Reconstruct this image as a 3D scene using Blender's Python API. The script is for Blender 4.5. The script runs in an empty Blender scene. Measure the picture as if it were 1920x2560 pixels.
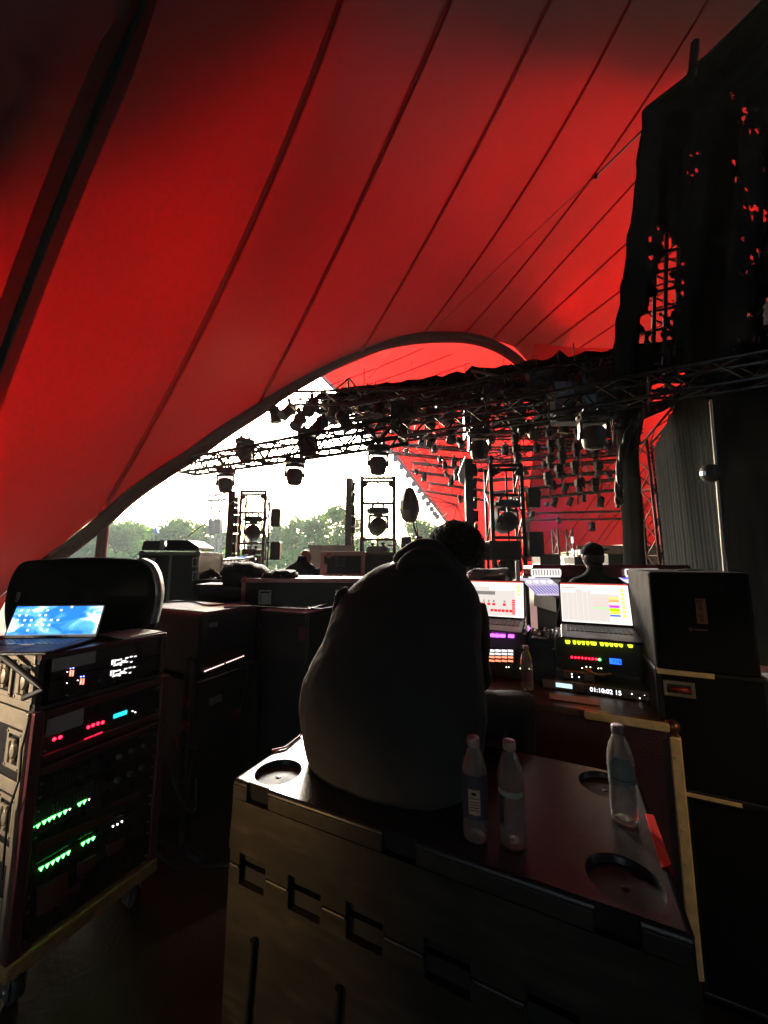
import bpy, bmesh, math, random
from mathutils import Vector, Matrix
R = math.radians
rnd = random.Random(7)
scene = bpy.context.scene
col = scene.collection

# ---------------- camera ----------------
CAM_H = 1.65
FPX = 924.0                       # focal length in pixels of the 1920x2560 photograph
PITCH = R(7.4)
cam_data = bpy.data.cameras.new('camera')
cam_data.sensor_fit = 'HORIZONTAL'
cam_data.sensor_width = 36.0
cam_data.lens = 36.0 * FPX / 1920.0
cam_data.clip_start = 0.02
cam_data.clip_end = 3000
cam = bpy.data.objects.new('camera', cam_data)
cam.location = (0, 0, CAM_H)
cam.rotation_euler = (R(90) + PITCH, 0, 0)
col.objects.link(cam)
scene.camera = cam

# ---------------- sky, sun, exposure ----------------
SUN_EL, SUN_AZ = R(20), R(-10)     # azimuth from +Y towards +X
world = bpy.data.worlds.new('World')
scene.world = world
world.use_nodes = True
wn = world.node_tree
wn.nodes.clear()
sky = wn.nodes.new('ShaderNodeTexSky')
sky.sky_type = 'NISHITA'
sky.sun_disc = False
sky.sun_elevation = SUN_EL
sky.sun_rotation = SUN_AZ
sky.altitude = 50
sky.air_density = 1.0
sky.dust_density = 6.0
sky.ozone_density = 1.0
bg = wn.nodes.new('ShaderNodeBackground')
bg.inputs['Strength'].default_value = 0.12
wo = wn.nodes.new('ShaderNodeOutputWorld')
wn.links.new(sky.outputs[0], bg.inputs[0])
wn.links.new(bg.outputs[0], wo.inputs[0])
sd = bpy.data.lights.new('sun', 'SUN')
sd.energy = 1.05
sd.angle = R(11)
sd.color = (1.0, 0.97, 0.92)
sun = bpy.data.objects.new('sun', sd)
dirv = Vector((math.sin(SUN_AZ) * math.cos(SUN_EL), math.cos(SUN_AZ) * math.cos(SUN_EL), math.sin(SUN_EL)))
sun.rotation_euler = dirv.to_track_quat('Z', 'Y').to_euler()
sun.location = dirv * 60
col.objects.link(sun)
scene.view_settings.view_transform = 'Standard'
scene.view_settings.look = 'None'
scene.view_settings.exposure = 3.3
scene.view_settings.gamma = 1.0
scene.render.engine = 'CYCLES'
cy = scene.cycles
cy.use_denoising = True
cy.use_adaptive_sampling = True
cy.max_bounces = 8
cy.diffuse_bounces = 4
cy.glossy_bounces = 4
cy.transmission_bounces = 8
cy.transparent_max_bounces = 12
cy.caustics_reflective = False
cy.caustics_refractive = False
cy.sample_clamp_indirect = 6.0

# ---------------- placement helpers ----------------
def ray(px, py):
    x = (px - 960) / FPX; y = (1280 - py) / FPX
    return Vector((x, math.cos(PITCH) - y * math.sin(PITCH), y * math.cos(PITCH) + math.sin(PITCH)))
def W(px, py, y=None, z=None):
    """point of the world seen at a pixel of the photograph, at a known distance y or height z"""
    d = ray(px, py)
    t = y / d.y if y is not None else (z - CAM_H) / d.z
    return Vector((0, 0, CAM_H)) + d * t
GA = R(-25.5)                      # the backstage gear is laid out on a grid turned by this angle
E1 = Vector((math.cos(GA), math.sin(GA), 0)); E2 = Vector((-math.sin(GA), math.cos(GA), 0))
GM = Matrix.Rotation(GA, 4, 'Z')
def G(u, v, z): return E1 * u + E2 * v + Vector((0, 0, z))
def L(px, py, u=None, v=None, z=None):
    """same, in grid coordinates"""
    d = ray(px, py); du = d.dot(E1); dv = d.dot(E2)
    t = u / du if u is not None else v / dv if v is not None else (z - CAM_H) / d.z
    return Vector((du * t, dv * t, CAM_H + d.z * t))

ES = 0.2                          # screens and indicator lights, relative to the exposure
# ---------------- materials ----------------
MATS = {}
def nodes_of(name):
    m = bpy.data.materials.new(name); m.use_nodes = True
    nt = m.node_tree; nt.nodes.clear()
    return m, nt
def N(nt, t, **kw):
    n = nt.nodes.new(t)
    for k, v in kw.items():
        if k in n.inputs.keys(): n.inputs[k].default_value = v
        else: setattr(n, k, v)
    return n
def mat(name, base, rough=0.5, metal=0.0, var=0.25, scale=6.0, bump=0.0, bscale=60.0, spec=0.5, rvar=0.15, coat=0.0, detail=4.0, sheen=0.0):
    if name in MATS: return MATS[name]
    m, nt = nodes_of(name)
    out = N(nt, 'ShaderNodeOutputMaterial'); p = N(nt, 'ShaderNodeBsdfPrincipled')
    p.inputs['Metallic'].default_value = metal
    p.inputs['Specular IOR Level'].default_value = spec
    p.inputs['Coat Weight'].default_value = coat
    p.inputs['Sheen Weight'].default_value = sheen
    tc = N(nt, 'ShaderNodeTexCoord')
    nz = N(nt, 'ShaderNodeTexNoise'); nz.inputs['Scale'].default_value = scale; nz.inputs['Detail'].default_value = detail
    nt.links.new(tc.outputs['Object'], nz.inputs['Vector'])
    mr = N(nt, 'ShaderNodeMapRange'); mr.inputs['To Min'].default_value = 1 - var; mr.inputs['To Max'].default_value = 1 + var
    nt.links.new(nz.outputs['Fac'], mr.inputs['Value'])
    mx = N(nt, 'ShaderNodeVectorMath', operation='SCALE'); mx.inputs[0].default_value = base[:3]
    nt.links.new(mr.outputs[0], mx.inputs['Scale'])
    nt.links.new(mx.outputs[0], p.inputs['Base Color'])
    rr = N(nt, 'ShaderNodeMapRange'); rr.inputs['To Min'].default_value = max(0.02, rough - rvar); rr.inputs['To Max'].default_value = min(1, rough + rvar)
    n2 = N(nt, 'ShaderNodeTexNoise'); n2.inputs['Scale'].default_value = scale * 2.3; n2.inputs['Detail'].default_value = 6
    nt.links.new(tc.outputs['Object'], n2.inputs['Vector'])
    nt.links.new(n2.outputs['Fac'], rr.inputs['Value']); nt.links.new(rr.outputs[0], p.inputs['Roughness'])
    if bump:
        b = N(nt, 'ShaderNodeBump'); b.inputs['Strength'].default_value = bump; b.inputs['Distance'].default_value = 0.01
        n3 = N(nt, 'ShaderNodeTexNoise'); n3.inputs['Scale'].default_value = bscale; n3.inputs['Detail'].default_value = 3
        nt.links.new(tc.outputs['Object'], n3.inputs['Vector']); nt.links.new(n3.outputs['Fac'], b.inputs['Height'])
        nt.links.new(b.outputs[0], p.inputs['Normal'])
    nt.links.new(p.outputs[0], out.inputs[0])
    MATS[name] = m
    return m
def emit(name, c, s):
    if name in MATS: return MATS[name]
    m, nt = nodes_of(name)
    out = N(nt, 'ShaderNodeOutputMaterial'); e = N(nt, 'ShaderNodeEmission')
    e.inputs[0].default_value = (*c, 1); e.inputs[1].default_value = s * ES
    nt.links.new(e.outputs[0], out.inputs[0])
    MATS[name] = m
    return m
def canvas(name, col_t, col_d, gl=0.12, rough=0.42, tw=0.5):
    """coated tent canvas: lets coloured light through and has a satin inner face"""
    m, nt = nodes_of(name)
    out = N(nt, 'ShaderNodeOutputMaterial')
    tc = N(nt, 'ShaderNodeTexCoord')
    nz = N(nt, 'ShaderNodeTexNoise', Scale=0.35, Detail=5.0); nt.links.new(tc.outputs['Object'], nz.inputs['Vector'])
    nf = N(nt, 'ShaderNodeTexNoise', Scale=7.0, Detail=10.0, Roughness=0.75); nt.links.new(tc.outputs['Object'], nf.inputs['Vector'])
    mr = N(nt, 'ShaderNodeMapRange'); mr.inputs['To Min'].default_value = 0.72; mr.inputs['To Max'].default_value = 1.28
    nt.links.new(nz.outputs['Fac'], mr.inputs['Value'])
    mf = N(nt, 'ShaderNodeMapRange'); mf.inputs['To Min'].default_value = 0.80; mf.inputs['To Max'].default_value = 1.20
    nt.links.new(nf.outputs['Fac'], mf.inputs['Value'])
    mu = N(nt, 'ShaderNodeMath', operation='MULTIPLY'); nt.links.new(mr.outputs[0], mu.inputs[0]); nt.links.new(mf.outputs[0], mu.inputs[1])
    ct = N(nt, 'ShaderNodeVectorMath', operation='SCALE'); ct.inputs[0].default_value = col_t; nt.links.new(mu.outputs[0], ct.inputs['Scale'])
    t = N(nt, 'ShaderNodeBsdfTranslucent'); nt.links.new(ct.outputs[0], t.inputs[0])
    d = N(nt, 'ShaderNodeBsdfDiffuse'); d.inputs[0].default_value = (*col_d, 1)
    g = N(nt, 'ShaderNodeBsdfGlossy'); g.inputs['Roughness'].default_value = rough; g.inputs[0].default_value = (1, 0.55, 0.53, 1)
    b = N(nt, 'ShaderNodeBump'); b.inputs['Strength'].default_value = 0.35; b.inputs['Distance'].default_value = 0.05
    nb = N(nt, 'ShaderNodeTexNoise', Scale=1.6, Detail=4.0); nt.links.new(tc.outputs['Object'], nb.inputs['Vector'])
    nt.links.new(nb.outputs['Fac'], b.inputs['Height']); nt.links.new(b.outputs[0], g.inputs['Normal'])
    m1 = N(nt, 'ShaderNodeMixShader'); m1.inputs[0].default_value = tw
    nt.links.new(d.outputs[0], m1.inputs[1]); nt.links.new(t.outputs[0], m1.inputs[2])
    m2 = N(nt, 'ShaderNodeMixShader'); m2.inputs[0].default_value = gl
    nt.links.new(m1.outputs[0], m2.inputs[1]); nt.links.new(g.outputs[0], m2.inputs[2])
    nt.links.new(m2.outputs[0], out.inputs[0])
    MATS[name] = m
    return m

# ---------------- mesh helpers ----------------
def worn(name, base, edge):
    m, nt = nodes_of(name); out = N(nt, 'ShaderNodeOutputMaterial'); p = N(nt, 'ShaderNodeBsdfPrincipled'); tc = N(nt, 'ShaderNodeTexCoord')
    mp = N(nt, 'ShaderNodeMapping'); mp.inputs['Scale'].default_value = (9, 9, 45); nt.links.new(tc.outputs['Object'], mp.inputs[0])
    n1 = N(nt, 'ShaderNodeTexNoise', Scale=1.0, Detail=4.0); nt.links.new(mp.outputs[0], n1.inputs['Vector'])
    n2 = N(nt, 'ShaderNodeTexNoise', Scale=4.0, Detail=8.0, Roughness=0.7); nt.links.new(tc.outputs['Object'], n2.inputs['Vector'])
    mu = N(nt, 'ShaderNodeMath', operation='MULTIPLY'); nt.links.new(n1.outputs['Fac'], mu.inputs[0]); nt.links.new(n2.outputs['Fac'], mu.inputs[1])
    cr = N(nt, 'ShaderNodeValToRGB'); e = cr.color_ramp.elements; e[0].position = .14; e[0].color = (*[c * .6 for c in base], 1); e[1].position = .42; e[1].color = (*edge, 1)
    x = e.new(.28); x.color = (*base, 1)
    nt.links.new(mu.outputs[0], cr.inputs[0]); nt.links.new(cr.outputs[0], p.inputs['Base Color'])
    mr = N(nt, 'ShaderNodeMapRange'); mr.inputs['To Min'].default_value = .30; mr.inputs['To Max'].default_value = .62; nt.links.new(n2.outputs['Fac'], mr.inputs['Value']); nt.links.new(mr.outputs[0], p.inputs['Roughness'])
    b = N(nt, 'ShaderNodeBump'); b.inputs['Strength'].default_value = .25; b.inputs['Distance'].default_value = .003; nt.links.new(n1.outputs['Fac'], b.inputs['Height']); nt.links.new(b.outputs[0], p.inputs['Normal'])
    nt.links.new(p.outputs[0], out.inputs[0]); MATS[name] = m
    return m
class MB:
    """collects shapes; build() links them as ONE mesh object. grid=True: coordinates are grid coordinates"""
    def __init__(s, grid=False): s.v = []; s.f = []; s.mi = []; s.sm = []; s.grid = grid; s.cur = 0
    def add(s, vs, fs, smooth=False):
        n = len(s.v); s.v += [Vector(v) for v in vs]
        for f in fs: s.f.append([n + i for i in f]); s.mi.append(s.cur); s.sm.append(smooth)
        return s
    def box(s, c, size, rot=None, taper=1.0, M=None):
        x, y, z = (a / 2 for a in size); c = Vector(c)
        vs = [Vector((sx * x * (taper if sz > 0 else 1), sy * y * (taper if sz > 0 else 1), sz * z)) for sz in (-1, 1) for sx, sy in ((-1, -1), (1, -1), (1, 1), (-1, 1))]
        if rot is not None:
            m = rot if isinstance(rot, Matrix) else Matrix.Rotation(rot[0], 3, 'X') if False else (Matrix.Rotation(rot[2], 3, 'Z') @ Matrix.Rotation(rot[1], 3, 'Y') @ Matrix.Rotation(rot[0], 3, 'X'))
            vs = [m @ v for v in vs]
        return s.add([c + v for v in vs], [(3, 2, 1, 0), (4, 5, 6, 7), (0, 1, 5, 4), (1, 2, 6, 5), (2, 3, 7, 6), (3, 0, 4, 7)])
    def bb(s, a, b):                                # box between two corners
        a = Vector(a); b = Vector(b)
        return s.box((a + b) / 2, [abs(q) for q in (b - a)])
    def rbox(s, a, b, r=0.01, axis=2, seg=4):       # box with rounded edges along one axis, and eased ends
        a = Vector(a); b = Vector(b); lo = Vector([min(a[i], b[i]) for i in range(3)]); hi = Vector([max(a[i], b[i]) for i in range(3)])
        i, j = [k for k in range(3) if k != axis]
        def ring(rr, ins, w):
            pts = []
            for cx, cy, a0 in ((hi[i], hi[j], 0), (lo[i], hi[j], 90), (lo[i], lo[j], 180), (hi[i], lo[j], 270)):
                sx = 1 if a0 in (0, 270) else -1; sy = 1 if a0 in (0, 90) else -1
                for k in range(seg + 1):
                    t = R(a0 + 90 * k / seg); p = [0, 0, 0]
                    p[i] = cx - sx * r + (r - ins) * math.cos(t); p[j] = cy - sy * r + (r - ins) * math.sin(t); p[axis] = w
                    pts.append(p)
            return pts
        e = r * 0.35
        rings = [ring(r, e, lo[axis]), ring(r, 0, lo[axis] + e), ring(r, 0, hi[axis] - e), ring(r, e, hi[axis])]
        n = len(rings[0]); vs = [p for q in rings for p in q]
        fs = [(k * n + q, k * n + (q + 1) % n, (k + 1) * n + (q + 1) % n, (k + 1) * n + q) for k in range(3) for q in range(n)]
        fs += [tuple(reversed(range(n))), tuple(range(3 * n, 4 * n))]
        return s.add(vs, fs)
    def cyl(s, p0, p1, r, n=8, r2=None, cap=True, smooth=True):
        p0 = Vector(p0); p1 = Vector(p1); d = p1 - p0
        if d.length < 1e-6: return s
        q = d.to_track_quat('Z', 'Y').to_matrix(); r2 = r if r2 is None else r2
        vs = [p0 + q @ Vector((math.cos(2 * math.pi * k / n) * r, math.sin(2 * math.pi * k / n) * r, 0)) for k in range(n)]
        vs += [p1 + q @ Vector((math.cos(2 * math.pi * k / n) * r2, math.sin(2 * math.pi * k / n) * r2, 0)) for k in range(n)]
        s.add(vs, [(k, (k + 1) % n, n + (k + 1) % n, n + k) for k in range(n)], smooth and n > 4)
        if cap:
            m = len(s.v) - 2 * n
            s.f += [[m + k for k in reversed(range(n))], [m + n + k for k in range(n)]]; s.mi += [s.cur] * 2; s.sm += [False] * 2
        return s
    def tube(s, pts, r, n=8, cap=True, flat=None):
        """swept tube; r a number or a list; flat scales one cross axis"""
        pts = [Vector(p) for p in pts]; m = len(pts)
        rs = r if isinstance(r, (list, tuple)) else [r] * m
        up = Vector((0, 0, 1)); vs = []
        for k, p in enumerate(pts):
            t = (pts[min(k + 1, m - 1)] - pts[max(k - 1, 0)])
            t = t.normalized() if t.length > 1e-9 else Vector((0, 0, 1))
            a = up.cross(t)
            if a.length < 0.15: a = Vector((1, 0, 0)).cross(t)
            if k and a.dot(pa) < 0: a = -a
            a.normalize(); pa = a; b = t.cross(a).normalized()
            fl = flat or 1.0
            for j in range(n):
                an = 2 * math.pi * j / n
                vs.append(p + a * (math.cos(an) * rs[k]) + b * (math.sin(an) * rs[k] * fl))
        fs = [(k * n + j, k * n + (j + 1) % n, (k + 1) * n + (j + 1) % n, (k + 1) * n + j) for k in range(m - 1) for j in range(n)]
        s.add(vs, fs, True)
        if cap: s.add(vs[:n], [tuple(reversed(range(n)))]); s.add(vs[-n:], [tuple(range(n))])
        return s
    def lathe(s, c, prof, n=24, axis=None, smooth=True, sx=1, sy=1, cap=True):
        c = Vector(c); q = Vector(axis).to_track_quat('Z', 'Y').to_matrix() if axis is not None else Matrix.Identity(3)
        vs = [c + q @ Vector((math.cos(2 * math.pi * j / n) * r * sx, math.sin(2 * math.pi * j / n) * r * sy, z)) for r, z in prof for j in range(n)]
        m = len(prof)
        s.add(vs, [(k * n + j, k * n + (j + 1) % n, (k + 1) * n + (j + 1) % n, (k + 1) * n + j) for k in range(m - 1) for j in range(n)], smooth)
        if cap:
            s.add(vs[:n], [tuple(reversed(range(n)))]); s.add(vs[-n:], [tuple(range(n))])
        return s
    def ell(s, c, r, n=16, m=10, rot=None):
        c = Vector(c); vs = []; fs = []
        for i in range(m + 1):
            t = math.pi * i / m
            for j in range(n):
                a = 2 * math.pi * j / n
                v = Vector((r[0] * math.sin(t) * math.cos(a), r[1] * math.sin(t) * math.sin(a), -r[2] * math.cos(t)))
                if rot is not None: v = rot @ v
                vs.append(c + v)
        for i in range(m):
            for j in range(n): fs.append((i * n + j, i * n + (j + 1) % n, (i + 1) * n + (j + 1) % n, (i + 1) * n + j))
        return s.add(vs, fs, True)
    def quad(s, *p): return s.add(p, [tuple(range(len(p)))])
    def sheet(s, rows, smooth=True):
        n = len(rows[0]); vs = [p for r in rows for p in r]
        return s.add(vs, [(i * n + j, i * n + j + 1, (i + 1) * n + j + 1, (i + 1) * n + j) for i in range(len(rows) - 1) for j in range(n - 1)], smooth)
    def build(s, name, m, parent=None, bevel=0, solid=0, sub=0, weld=False, remesh=0):
        M = Matrix.Identity(4)
        if parent is not None and parent in MW: M = MW[parent].inverted()
        if s.grid: M = M @ GM
        me = bpy.data.meshes.new(name)
        me.from_pydata([M @ v for v in s.v], [], s.f)
        for mm in (m if isinstance(m, (list, tuple)) else [m]): me.materials.append(mm)
        for p, k, sm in zip(me.polygons, s.mi, s.sm): p.material_index = k; p.use_smooth = sm
        bm = bmesh.new(); bm.from_mesh(me)
        if weld: bmesh.ops.remove_doubles(bm, verts=bm.verts, dist=1e-4)
        bmesh.ops.recalc_face_normals(bm, faces=bm.faces)
        bm.to_mesh(me); bm.free(); me.update()
        o = bpy.data.objects.new(name, me); col.objects.link(o)
        if parent is not None: o.parent = parent
        MW[o] = MW.get(parent, Matrix.Identity(4)) if parent is not None else Matrix.Identity(4)
        if remesh:
            r_ = o.modifiers.new('r', 'REMESH'); r_.mode = 'VOXEL'; r_.voxel_size = remesh; r_.use_smooth_shade = True
            sm_ = o.modifiers.new('s', 'SMOOTH'); sm_.factor = 0.5; sm_.iterations = 5
        if bevel:
            b = o.modifiers.new('b', 'BEVEL'); b.width = bevel; b.segments = 2; b.limit_method = 'ANGLE'; b.angle_limit = R(40)
        if solid:
            q = o.modifiers.new('q', 'SOLIDIFY'); q.thickness = solid; q.offset = 0
        if sub:
            q = o.modifiers.new('u', 'SUBSURF'); q.levels = sub; q.render_levels = sub
        return o
MW = {}
def tag(o, label=None, cat=None, group=None, kind=None):
    if label: o['label'] = label
    if cat: o['category'] = cat
    if group: o['group'] = group
    if kind: o['kind'] = kind
    return o
def thing(name, label, cat, loc=(0, 0, 0), rotz=0.0, group=None):
    o = bpy.data.objects.new(name, None); col.objects.link(o)
    o.empty_display_size = 0.1
    o.location = loc; o.rotation_euler = (0, 0, rotz)
    MW[o] = Matrix.Translation(Vector(loc)) @ Matrix.Rotation(rotz, 4, 'Z')
    return tag(o, label, cat, group)
def gthing(name, label, cat, u, v, z, group=None): return thing(name, label, cat, G(u, v, z), GA, group)
def dup(root, loc=None, rotz=None, label=None, group=None, scale=None):
    r = root.copy(); col.objects.link(r)
    if loc is not None: r.location = loc
    if rotz is not None: r.rotation_euler = (0, 0, rotz)
    if scale: r.scale = (scale,) * 3
    if label: r['label'] = label
    if group: r['group'] = group
    kids = []
    for ch in list(root.children):
        c = ch.copy(); col.objects.link(c); c.parent = r; kids.append(c)
        for g in list(ch.children):
            d = g.copy(); col.objects.link(d); d.parent = c
    return r
def FR(o): MW[o] = MW.get(o.parent, Matrix.Identity(4)) @ Matrix.Translation(o.location); return o
def text(s, size, m, loc, M3, name='lettering', parent=None, ext=0.0006, font_w=1.0):
    """writing as thin real letters; M3 turns x (reading), y (up), z (out) into the world; converted to a mesh by hand"""
    cu = bpy.data.curves.new('t', 'FONT'); cu.body = s; cu.size = size; cu.extrude = ext; cu.align_x = 'CENTER'; cu.align_y = 'CENTER'
    to = bpy.data.objects.new('t', cu); col.objects.link(to)
    bpy.context.view_layer.update()
    me = bpy.data.meshes.new_from_object(to.evaluated_get(bpy.context.evaluated_depsgraph_get()))
    bpy.data.objects.remove(to); bpy.data.curves.remove(cu)
    b = MB(); b.add([Vector(loc) + M3 @ Vector((v.co.x * font_w, v.co.y, v.co.z)) for v in me.vertices], [tuple(p.vertices) for p in me.polygons])
    bpy.data.meshes.remove(me)
    return b.build(name, m, parent)
# ---------------- common materials ----------------
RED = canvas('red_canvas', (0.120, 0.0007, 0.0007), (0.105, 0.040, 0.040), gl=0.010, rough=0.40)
SEAM = canvas('red_seam_webbing', (0.30, 0.010, 0.010), (0.035, 0.004, 0.004), gl=0.004)
BLACK = mat('black_plastic', (0.016, 0.016, 0.017), 0.45, bump=0.25, bscale=220)
BLACKM = mat('black_paint', (0.012, 0.012, 0.013), 0.55)
CLOTHB = mat('black_cloth', (0.008, 0.008, 0.009), 0.95, bump=0.4, bscale=90, spec=0.04)
PLY = mat('black_plywood', (0.014, 0.014, 0.016), 0.38, bump=0.35, bscale=140, var=0.35)
ALU = mat('dull_aluminium', (0.42, 0.40, 0.38), 0.36, metal=0.9, var=0.3, scale=18)
ALUR = mat('red_anodised_edging', (0.36, 0.16, 0.15), 0.4, metal=0.5, var=0.3, scale=18)
BRASS = mat('worn_brass_edging', (0.85, 0.62, 0.30), 0.36, metal=0.30, var=0.45, scale=22)
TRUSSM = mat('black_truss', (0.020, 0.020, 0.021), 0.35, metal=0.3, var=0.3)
TRUSSG = mat('grey_truss', (0.035, 0.035, 0.033), 0.8, spec=.1)
TRUSSR = mat('maroon_truss', (0.055, 0.012, 0.012), 0.4, metal=0.3, var=0.3)
DARKG = mat('dark_grey_housing', (0.035, 0.036, 0.038), 0.4)
GLASSL = mat('lens_glass', (0.02, 0.02, 0.024), 0.08, coat=1.0, rvar=0.02)
FLOORM = mat('stage_floor', (0.020, 0.009, 0.006), 0.55, var=0.4, scale=3, bump=0.3, bscale=40)
FIELD = mat('trodden_grass', (0.10, 0.11, 0.055), 0.95, var=0.4, scale=0.4)

# ---------------- ground ----------------
b = MB(); b.quad((-900, -900, -1.5), (900, -900, -1.5), (900, 900, -1.5), (-900, 900, -1.5))
tag(b.build('ground', FIELD), 'flat trodden festival field', kind='structure')
b = MB(); b.bb((-9.2, -7, -1.5), (16, 13.5, 0))
tag(b.build('stage_deck', FLOORM), 'dark stage deck the backstage gear stands on', kind='structure')

# ---------------- tent ----------------
SHADE_Q, SHADE_GAP = 9.6, 2.3
FL_, FR_ = Vector((-9.4, 10.0, 0)), Vector((10.1, 26.0, 0))
bd = FR_ - FL_
def on_plane(px, py):
    d = ray(px, py); n = Vector((bd.y, -bd.x, 0))
    t = n.dot(FL_) / n.dot(d)
    return Vector((0, 0, CAM_H)) + d * t
BEAM_PX = [(20, 1470), (100, 1418), (180, 1365), (260, 1300), (330, 1238), (410, 1182), (480, 1138), (560, 1080), (650, 1022), (700, 985), (770, 943), (840, 905), (900, 877), (970, 857), (1040, 846), (1110, 843), (1170, 846), (1220, 858), (1265, 880), (1305, 912), (1335, 960), (1350, 1030), (1350, 1110), (1340, 1200), (1330, 1300), (1322, 1400)]
beam_pts = [on_plane(*p) for p in BEAM_PX]
tent = thing('canopy_tent', 'huge red translucent festival tent canopy with dark radiating seams and thick arched edge tube', 'tent', (0, 12, 0))
def catmull(P, k=5):
    o = []
    for i in range(len(P) - 1):
        p0, p1, p2, p3 = P[max(i - 1, 0)], P[i], P[i + 1], P[min(i + 2, len(P) - 1)]
        for j in range(k):
            t = j / k
            o.append(0.5 * ((2 * p1) + (p2 - p0) * t + (2 * p0 - 5 * p1 + 4 * p2 - p3) * t * t + (3 * p1 - p0 - 3 * p2 + p3) * t ** 3))
    return o + [P[-1]]
bp = catmull(beam_pts, 5)
bp = [Vector((0, 0, CAM_H)) + (p - Vector((0, 0, CAM_H))) * 0.975 for p in bp]
rad = [0.5 * (0.34 + 0.48 * k / len(bp)) for k in range(len(bp))]
b = MB(); b.tube(bp, rad, 14)
TUBEM = canvas('edge_tube_fabric', (0.02, 0.001, 0.001), (0.060, 0.013, 0.012), gl=0.01, rough=0.5, tw=0.2)
b.build('edge_tube', TUBEM, tent)
# seams: (photo pixels bottom -> top, distance y at bottom (None: on the arch), distance y at top, width)
SEAMS = [
    ([(-560, 1600), (-200, 720), (80, 0)], 7.0, 3.4, 0),
    ([(-250, 1700), (48, 750), (353, 0)], 8.2, 4.0, 0.46),
    ([(250, 1285), (590, 640), (850, 0)], None, 5.2, 0.25),
    ([(637, 1030), (700, 915), (800, 710), (1018, 255), (1125, 0)], None, 6.6, 0.24),
    ([(889, 903), (960, 790), (1035, 655), (1160, 455), (1375, 0)], None, 8.5, 0.24),
    ([(1047, 850), (1130, 712), (1342, 425), (1577, 0)], None, 10.2, 0.22),
    ([(1157, 840), (1300, 650), (1490, 430), (1770, 0)], None, 12.2, 0.22),
    ([(1230, 850), (1400, 662), (1583, 460), (2000, 0)], None, 14.6, 0.25),
    ([(1285, 868), (1420, 745), (1562, 613), (2228, 0)], None, 17.0, 0.25),
    ([(1319, 903), (1430, 815), (1550, 729), (2518, 0)], None, 19.5, 0.25),
    ([(1383, 914), (1460, 862), (1539, 810), (2750, 0)], None, 22, 0.25),
    ([(1450, 925), (1530, 880), (1640, 820), (3000, 0)], None, 24, 0.25),
    ([(1700, 960), (1800, 900), (1900, 850), (3600, 200)], None, 26, 0.0),
]
cols = []
for pxs, yb, yt, wd in SEAMS:
    B = on_plane(*pxs[0]) if yb is None else W(*pxs[0], y=yb)
    T = W(*pxs[-1], y=yt)
    # a quadratic through bottom, middle and top; inverse depth interpolates linearly along it
    p0, p1, p2 = pxs[0], pxs[len(pxs) // 2], pxs[-1]
    d1 = math.hypot(p1[0] - p0[0], p1[1] - p0[1]); d2 = d1 + math.hypot(p2[0] - p1[0], p2[1] - p1[1]); tm = d1 / d2
    P = []
    for k in range(13):
        t = k / 12; l0 = (t - tm) * (t - 1) / tm; l1 = t * (t - 1) / (tm * (tm - 1)); l2 = t * (t - tm) / (1 - tm)
        P.append(W(p0[0] * l0 + p1[0] * l1 + p2[0] * l2, p0[1] * l0 + p1[1] * l1 + p2[1] * l2, y=1 / ((1 - t) / B.y + t / T.y)))
    # resample to 17
    C = catmull(P, 4); m = len(C); S = []
    Ls = [0]
    for a, c in zip(C, C[1:]): Ls.append(Ls[-1] + (c - a).length)
    for q in range(17):
        s = Ls[-1] * q / 16; k = 0
        while k < m - 2 and Ls[k + 1] < s: k += 1
        t = (s - Ls[k]) / max(1e-6, Ls[k + 1] - Ls[k]); S.append(C[k].lerp(C[k + 1], min(1, max(0, t))))
    last = S[-1]
    S += [Vector((last.x * 1.1, last.y - 7, last.z + 1.2)), Vector((last.x * 1.3, min(last.y - 15, -5), last.z * 0.85)), Vector((last.x * 1.4, -9, last.z * 0.7)), Vector((last.x * 1.4, -10, last.z * .62))]
    cols.append(S)
def interp_cols(cols, k):
    out = []
    for i in range(len(cols) - 1):
        for j in range(k):
            t = j / k
            r = []
            for q in range(len(cols[0])):
                p0, p1, p2, p3 = cols[max(i - 1, 0)][q], cols[i][q], cols[i + 1][q], cols[min(i + 2, len(cols) - 1)][q]
                sg = math.sin(math.pi * t)
                c = p1.lerp(p2, t) * 0.6 + 0.4 * (0.5 * ((2 * p1) + (p2 - p0) * t + (2 * p0 - 5 * p1 + 4 * p2 - p3) * t * t + (3 * p1 - p0 - 3 * p2 + p3) * t ** 3))
                r.append(c + Vector((0, 0, 0.012 * sg * (p2 - p1).length)))
            out.append(r)
    return out + [cols[-1]]
left_ground = [Vector((p.x - 3.0, p.y - 0.5, -1.5)) for p in cols[0]]
grid = interp_cols([left_ground] + cols, 4)
b = MB(); b.sheet(grid); b.build('canopy_skin', RED, tent)
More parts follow.
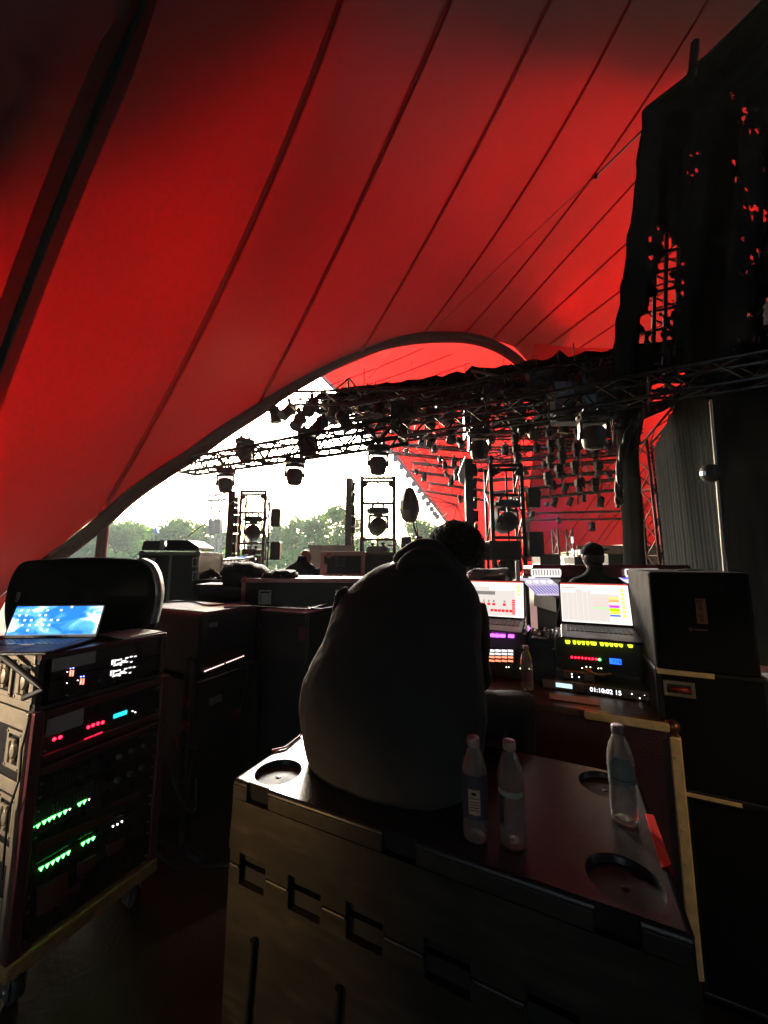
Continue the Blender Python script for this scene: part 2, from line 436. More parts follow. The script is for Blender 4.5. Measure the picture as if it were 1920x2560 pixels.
# panel between the first long seams, the arch foot and the ground
b = MB()
lp = [on_plane(*p) for p in ((250, 1285), (180, 1360), (100, 1418), (20, 1470))]
lp = [p + Vector((0, 0.12, 0)) for p in lp]
up = [cols[2][0], cols[2][0].lerp(cols[1][0], 0.33), cols[2][0].lerp(cols[1][0], 0.66), cols[1][0]]
b.sheet([up, lp]); b.add([lp[3], up[3], Vector((-13.5, 8.2, -1.5)), Vector((lp[3].x - 1, lp[3].y, -1.5))], [(0, 1, 2, 3)])
b.build('lower_canopy_panel', RED, tent)
def strip(P, w, off, name, m, thick=0.012):
    b = MB(); n = len(P); vs = []
    for k, p in enumerate(P):
        t = (P[min(k + 1, n - 1)] - P[max(k - 1, 0)]).normalized()
        tocam = (Vector((0, 3, CAM_H)) - p).normalized()
        s = t.cross(tocam).normalized(); nn = s.cross(t).normalized()
        if nn.dot(tocam) < 0: nn = -nn
        vs.append([p + s * w / 2 + nn * off, p + s * w * 0.2 + nn * (off + 0.03), p - s * w * 0.2 + nn * (off + 0.03), p - s * w / 2 + nn * off])
    b.sheet(vs)
    return b.build(name, m, tent)
for k, S in enumerate(cols):
    wd = SEAMS[k][3]
    if not wd: continue
    strip(S[:19], wd * 0.5 if k > 1 else wd * 0.9, 0.06, 'seam', SEAM)
    if k == 1:
        b = MB(); b.tube([p + (Vector((0, 3, CAM_H)) - p).normalized() * 0.10 for p in S[:19]], 0.05, 10)
        b.build('ridge_cable', CLOTHB, tent)
# extension of the first long seam below the arch: a strut down to the ground
s0 = cols[2][0]
b = MB(); b.tube([s0 + Vector((0.1, 0, 0.1)), W(258, 1330, y=10.6), W(250, 1400, y=10.4), W(232, 1500, y=10.1)], 0.13, 10); b.build('strut', TUBEM, tent)

# far canopies seen under the arch
def px_sheet(colsP, name, m, k=6, rows=8):
    C = []
    for pl in colsP:
        P = [W(x, y, y=yy) for x, y, yy in pl]; S = []
        for q in range(rows + 1):
            f = q / rows * (len(P) - 1); i = min(int(f), len(P) - 2); S.append(P[i].lerp(P[i + 1], f - i))
        C.append(S)
    b = MB(); b.sheet(interp_cols(C, k)); b.build(name, m, tent); return C
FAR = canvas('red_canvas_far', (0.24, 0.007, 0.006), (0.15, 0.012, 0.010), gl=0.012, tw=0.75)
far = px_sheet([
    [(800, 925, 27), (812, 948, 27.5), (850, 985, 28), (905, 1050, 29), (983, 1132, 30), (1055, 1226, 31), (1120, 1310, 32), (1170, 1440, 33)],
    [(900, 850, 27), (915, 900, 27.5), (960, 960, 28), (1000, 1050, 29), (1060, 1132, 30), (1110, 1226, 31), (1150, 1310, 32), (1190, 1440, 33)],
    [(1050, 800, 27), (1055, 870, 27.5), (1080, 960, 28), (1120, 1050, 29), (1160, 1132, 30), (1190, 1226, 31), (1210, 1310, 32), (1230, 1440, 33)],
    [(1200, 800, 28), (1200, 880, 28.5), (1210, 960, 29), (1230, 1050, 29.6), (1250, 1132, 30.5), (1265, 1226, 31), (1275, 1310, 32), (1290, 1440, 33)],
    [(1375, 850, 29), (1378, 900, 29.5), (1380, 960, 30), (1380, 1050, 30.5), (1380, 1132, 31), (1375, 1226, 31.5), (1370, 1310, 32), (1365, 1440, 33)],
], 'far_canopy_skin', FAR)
for i0, i1 in (((820, 965), (1060, 870)), ((850, 985), (1130, 885)), ((900, 1000), (1180, 905)), ((960, 1010), (1230, 925))):
    b = MB(); A_ = W(*i0, y=27.2); B_ = W(*i1, y=26.8); b.tube([A_, A_.lerp(B_, 0.5) + Vector((0, 0, -0.12)), B_], 0.07, 6, flat=0.4); b.build('seam', SEAM, tent)
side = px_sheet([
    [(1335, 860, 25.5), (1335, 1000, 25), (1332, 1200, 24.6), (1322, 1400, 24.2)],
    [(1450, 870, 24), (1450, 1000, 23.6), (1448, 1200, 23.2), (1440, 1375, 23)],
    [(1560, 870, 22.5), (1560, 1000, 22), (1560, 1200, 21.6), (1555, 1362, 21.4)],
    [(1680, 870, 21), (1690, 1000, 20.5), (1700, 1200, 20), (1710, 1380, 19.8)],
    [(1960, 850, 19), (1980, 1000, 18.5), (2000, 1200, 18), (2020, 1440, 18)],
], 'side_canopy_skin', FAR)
for k in range(9):
    x0 = 1345 + k * 42; x1 = x0 + 150
    y0 = 1385 if x0 < 1500 else 1350
    A_ = W(x0, y0, y=22.6 - k * 0.35); B_ = W(x1, y0 - 210, y=22.2 - k * 0.35)
    b = MB(); b.tube([A_, A_.lerp(B_, 0.5), B_], 0.05, 6, flat=0.4); b.build('seam', SEAM, tent)
# second smaller arch leg of the far canopy with its bright hem
b = MB(); hem = catmull([W(x, y, y=yy - 0.3) for x, y, yy in [(800, 925, 27), (812, 948, 27.5), (850, 985, 28), (905, 1050, 29), (983, 1132, 30), (1055, 1226, 31), (1120, 1310, 32), (1170, 1440, 33)]], 4)
b.tube(hem, 0.16, 8); b.build('hem_tube', mat('pale_red_hem', (0.42, 0.22, 0.2), 0.6), tent)

# unseen black sheet added above the tent to shade its upper part, and the dark walls of the backstage room
def shade_col(r, i):
    q0 = SHADE_Q - max(0.0, 3.6 - i * .3)
    return [r[int(q)].lerp(r[min(int(q) + 1, 20)], q - int(q)) + Vector((0, 0, SHADE_GAP - 1.2 * j / 12)) for j, q in enumerate([q0 + (20 - q0) * j / 12 for j in range(13)])]
b = MB(); b.sheet([shade_col(r, i) for i, r in enumerate(grid[::2])])
tag(b.build('blackout_cover', CLOTHB, solid=0.05), 'unseen black sheet added above the red tent to shade its upper part', 'cover')
b = MB()
for q0_, q1_, z0_ in ((-24, -12, 0), (-12, -4, 3.0), (-4, 33, 0)): b.sheet([[Vector((x, -6.8 + 0.12 * math.sin(x * 3), z)) for x in [q * 0.5 for q in range(q0_, q1_ + 1)]] for z in (z0_, 4, 6.5, 11)])  # middle stretch is left open low down to let in fill daylight
tag(b.build('backdrop_drape', CLOTHB, solid=0.02), 'black drape closing off the backstage area behind the gear', 'drape')
b = MB(); b.sheet([[Vector((18.5 + 0.12 * math.sin(y * 3), y, z)) for y in [q * 0.5 for q in range(-14, 40)]] for z in (0, 4, 8, 14)])
tag(b.build('side_drape', CLOTHB, solid=0.02), 'tall black drape along the right side of the stage', 'drape')
# ================= rigging =================
def truss(name, label, p0, p1, w, h, r, m, bay=None, group=None, cat='truss', roll=0.0, lace=None, up=Vector((0, 0, 1))):
    p0 = Vector(p0); p1 = Vector(p1); d = (p1 - p0); Ln = d.length; d.normalize()
    s = d.cross(up).normalized(); u = s.cross(d).normalized()
    t = thing(name, label, cat, p0, 0, group)
    cs = [(-w / 2, -h / 2), (w / 2, -h / 2), (w / 2, h / 2), (-w / 2, h / 2)]
    P = lambda k, x: p0 + d * x + s * cs[k][0] + u * cs[k][1]
    for k in range(4):
        b = MB(); b.cyl(P(k, 0), P(k, Ln), r, 8); b.build('chord', m, t)
    bay = bay or max(w, h) * 1.0; n = max(2, int(Ln / bay)); bay = Ln / n
    b = MB(); rl = lace or r * 0.5
    for i in range(n):
        x = i * bay
        for k in range(4):
            j = (k + 1) % 4
            if i % 2: b.cyl(P(k, x), P(j, x + bay), rl, 5, cap=False)
            else: b.cyl(P(j, x), P(k, x + bay), rl, 5, cap=False)
        if i % 4 == 0:
            for k in range(4): b.cyl(P(k, x), P((k + 1) % 4, x), rl, 5, cap=False)
    b.build('lacing', m, t)
    return t

# --- moving head light: prototype hanging from its origin
def moving_head():
    t = thing('moving_head_light', 'moving head', 'stage light')
    b = MB()
    for x in (-0.11, 0.11):
        b.cyl((x, 0, 0.02), (x, 0, -0.05), 0.022, 8); b.box((x, 0, 0.0), (0.05, 0.07, 0.05))
    b.build('clamp', TRUSSM, t)
    b = MB(); b.rbox((-0.20, -0.14, -0.17), (0.20, 0.14, -0.05), 0.04); b.bb((-0.23, -0.05, -0.14), (0.23, 0.05, -0.09)); b.build('base', DARKG, t)
    b = MB(); b.cyl((0, 0, -0.17), (0, 0, -0.20), 0.09, 16)
    b.rbox((-0.205, -0.07, -0.235), (0.205, 0.07, -0.195), 0.03)
    for s in (-1, 1):
        b.add([(s * 0.205, -0.07, -0.2), (s * 0.205, 0.07, -0.2), (s * 0.215, 0.05, -0.46), (s * 0.215, -0.05, -0.46),
               (s * 0.165, -0.07, -0.2), (s * 0.165, 0.07, -0.2), (s * 0.178, 0.05, -0.46), (s * 0.178, -0.05, -0.46)],
              [(0, 1, 2, 3), (7, 6, 5, 4), (0, 4, 5, 1), (1, 5, 6, 2), (2, 6, 7, 3), (3, 7, 4, 0)])
        b.cyl((s * 0.16, 0, -0.42), (s * 0.22, 0, -0.42), 0.055, 12)
    b.build('yoke', DARKG, t)
    h = MB(); h.lathe((0, 0, 0), [(0.055, 0.15), (0.13, 0.135), (0.168, 0.08), (0.175, 0.0), (0.172, -0.08), (0.155, -0.16), (0.130, -0.21)], 20)
    for k in range(5): h.lathe((0, 0, 0.02 + 0.022 * k), [(0.15, 0), (0.166 - 0.004 * k, 0.004), (0.15, 0.010)], 20, cap=False)
    hd = h.build('head', DARKG, t); hd.location = (0, 0, -0.42)
    l = MB(); l.lathe((0, 0, -0.2), [(0.122, 0.0), (0.118, -0.012), (0.06, -0.028), (0.002, -0.034)], 20); lo = l.build('lens', GLASSL, hd)
    return t
MH = moving_head(); mh_used = [False]
def head_light(p, rz, tilt, label, group, scale=1.0):
    if mh_used[0]: o = dup(MH, p, rz, label, group, scale)
    else:
        mh_used[0] = True; o = MH; o.location = p; o.rotation_euler = (0, 0, rz); o['label'] = label; o['group'] = group; o.scale = (scale,) * 3
    for c in o.children:
        if c.name.startswith('head'): c.rotation_euler = (tilt, 0, 0)
    return o
# --- small spotlight: can + yoke
def par_can():
    t = thing('spotlight', 'spot', 'stage light')
    b = MB(); b.box((0, 0, -0.01), (0.06, 0.06, 0.07)); b.cyl((0, 0, -0.03), (0, 0, -0.12), 0.018, 6)
    for s in (-1, 1): b.box((s * 0.13, 0, -0.21), (0.02, 0.05, 0.2))
    b.box((0, 0, -0.12), (0.28, 0.05, 0.02)); b.build('yoke', TRUSSM, t)
    h = MB(); h.lathe((0, 0, 0), [(0.06, 0.2), (0.10, 0.16), (0.115, 0.05), (0.118, -0.12), (0.13, -0.14), (0.13, -0.2)], 14)
    h.lathe((0, 0, 0), [(0.105, 0.07), (0.14, 0.08), (0.14, 0.10), (0.105, 0.11)], 14, cap=False)
    o = h.build('can', BLACKM, t); o.location = (0, 0, -0.27)
    return t
PC = par_can(); pc_used = [False]
def spot(p, rz, tilt, label, group, scale=1.0):
    if pc_used[0]: o = dup(PC, p, rz, label, group, scale)
    else:
        pc_used[0] = True; o = PC; o.location = p; o.rotation_euler = (0, 0, rz); o['label'] = label; o['group'] = group; o.scale = (scale,) * 3
    for c in o.children:
        if c.name.startswith('can'): c.rotation_euler = (tilt, 0, 0)
    return o

# front light truss, from behind the arch at left to close above on the right
A_, B_ = W(470, 1168, y=12.4), W(2050, 900, z=4.25)
TM = min((A_.lerp(B_, k / 200) for k in range(201)), key=lambda p: abs(960 + FPX * p.x / (p.y * math.cos(PITCH) + (p.z - CAM_H) * math.sin(PITCH)) - 1010))
truss('lighting_truss', 'grey low lattice truss running from behind the red arch tube across the open sky', A_, TM, 0.50, 0.46, 0.046, TRUSSG, bay=0.46, lace=.030)
truss('lighting_truss', 'black low lattice truss continuing the grey truss to the right over the stage', TM + (B_ - TM).normalized() * .03, B_, 0.36, 0.36, 0.03, TRUSSM, bay=0.36)
HG = 'moving heads under the low truss'
for px, py, zz, sc, rz, tl, lab in [
    (567, 1160, 4.07, 1.05, 0.1, 0.06, 'moving head hanging leftmost under the grey truss against the sky'),
    (612, 1118, 4.62, 1.0, 0.9, -0.5, 'moving head clamped high on the grey truss beside the leftmost one'),
    (738, 1143, 4.07, 1.02, 0.2, 0.1, 'moving head hanging under the middle of the grey truss'),
    (770, 1098, 4.62, 1.0, 0.7, 0.5, 'moving head on top of the grey truss right of its middle'),
    (945, 1110, 4.07, 0.95, 0.15, 0.08, 'moving head hanging at the right end of the grey truss'),
    (1197, 1080, 4.07, 1.0, 0.0, 0.05, 'moving head hanging under the black truss left of the black wrapped pillar'),
    (1480, 1040, 4.07, 1.05, -0.2, 0.12, 'largest moving head, hanging under the black truss next to the pillar')]:
    d = ray(px, py)
    # stand it on the truss line: intersection of the view ray with the truss' vertical plane
    n = Vector(((B_ - A_).y, -(B_ - A_).x, 0)); t = n.dot(A_) / n.dot(d); p = Vector((0, 0, CAM_H)) + d * t
    tt = (p.xy - A_.xy).length / (B_.xy - A_.xy).length; zl = A_.z + (B_.z - A_.z) * tt
    sc *= 1.22 if px < 1000 else 1.0
    p.z = zl - .2 if zz < 4.3 else p.z + 0.25 * sc
    head_light(p, rz, tl, lab, HG, sc)

# main roof trusses with black cover
T0, T1 = W(800, 1022, y=12.0), W(2000, 850, z=7.0)
truss('roof_truss', 'upper black roof truss with black cover along its top', T0, T1, 0.8, 0.45, 0.045, TRUSSM, bay=0.6)
truss('roof_truss', 'lower black roof truss directly beneath the covered one', T0 + Vector((0.2, -0.35, -0.62)), T1 + Vector((0, -0.35, -0.62)), 0.6, 0.42, 0.045, TRUSSM, bay=0.55)
truss('roof_truss', 'black truss slung under the roof trusses between sky and pillar', W(735, 1005, z=6.3), W(1700, 985, z=5.6), 0.5, 0.4, 0.04, TRUSSM, bay=0.5)
truss('roof_truss', 'black truss crossing diagonally behind the big moving heads', W(880, 1040, y=10), W(1640, 900, y=7.5), 0.45, 0.4, 0.04, TRUSSM, bay=0.5)
truss('roof_truss', 'far black truss just visible behind the roof trusses', W(800, 1010, y=14), W(1500, 985, y=13), 0.6, 0.5, 0.045, TRUSSM, bay=0.6)
truss('roof_truss', 'black cross truss right of the arch with bent bars', W(1180, 955, y=9.5), W(1560, 1040, y=7.6), 0.5, 0.4, 0.035, TRUSSM, bay=0.5)
# wrinkled cover over the roof truss
b = MB(); rows = []
for k in range(61):
    t = k / 60; p = T0.lerp(T1, t)
    hgt = 0.03 + 0.04 * math.sin(k * 1.9) + 0.06 * rnd.random() + (0.16 if k in (23, 34) else 0)
    rows.append([p + Vector((0, -0.5, 0.10 - 0.22 * rnd.random() * (k > 18))), p + Vector((0, -0.45, 0.24 + hgt)), p + Vector((0, 0.1, 0.28 + hgt)), p + Vector((0, 0.5, 0.2 + hgt)), p + Vector((0, 0.55, -0.1))])
b.sheet(rows); tag(b.build('roof_truss_cover', CLOTHB, solid=0.02), 'wrinkled black cloth cover lying along the top of the roof truss', 'cover')
# ridge joint where the roof meets the arch
t = thing('rigging_joint', 'dark lattice joint poking up at the left end of the roof truss', 'truss', W(866, 955, y=11))
b = MB()
q = [W(838, 975, y=10.9), W(872, 946, y=11.1), W(892, 970, y=10.9), W(870, 975, y=11.4)]
for i in range(4):
    for j in range(i): b.cyl(q[i], q[j], 0.03, 6)
b.build('bars', TRUSSM, t)
# lights and gear crowded in the roof
SG = 'spotlights crowded in the roof trusses'
placed = []
roof_spots = [(688, 1030, 12), (722, 1022, 11.5), (748, 1045, 11), (780, 1010, 10.5), (800, 1052, 10), (835, 1020, 10.5), (862, 1040, 9.5), (905, 1010, 10),
              (948, 1020, 9), (1010, 1085, 9), (1040, 1010, 9), (1055, 1098, 12), (1078, 1104, 12), (1128, 1085, 9), (1150, 1108, 12), (1280, 1045, 8.4), (1302, 1060, 8.6), (1328, 1075, 8.4), (1372, 1030, 8), (1412, 1055, 8.2), (1350, 1040, 9)]
adj = ['first', 'second', 'third', 'fourth', 'fifth', 'sixth', 'seventh', 'eighth', 'ninth', 'tenth', 'eleventh', 'twelfth', 'thirteenth', 'fourteenth', 'fifteenth', 'sixteenth', 'seventeenth', 'eighteenth', 'nineteenth', 'twentieth', 'twenty-first', 'twenty-second', 'twenty-third', 'twenty-fourth', 'twenty-fifth']
for k, (x, y, yy) in enumerate(roof_spots):
    p = W(x, y - 22, y=yy); big = x < 880
    spot(p, rnd.uniform(-1, 1), rnd.uniform(-0.9, 0.9), 'black spotlight slung in the roof rigging, %s from the left' % adj[k], SG, 1.45 if big else 1.0)
# clutter: cable bundles and boxes along the roof truss
for k, (x, y, yy, w, h) in enumerate([(1000, 1045, 9.2, 0.5, 0.75), (965, 985, 10.6, 0.6, 0.35), (1190, 1060, 8.8, 0.6, 0.8), (1420, 1010, 7.7, 0.7, 0.9), (1478, 1030, 7.4, 0.5, 0.7), (1120, 1000, 10, 0.7, 0.5), (1250, 985, 9, 0.9, 0.4), (1370, 950, 8.4, 1.0, 0.4), (1500, 975, 7.6, 0.9, 0.8)]):
    t = thing('power_box', 'black box and cable bundle hung in the roof trusses, %s from the left' % adj[[2, 0, 4, 7, 8, 3, 5, 6, 9][k] if k != 8 else 8] if False else 'black box hung in the roof trusses above pixel cluster', 'box', W(x, y, y=yy), 0, 'boxes hung in the roof trusses')
    t['label'] = ['black box hung where the grey truss meets the black one', 'flat black box under the left part of the roof cover', 'black box hung behind the moving head left of the pillar', 'black box hung above and left of the largest moving head', 'black box hung right over the largest moving head', 'black box hung below the right end of the arch', 'long black box in the roof truss right of the arch', 'longest black box in the roof truss near the pillar', 'black box jammed against the black wrapped pillar'][k]
    b = MB(); c = W(x, y, y=yy); b.rbox(c + Vector((-w / 2, -0.15, -h / 2)), c + Vector((w / 2, 0.15, h / 2)), 0.04, axis=1); b.build('housing', DARKG, t)
    b = MB()
    for j in range(3):
        a0 = c + Vector((rnd.uniform(-w, w), -0.2, h / 2 + 0.1)); a1 = c + Vector((rnd.uniform(-w, w), -0.2, h / 2))
        b.tube([a0, a0.lerp(a1, 0.5) + Vector((0, -0.05, -0.3 - 0.3 * rnd.random())), a1], 0.02, 5)
    b.build('cable', BLACKM, t)

# chain hoists and extra trusses that fill the black grid
HGp = 'chain hoists in the roof trusses'
hp_ = thing('chain_hoist', 'x', 'hoist')
b = MB(); b.rbox((-.13, -.11, -.34), (.13, .11, 0), .05); b.lathe((0, -.11, -.17), [(.09, 0), (.08, -.03), (.02, -.04)][::-1] if False else [(.02, -.04), (.08, -.03), (.09, 0)], 12, axis=(0, 1, 0)); b.build('motor', DARKG, hp_)
b = MB(); b.cyl((0, 0, 0), (0, 0, .9), .012, 6); b.tube([(.1, 0, -.3), (.14, .02, -.7), (.2, 0, -.95), (.26, .02, -.6), (.22, 0, -.25)], .014, 5); b.build('chain', BLACKM, hp_)
hs = sorted([(910, 992, 10.4), (955, 1040, 9.4), (1030, 975, 10.2), (1075, 1040, 9.6), (1120, 1030, 9), (1165, 985, 9.6), (1215, 1000, 9), (1262, 955, 9.4), (1300, 1010, 8.6), (1345, 975, 8.6), (1400, 965, 8.4), (1440, 950, 8), (1470, 985, 7.8), (1520, 1010, 7.6)])
for k, (x, y, yy) in enumerate(hs):
    if k == 0: o = hp_; o.location = W(x, y, y=yy)
    else: o = dup(hp_, W(x, y, y=yy), k * 1.3)
    o['label'] = 'black chain hoist in the roof grid, %s from the left' % adj[k]; o['group'] = HGp
truss('roof_truss', 'thin black truss running low behind the hanging moving heads', W(900, 1075, y=10.5), W(1560, 1035, y=8.6), 0.4, 0.4, 0.035, TRUSSM, bay=0.42)
truss('roof_truss', 'black truss along the upper edge of the far red canopy', W(860, 1000, y=13), W(1560, 940, y=11), 0.6, 0.6, 0.045, TRUSSM, bay=0.5)
truss('roof_truss', 'short black truss angled toward the viewer right of the arch', W(1240, 1010, y=7.8), W(1330, 930, y=12), 0.45, 0.4, 0.035, TRUSSM, bay=0.45)
# rear lighting trusses in front of the red canopies
RG = 'rear trusses in front of the red canopy'
rear = [((1130, 1050, 15), (1600, 1030, 13.5)), ((1150, 1078, 15), (1600, 1062, 13.5)), ((1180, 1110, 16), (1600, 1098, 14)), ((1205, 1142, 16.5), (1545, 1122, 14.5)), ((1215, 1190, 17), (1540, 1166, 15)), ((1220, 1245, 17.5), (1540, 1212, 15.5)), ((1300, 1292, 19), (1555, 1288, 17)),
        ((985, 1122, 18), (1205, 1142, 16.5)), ((1030, 1168, 18.5), (1215, 1190, 17)), ((1070, 1218, 19), (1220, 1240, 17.5)), ((1000, 1100, 20), (1160, 1110, 18))]
rl = ['topmost rear truss seen through the roof rigging', 'second rear truss from the top, right half', 'third rear truss from the top, right half', 'fourth rear truss from the top, right of the ladder tower', 'fifth rear truss from the top, right of the ladder tower', 'sixth rear truss from the top, right of the ladder tower', 'lowest rear truss, just above the small far tower', 'upper left rear truss sloping down toward the ladder tower', 'middle left rear truss sloping down toward the ladder tower', 'lowest left rear truss sloping down toward the ladder tower', 'faint short truss at the top of the left group']
for k, (a, c) in enumerate(rear):
    P0, P1 = W(a[0], a[1], y=a[2]), W(c[0], c[1], y=c[2])
    m = TRUSSM if k not in (7, 8, 9, 10) else TRUSSR
    truss('rear_truss', rl[k], P0, P1, 0.42, 0.46 if k != 6 else 0.36, 0.045 if k != 6 else 0.03, m, bay=0.5, group=RG)
RSG = 'small lights hanging from the rear trusses'
rs = [(1155, 1165, 14), (1142, 1185, 14), (1112, 1165, 16), (1100, 1155, 16), (1135, 1155, 16), (1290, 1175, 13), (1312, 1180, 13), (1262, 1122, 14), (1292, 1166, 14.5), (1360, 1165, 15), (1402, 1180, 13.5), (1442, 1115, 14), (1441, 1160, 14.3), (1452, 1205, 14.5), (1412, 1220, 13.5), (1366, 1205, 15), (1380, 1212, 15), (1490, 1160, 13.5), (1492, 1195, 14), (1500, 1252, 14), (1425, 1255, 15), (1458, 1250, 15), (1385, 1255, 15.4), (1330, 1290, 17.5), (1396, 1305, 17), (1479, 1315, 16.5), (1260, 1320, 17.5), (1115, 1190, 17), (1128, 1205, 17), (1150, 1250, 17), (1075, 1115, 16), (1085, 1120, 16), (1015, 1135, 18), (1040, 1185, 18), (1060, 1195, 18), (1230, 1100, 15), (1245, 1180, 16), (1340, 1120, 15), (1390, 1110, 15), (1470, 1130, 14.5), (1520, 1120, 14), (1345, 1240, 16), (1520, 1190, 14.5), (1225, 1150, 16), (1405, 1145, 15)]
rows_ = {}
for q in rs: rows_.setdefault(0 if q[1] < 1150 else 1 if q[1] < 1180 else 2 if q[1] < 1225 else 3, []).append(q)
for r_ in rows_.values(): r_.sort()
rn = ['top', 'upper middle', 'lower middle', 'bottom']
for k, (x, y, yy) in enumerate(rs):
    p = W(x, y - 16, y=yy); rr = [r_ for r_ in rows_ if (x, y, yy) in rows_[r_]][0]; lab_ = 'small dark light against the red canopy, %s from left in %s row' % (adj[rows_[rr].index((x, y, yy))], rn[rr])
    spot(p, rnd.uniform(-1, 1), rnd.uniform(-0.6, 0.6), lab_, RSG, (0.75, 1.05, 0.9)[k % 3])
for k, (x, y0, y1, yy) in enumerate(((1372, 1000, 1240, 14), (1402, 1010, 1215, 13.6), (1442, 1000, 1262, 13.8), (1492, 1010, 1258, 13.4), (1290, 1020, 1180, 14))):
    t = thing('lamp_ladder', 'black vertical string of small fixtures hanging before the red canopy, %s from left' % ['second', 'third', 'fourth', 'fifth', 'first'][k], 'stage light', W(x, y0, y=yy), 0, 'vertical strings of fixtures')
    b = MB(); b.cyl(W(x, y0, y=yy), W(x + 3, y1, y=yy), .03, 6); b.cyl(W(x + 9, y0, y=yy), W(x + 11, y1 - 30, y=yy), .02, 5); b.build('pole', TRUSSM, t)
    for j in range(5):
        y = y0 + 30 + (y1 - y0 - 40) * j / 5; c = W(x + rnd.uniform(-6, 6), y, y=yy - .15); b = MB(); b.rbox(c + Vector((-.13, -.1, -.16)), c + Vector((.13, .1, .16)), .05, axis=1); b.lathe(c + Vector((0, 0, -.16)), [(.10, 0), (.12, -.10), (.09, -.2)], 10); b.build('fixture', BLACKM, t)
truss('rear_truss', 'dark rear truss crossing behind the right ladder tower', W(1150, 1060, y=16), W(1600, 1120, y=15), .4, .4, .035, TRUSSM, bay=.4, group=RG)
truss('rear_truss', 'dark rear truss sloping up to the right behind the lamp strings', W(1190, 1165, y=17), W(1600, 1075, y=15), .4, .4, .035, TRUSSM, bay=.4, group=RG)
# red braced beam lines of the far roof (fan shape at left)
t = thing('far_roof_bracing', 'thin red steel bracing fanning out on the far canopy', 'bracing', W(1060, 1200, y=24))
b = MB()
hub = W(1142, 1262, y=22)
for x, y in ((1058, 1235), (1070, 1250), (1085, 1275), (1100, 1300), (1130, 1320), (1165, 1320)): b.cyl(hub, W(x, y, y=22.5), 0.04, 5)
hub2 = W(1062, 1150, y=22)
for x, y in ((1000, 1110), (1010, 1150), (1040, 1190), (1085, 1215), (1110, 1180), (1100, 1120)): b.cyl(hub2, W(x, y, y=22.5), 0.035, 5)
b.build('bars', mat('red_steel', (0.25, 0.05, 0.045), 0.5), t)
# gutter of lamps that follows the far arch
hemS = catmull([W(x, y, y=yy) for x, y, yy in [(940, 1090, 26.5), (983, 1128, 27.5), (1055, 1226, 28.5), (1100, 1290, 29)]], 5)
for k, p in enumerate(hemS):
    t = thing('hem_lamp', 'small pale clamp on the slanting hem tube of the far canopy, %s from its top' % adj[k], 'clamp', p, 0, 'clamps along the far canopy hem')
    b = MB(); b.rbox(p + Vector((-0.42, -0.2, -0.26)), p + Vector((-0.05, 0.2, 0.12)), 0.08, axis=1); b.build('body', mat('pale_clamp', (0.3, 0.28, 0.26), 0.5), t)

# ladder towers
def tower(label, cx, topy, boty_px, y, w, m, lamps, panel=True, wing=None):
    top = W(cx, topy, y=y); c = Vector((top.x, y, 0)); H = top.z
    t = thing('ladder_tower', label, 'tower', c)
    for sx in (-1, 1):
        b = MB(); b.cyl(c + Vector((sx * w / 2, 0, 0)), c + Vector((sx * w / 2, 0, H)), 0.042, 8); b.cyl(c + Vector((sx * w / 2, 0, H)), c + Vector((sx * w / 2, 0, H + 0.09)), 0.015, 6); b.build('upright', m, t)
        b = MB(); b.cyl(c + Vector((sx * w / 2, 0.4, 0)), c + Vector((sx * w / 2, 0.4, H - 0.05)), 0.03, 8); b.build('upright', m, t)
        b = MB(); n = 7
        for i in range(n):
            z0, z1 = H * i / n, H * (i + 1) / n
            b.cyl(c + Vector((sx * w / 2, 0 if i % 2 else 0.4, z0)), c + Vector((sx * w / 2, 0.4 if i % 2 else 0, z1)), 0.02, 5)
        b.build('side_lacing', m, t)
    b = MB()
    zs = [H - 0.03, H - 0.12, H - 0.62, H - 1.45, H - 2.3]
    for z in zs: b.cyl(c + Vector((-w / 2, 0, z)), c + Vector((w / 2, 0, z)), 0.034, 8)
    b.cyl(c + Vector((0, 0, 0.2)), c + Vector((0, 0, H - 0.12)), 0.02, 8)
    for sx in (-1, 1): b.box(c + Vector((sx * (w / 2 - 0.06), -0.02, H - 0.17)), (0.12, 0.05, 0.14), (0, 0.5 * sx, 0))
    b.build('rung', m, t)
    return t, c, H
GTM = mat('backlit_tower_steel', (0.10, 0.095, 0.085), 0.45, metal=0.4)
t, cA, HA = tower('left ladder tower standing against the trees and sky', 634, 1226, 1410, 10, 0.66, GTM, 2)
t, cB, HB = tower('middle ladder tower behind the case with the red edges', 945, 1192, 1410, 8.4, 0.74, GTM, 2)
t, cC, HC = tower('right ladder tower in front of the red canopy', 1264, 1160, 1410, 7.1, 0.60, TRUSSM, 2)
TG = 'moving heads mounted in the ladder towers'
for c, H, nm in ((cA, HA, 'left'), (cB, HB, 'middle'), (cC, HC, 'right')):
    head_light(c + Vector((0, 0.1, H - 0.66)), 0.3, 1.25, 'moving head mounted at mid height inside the %s ladder tower' % nm, TG, 1.15)
    head_light(c + Vector((0, 0.1, H - 1.55)), -0.3, 1.1, 'moving head mounted low inside the %s ladder tower' % nm, TG, 1.15)
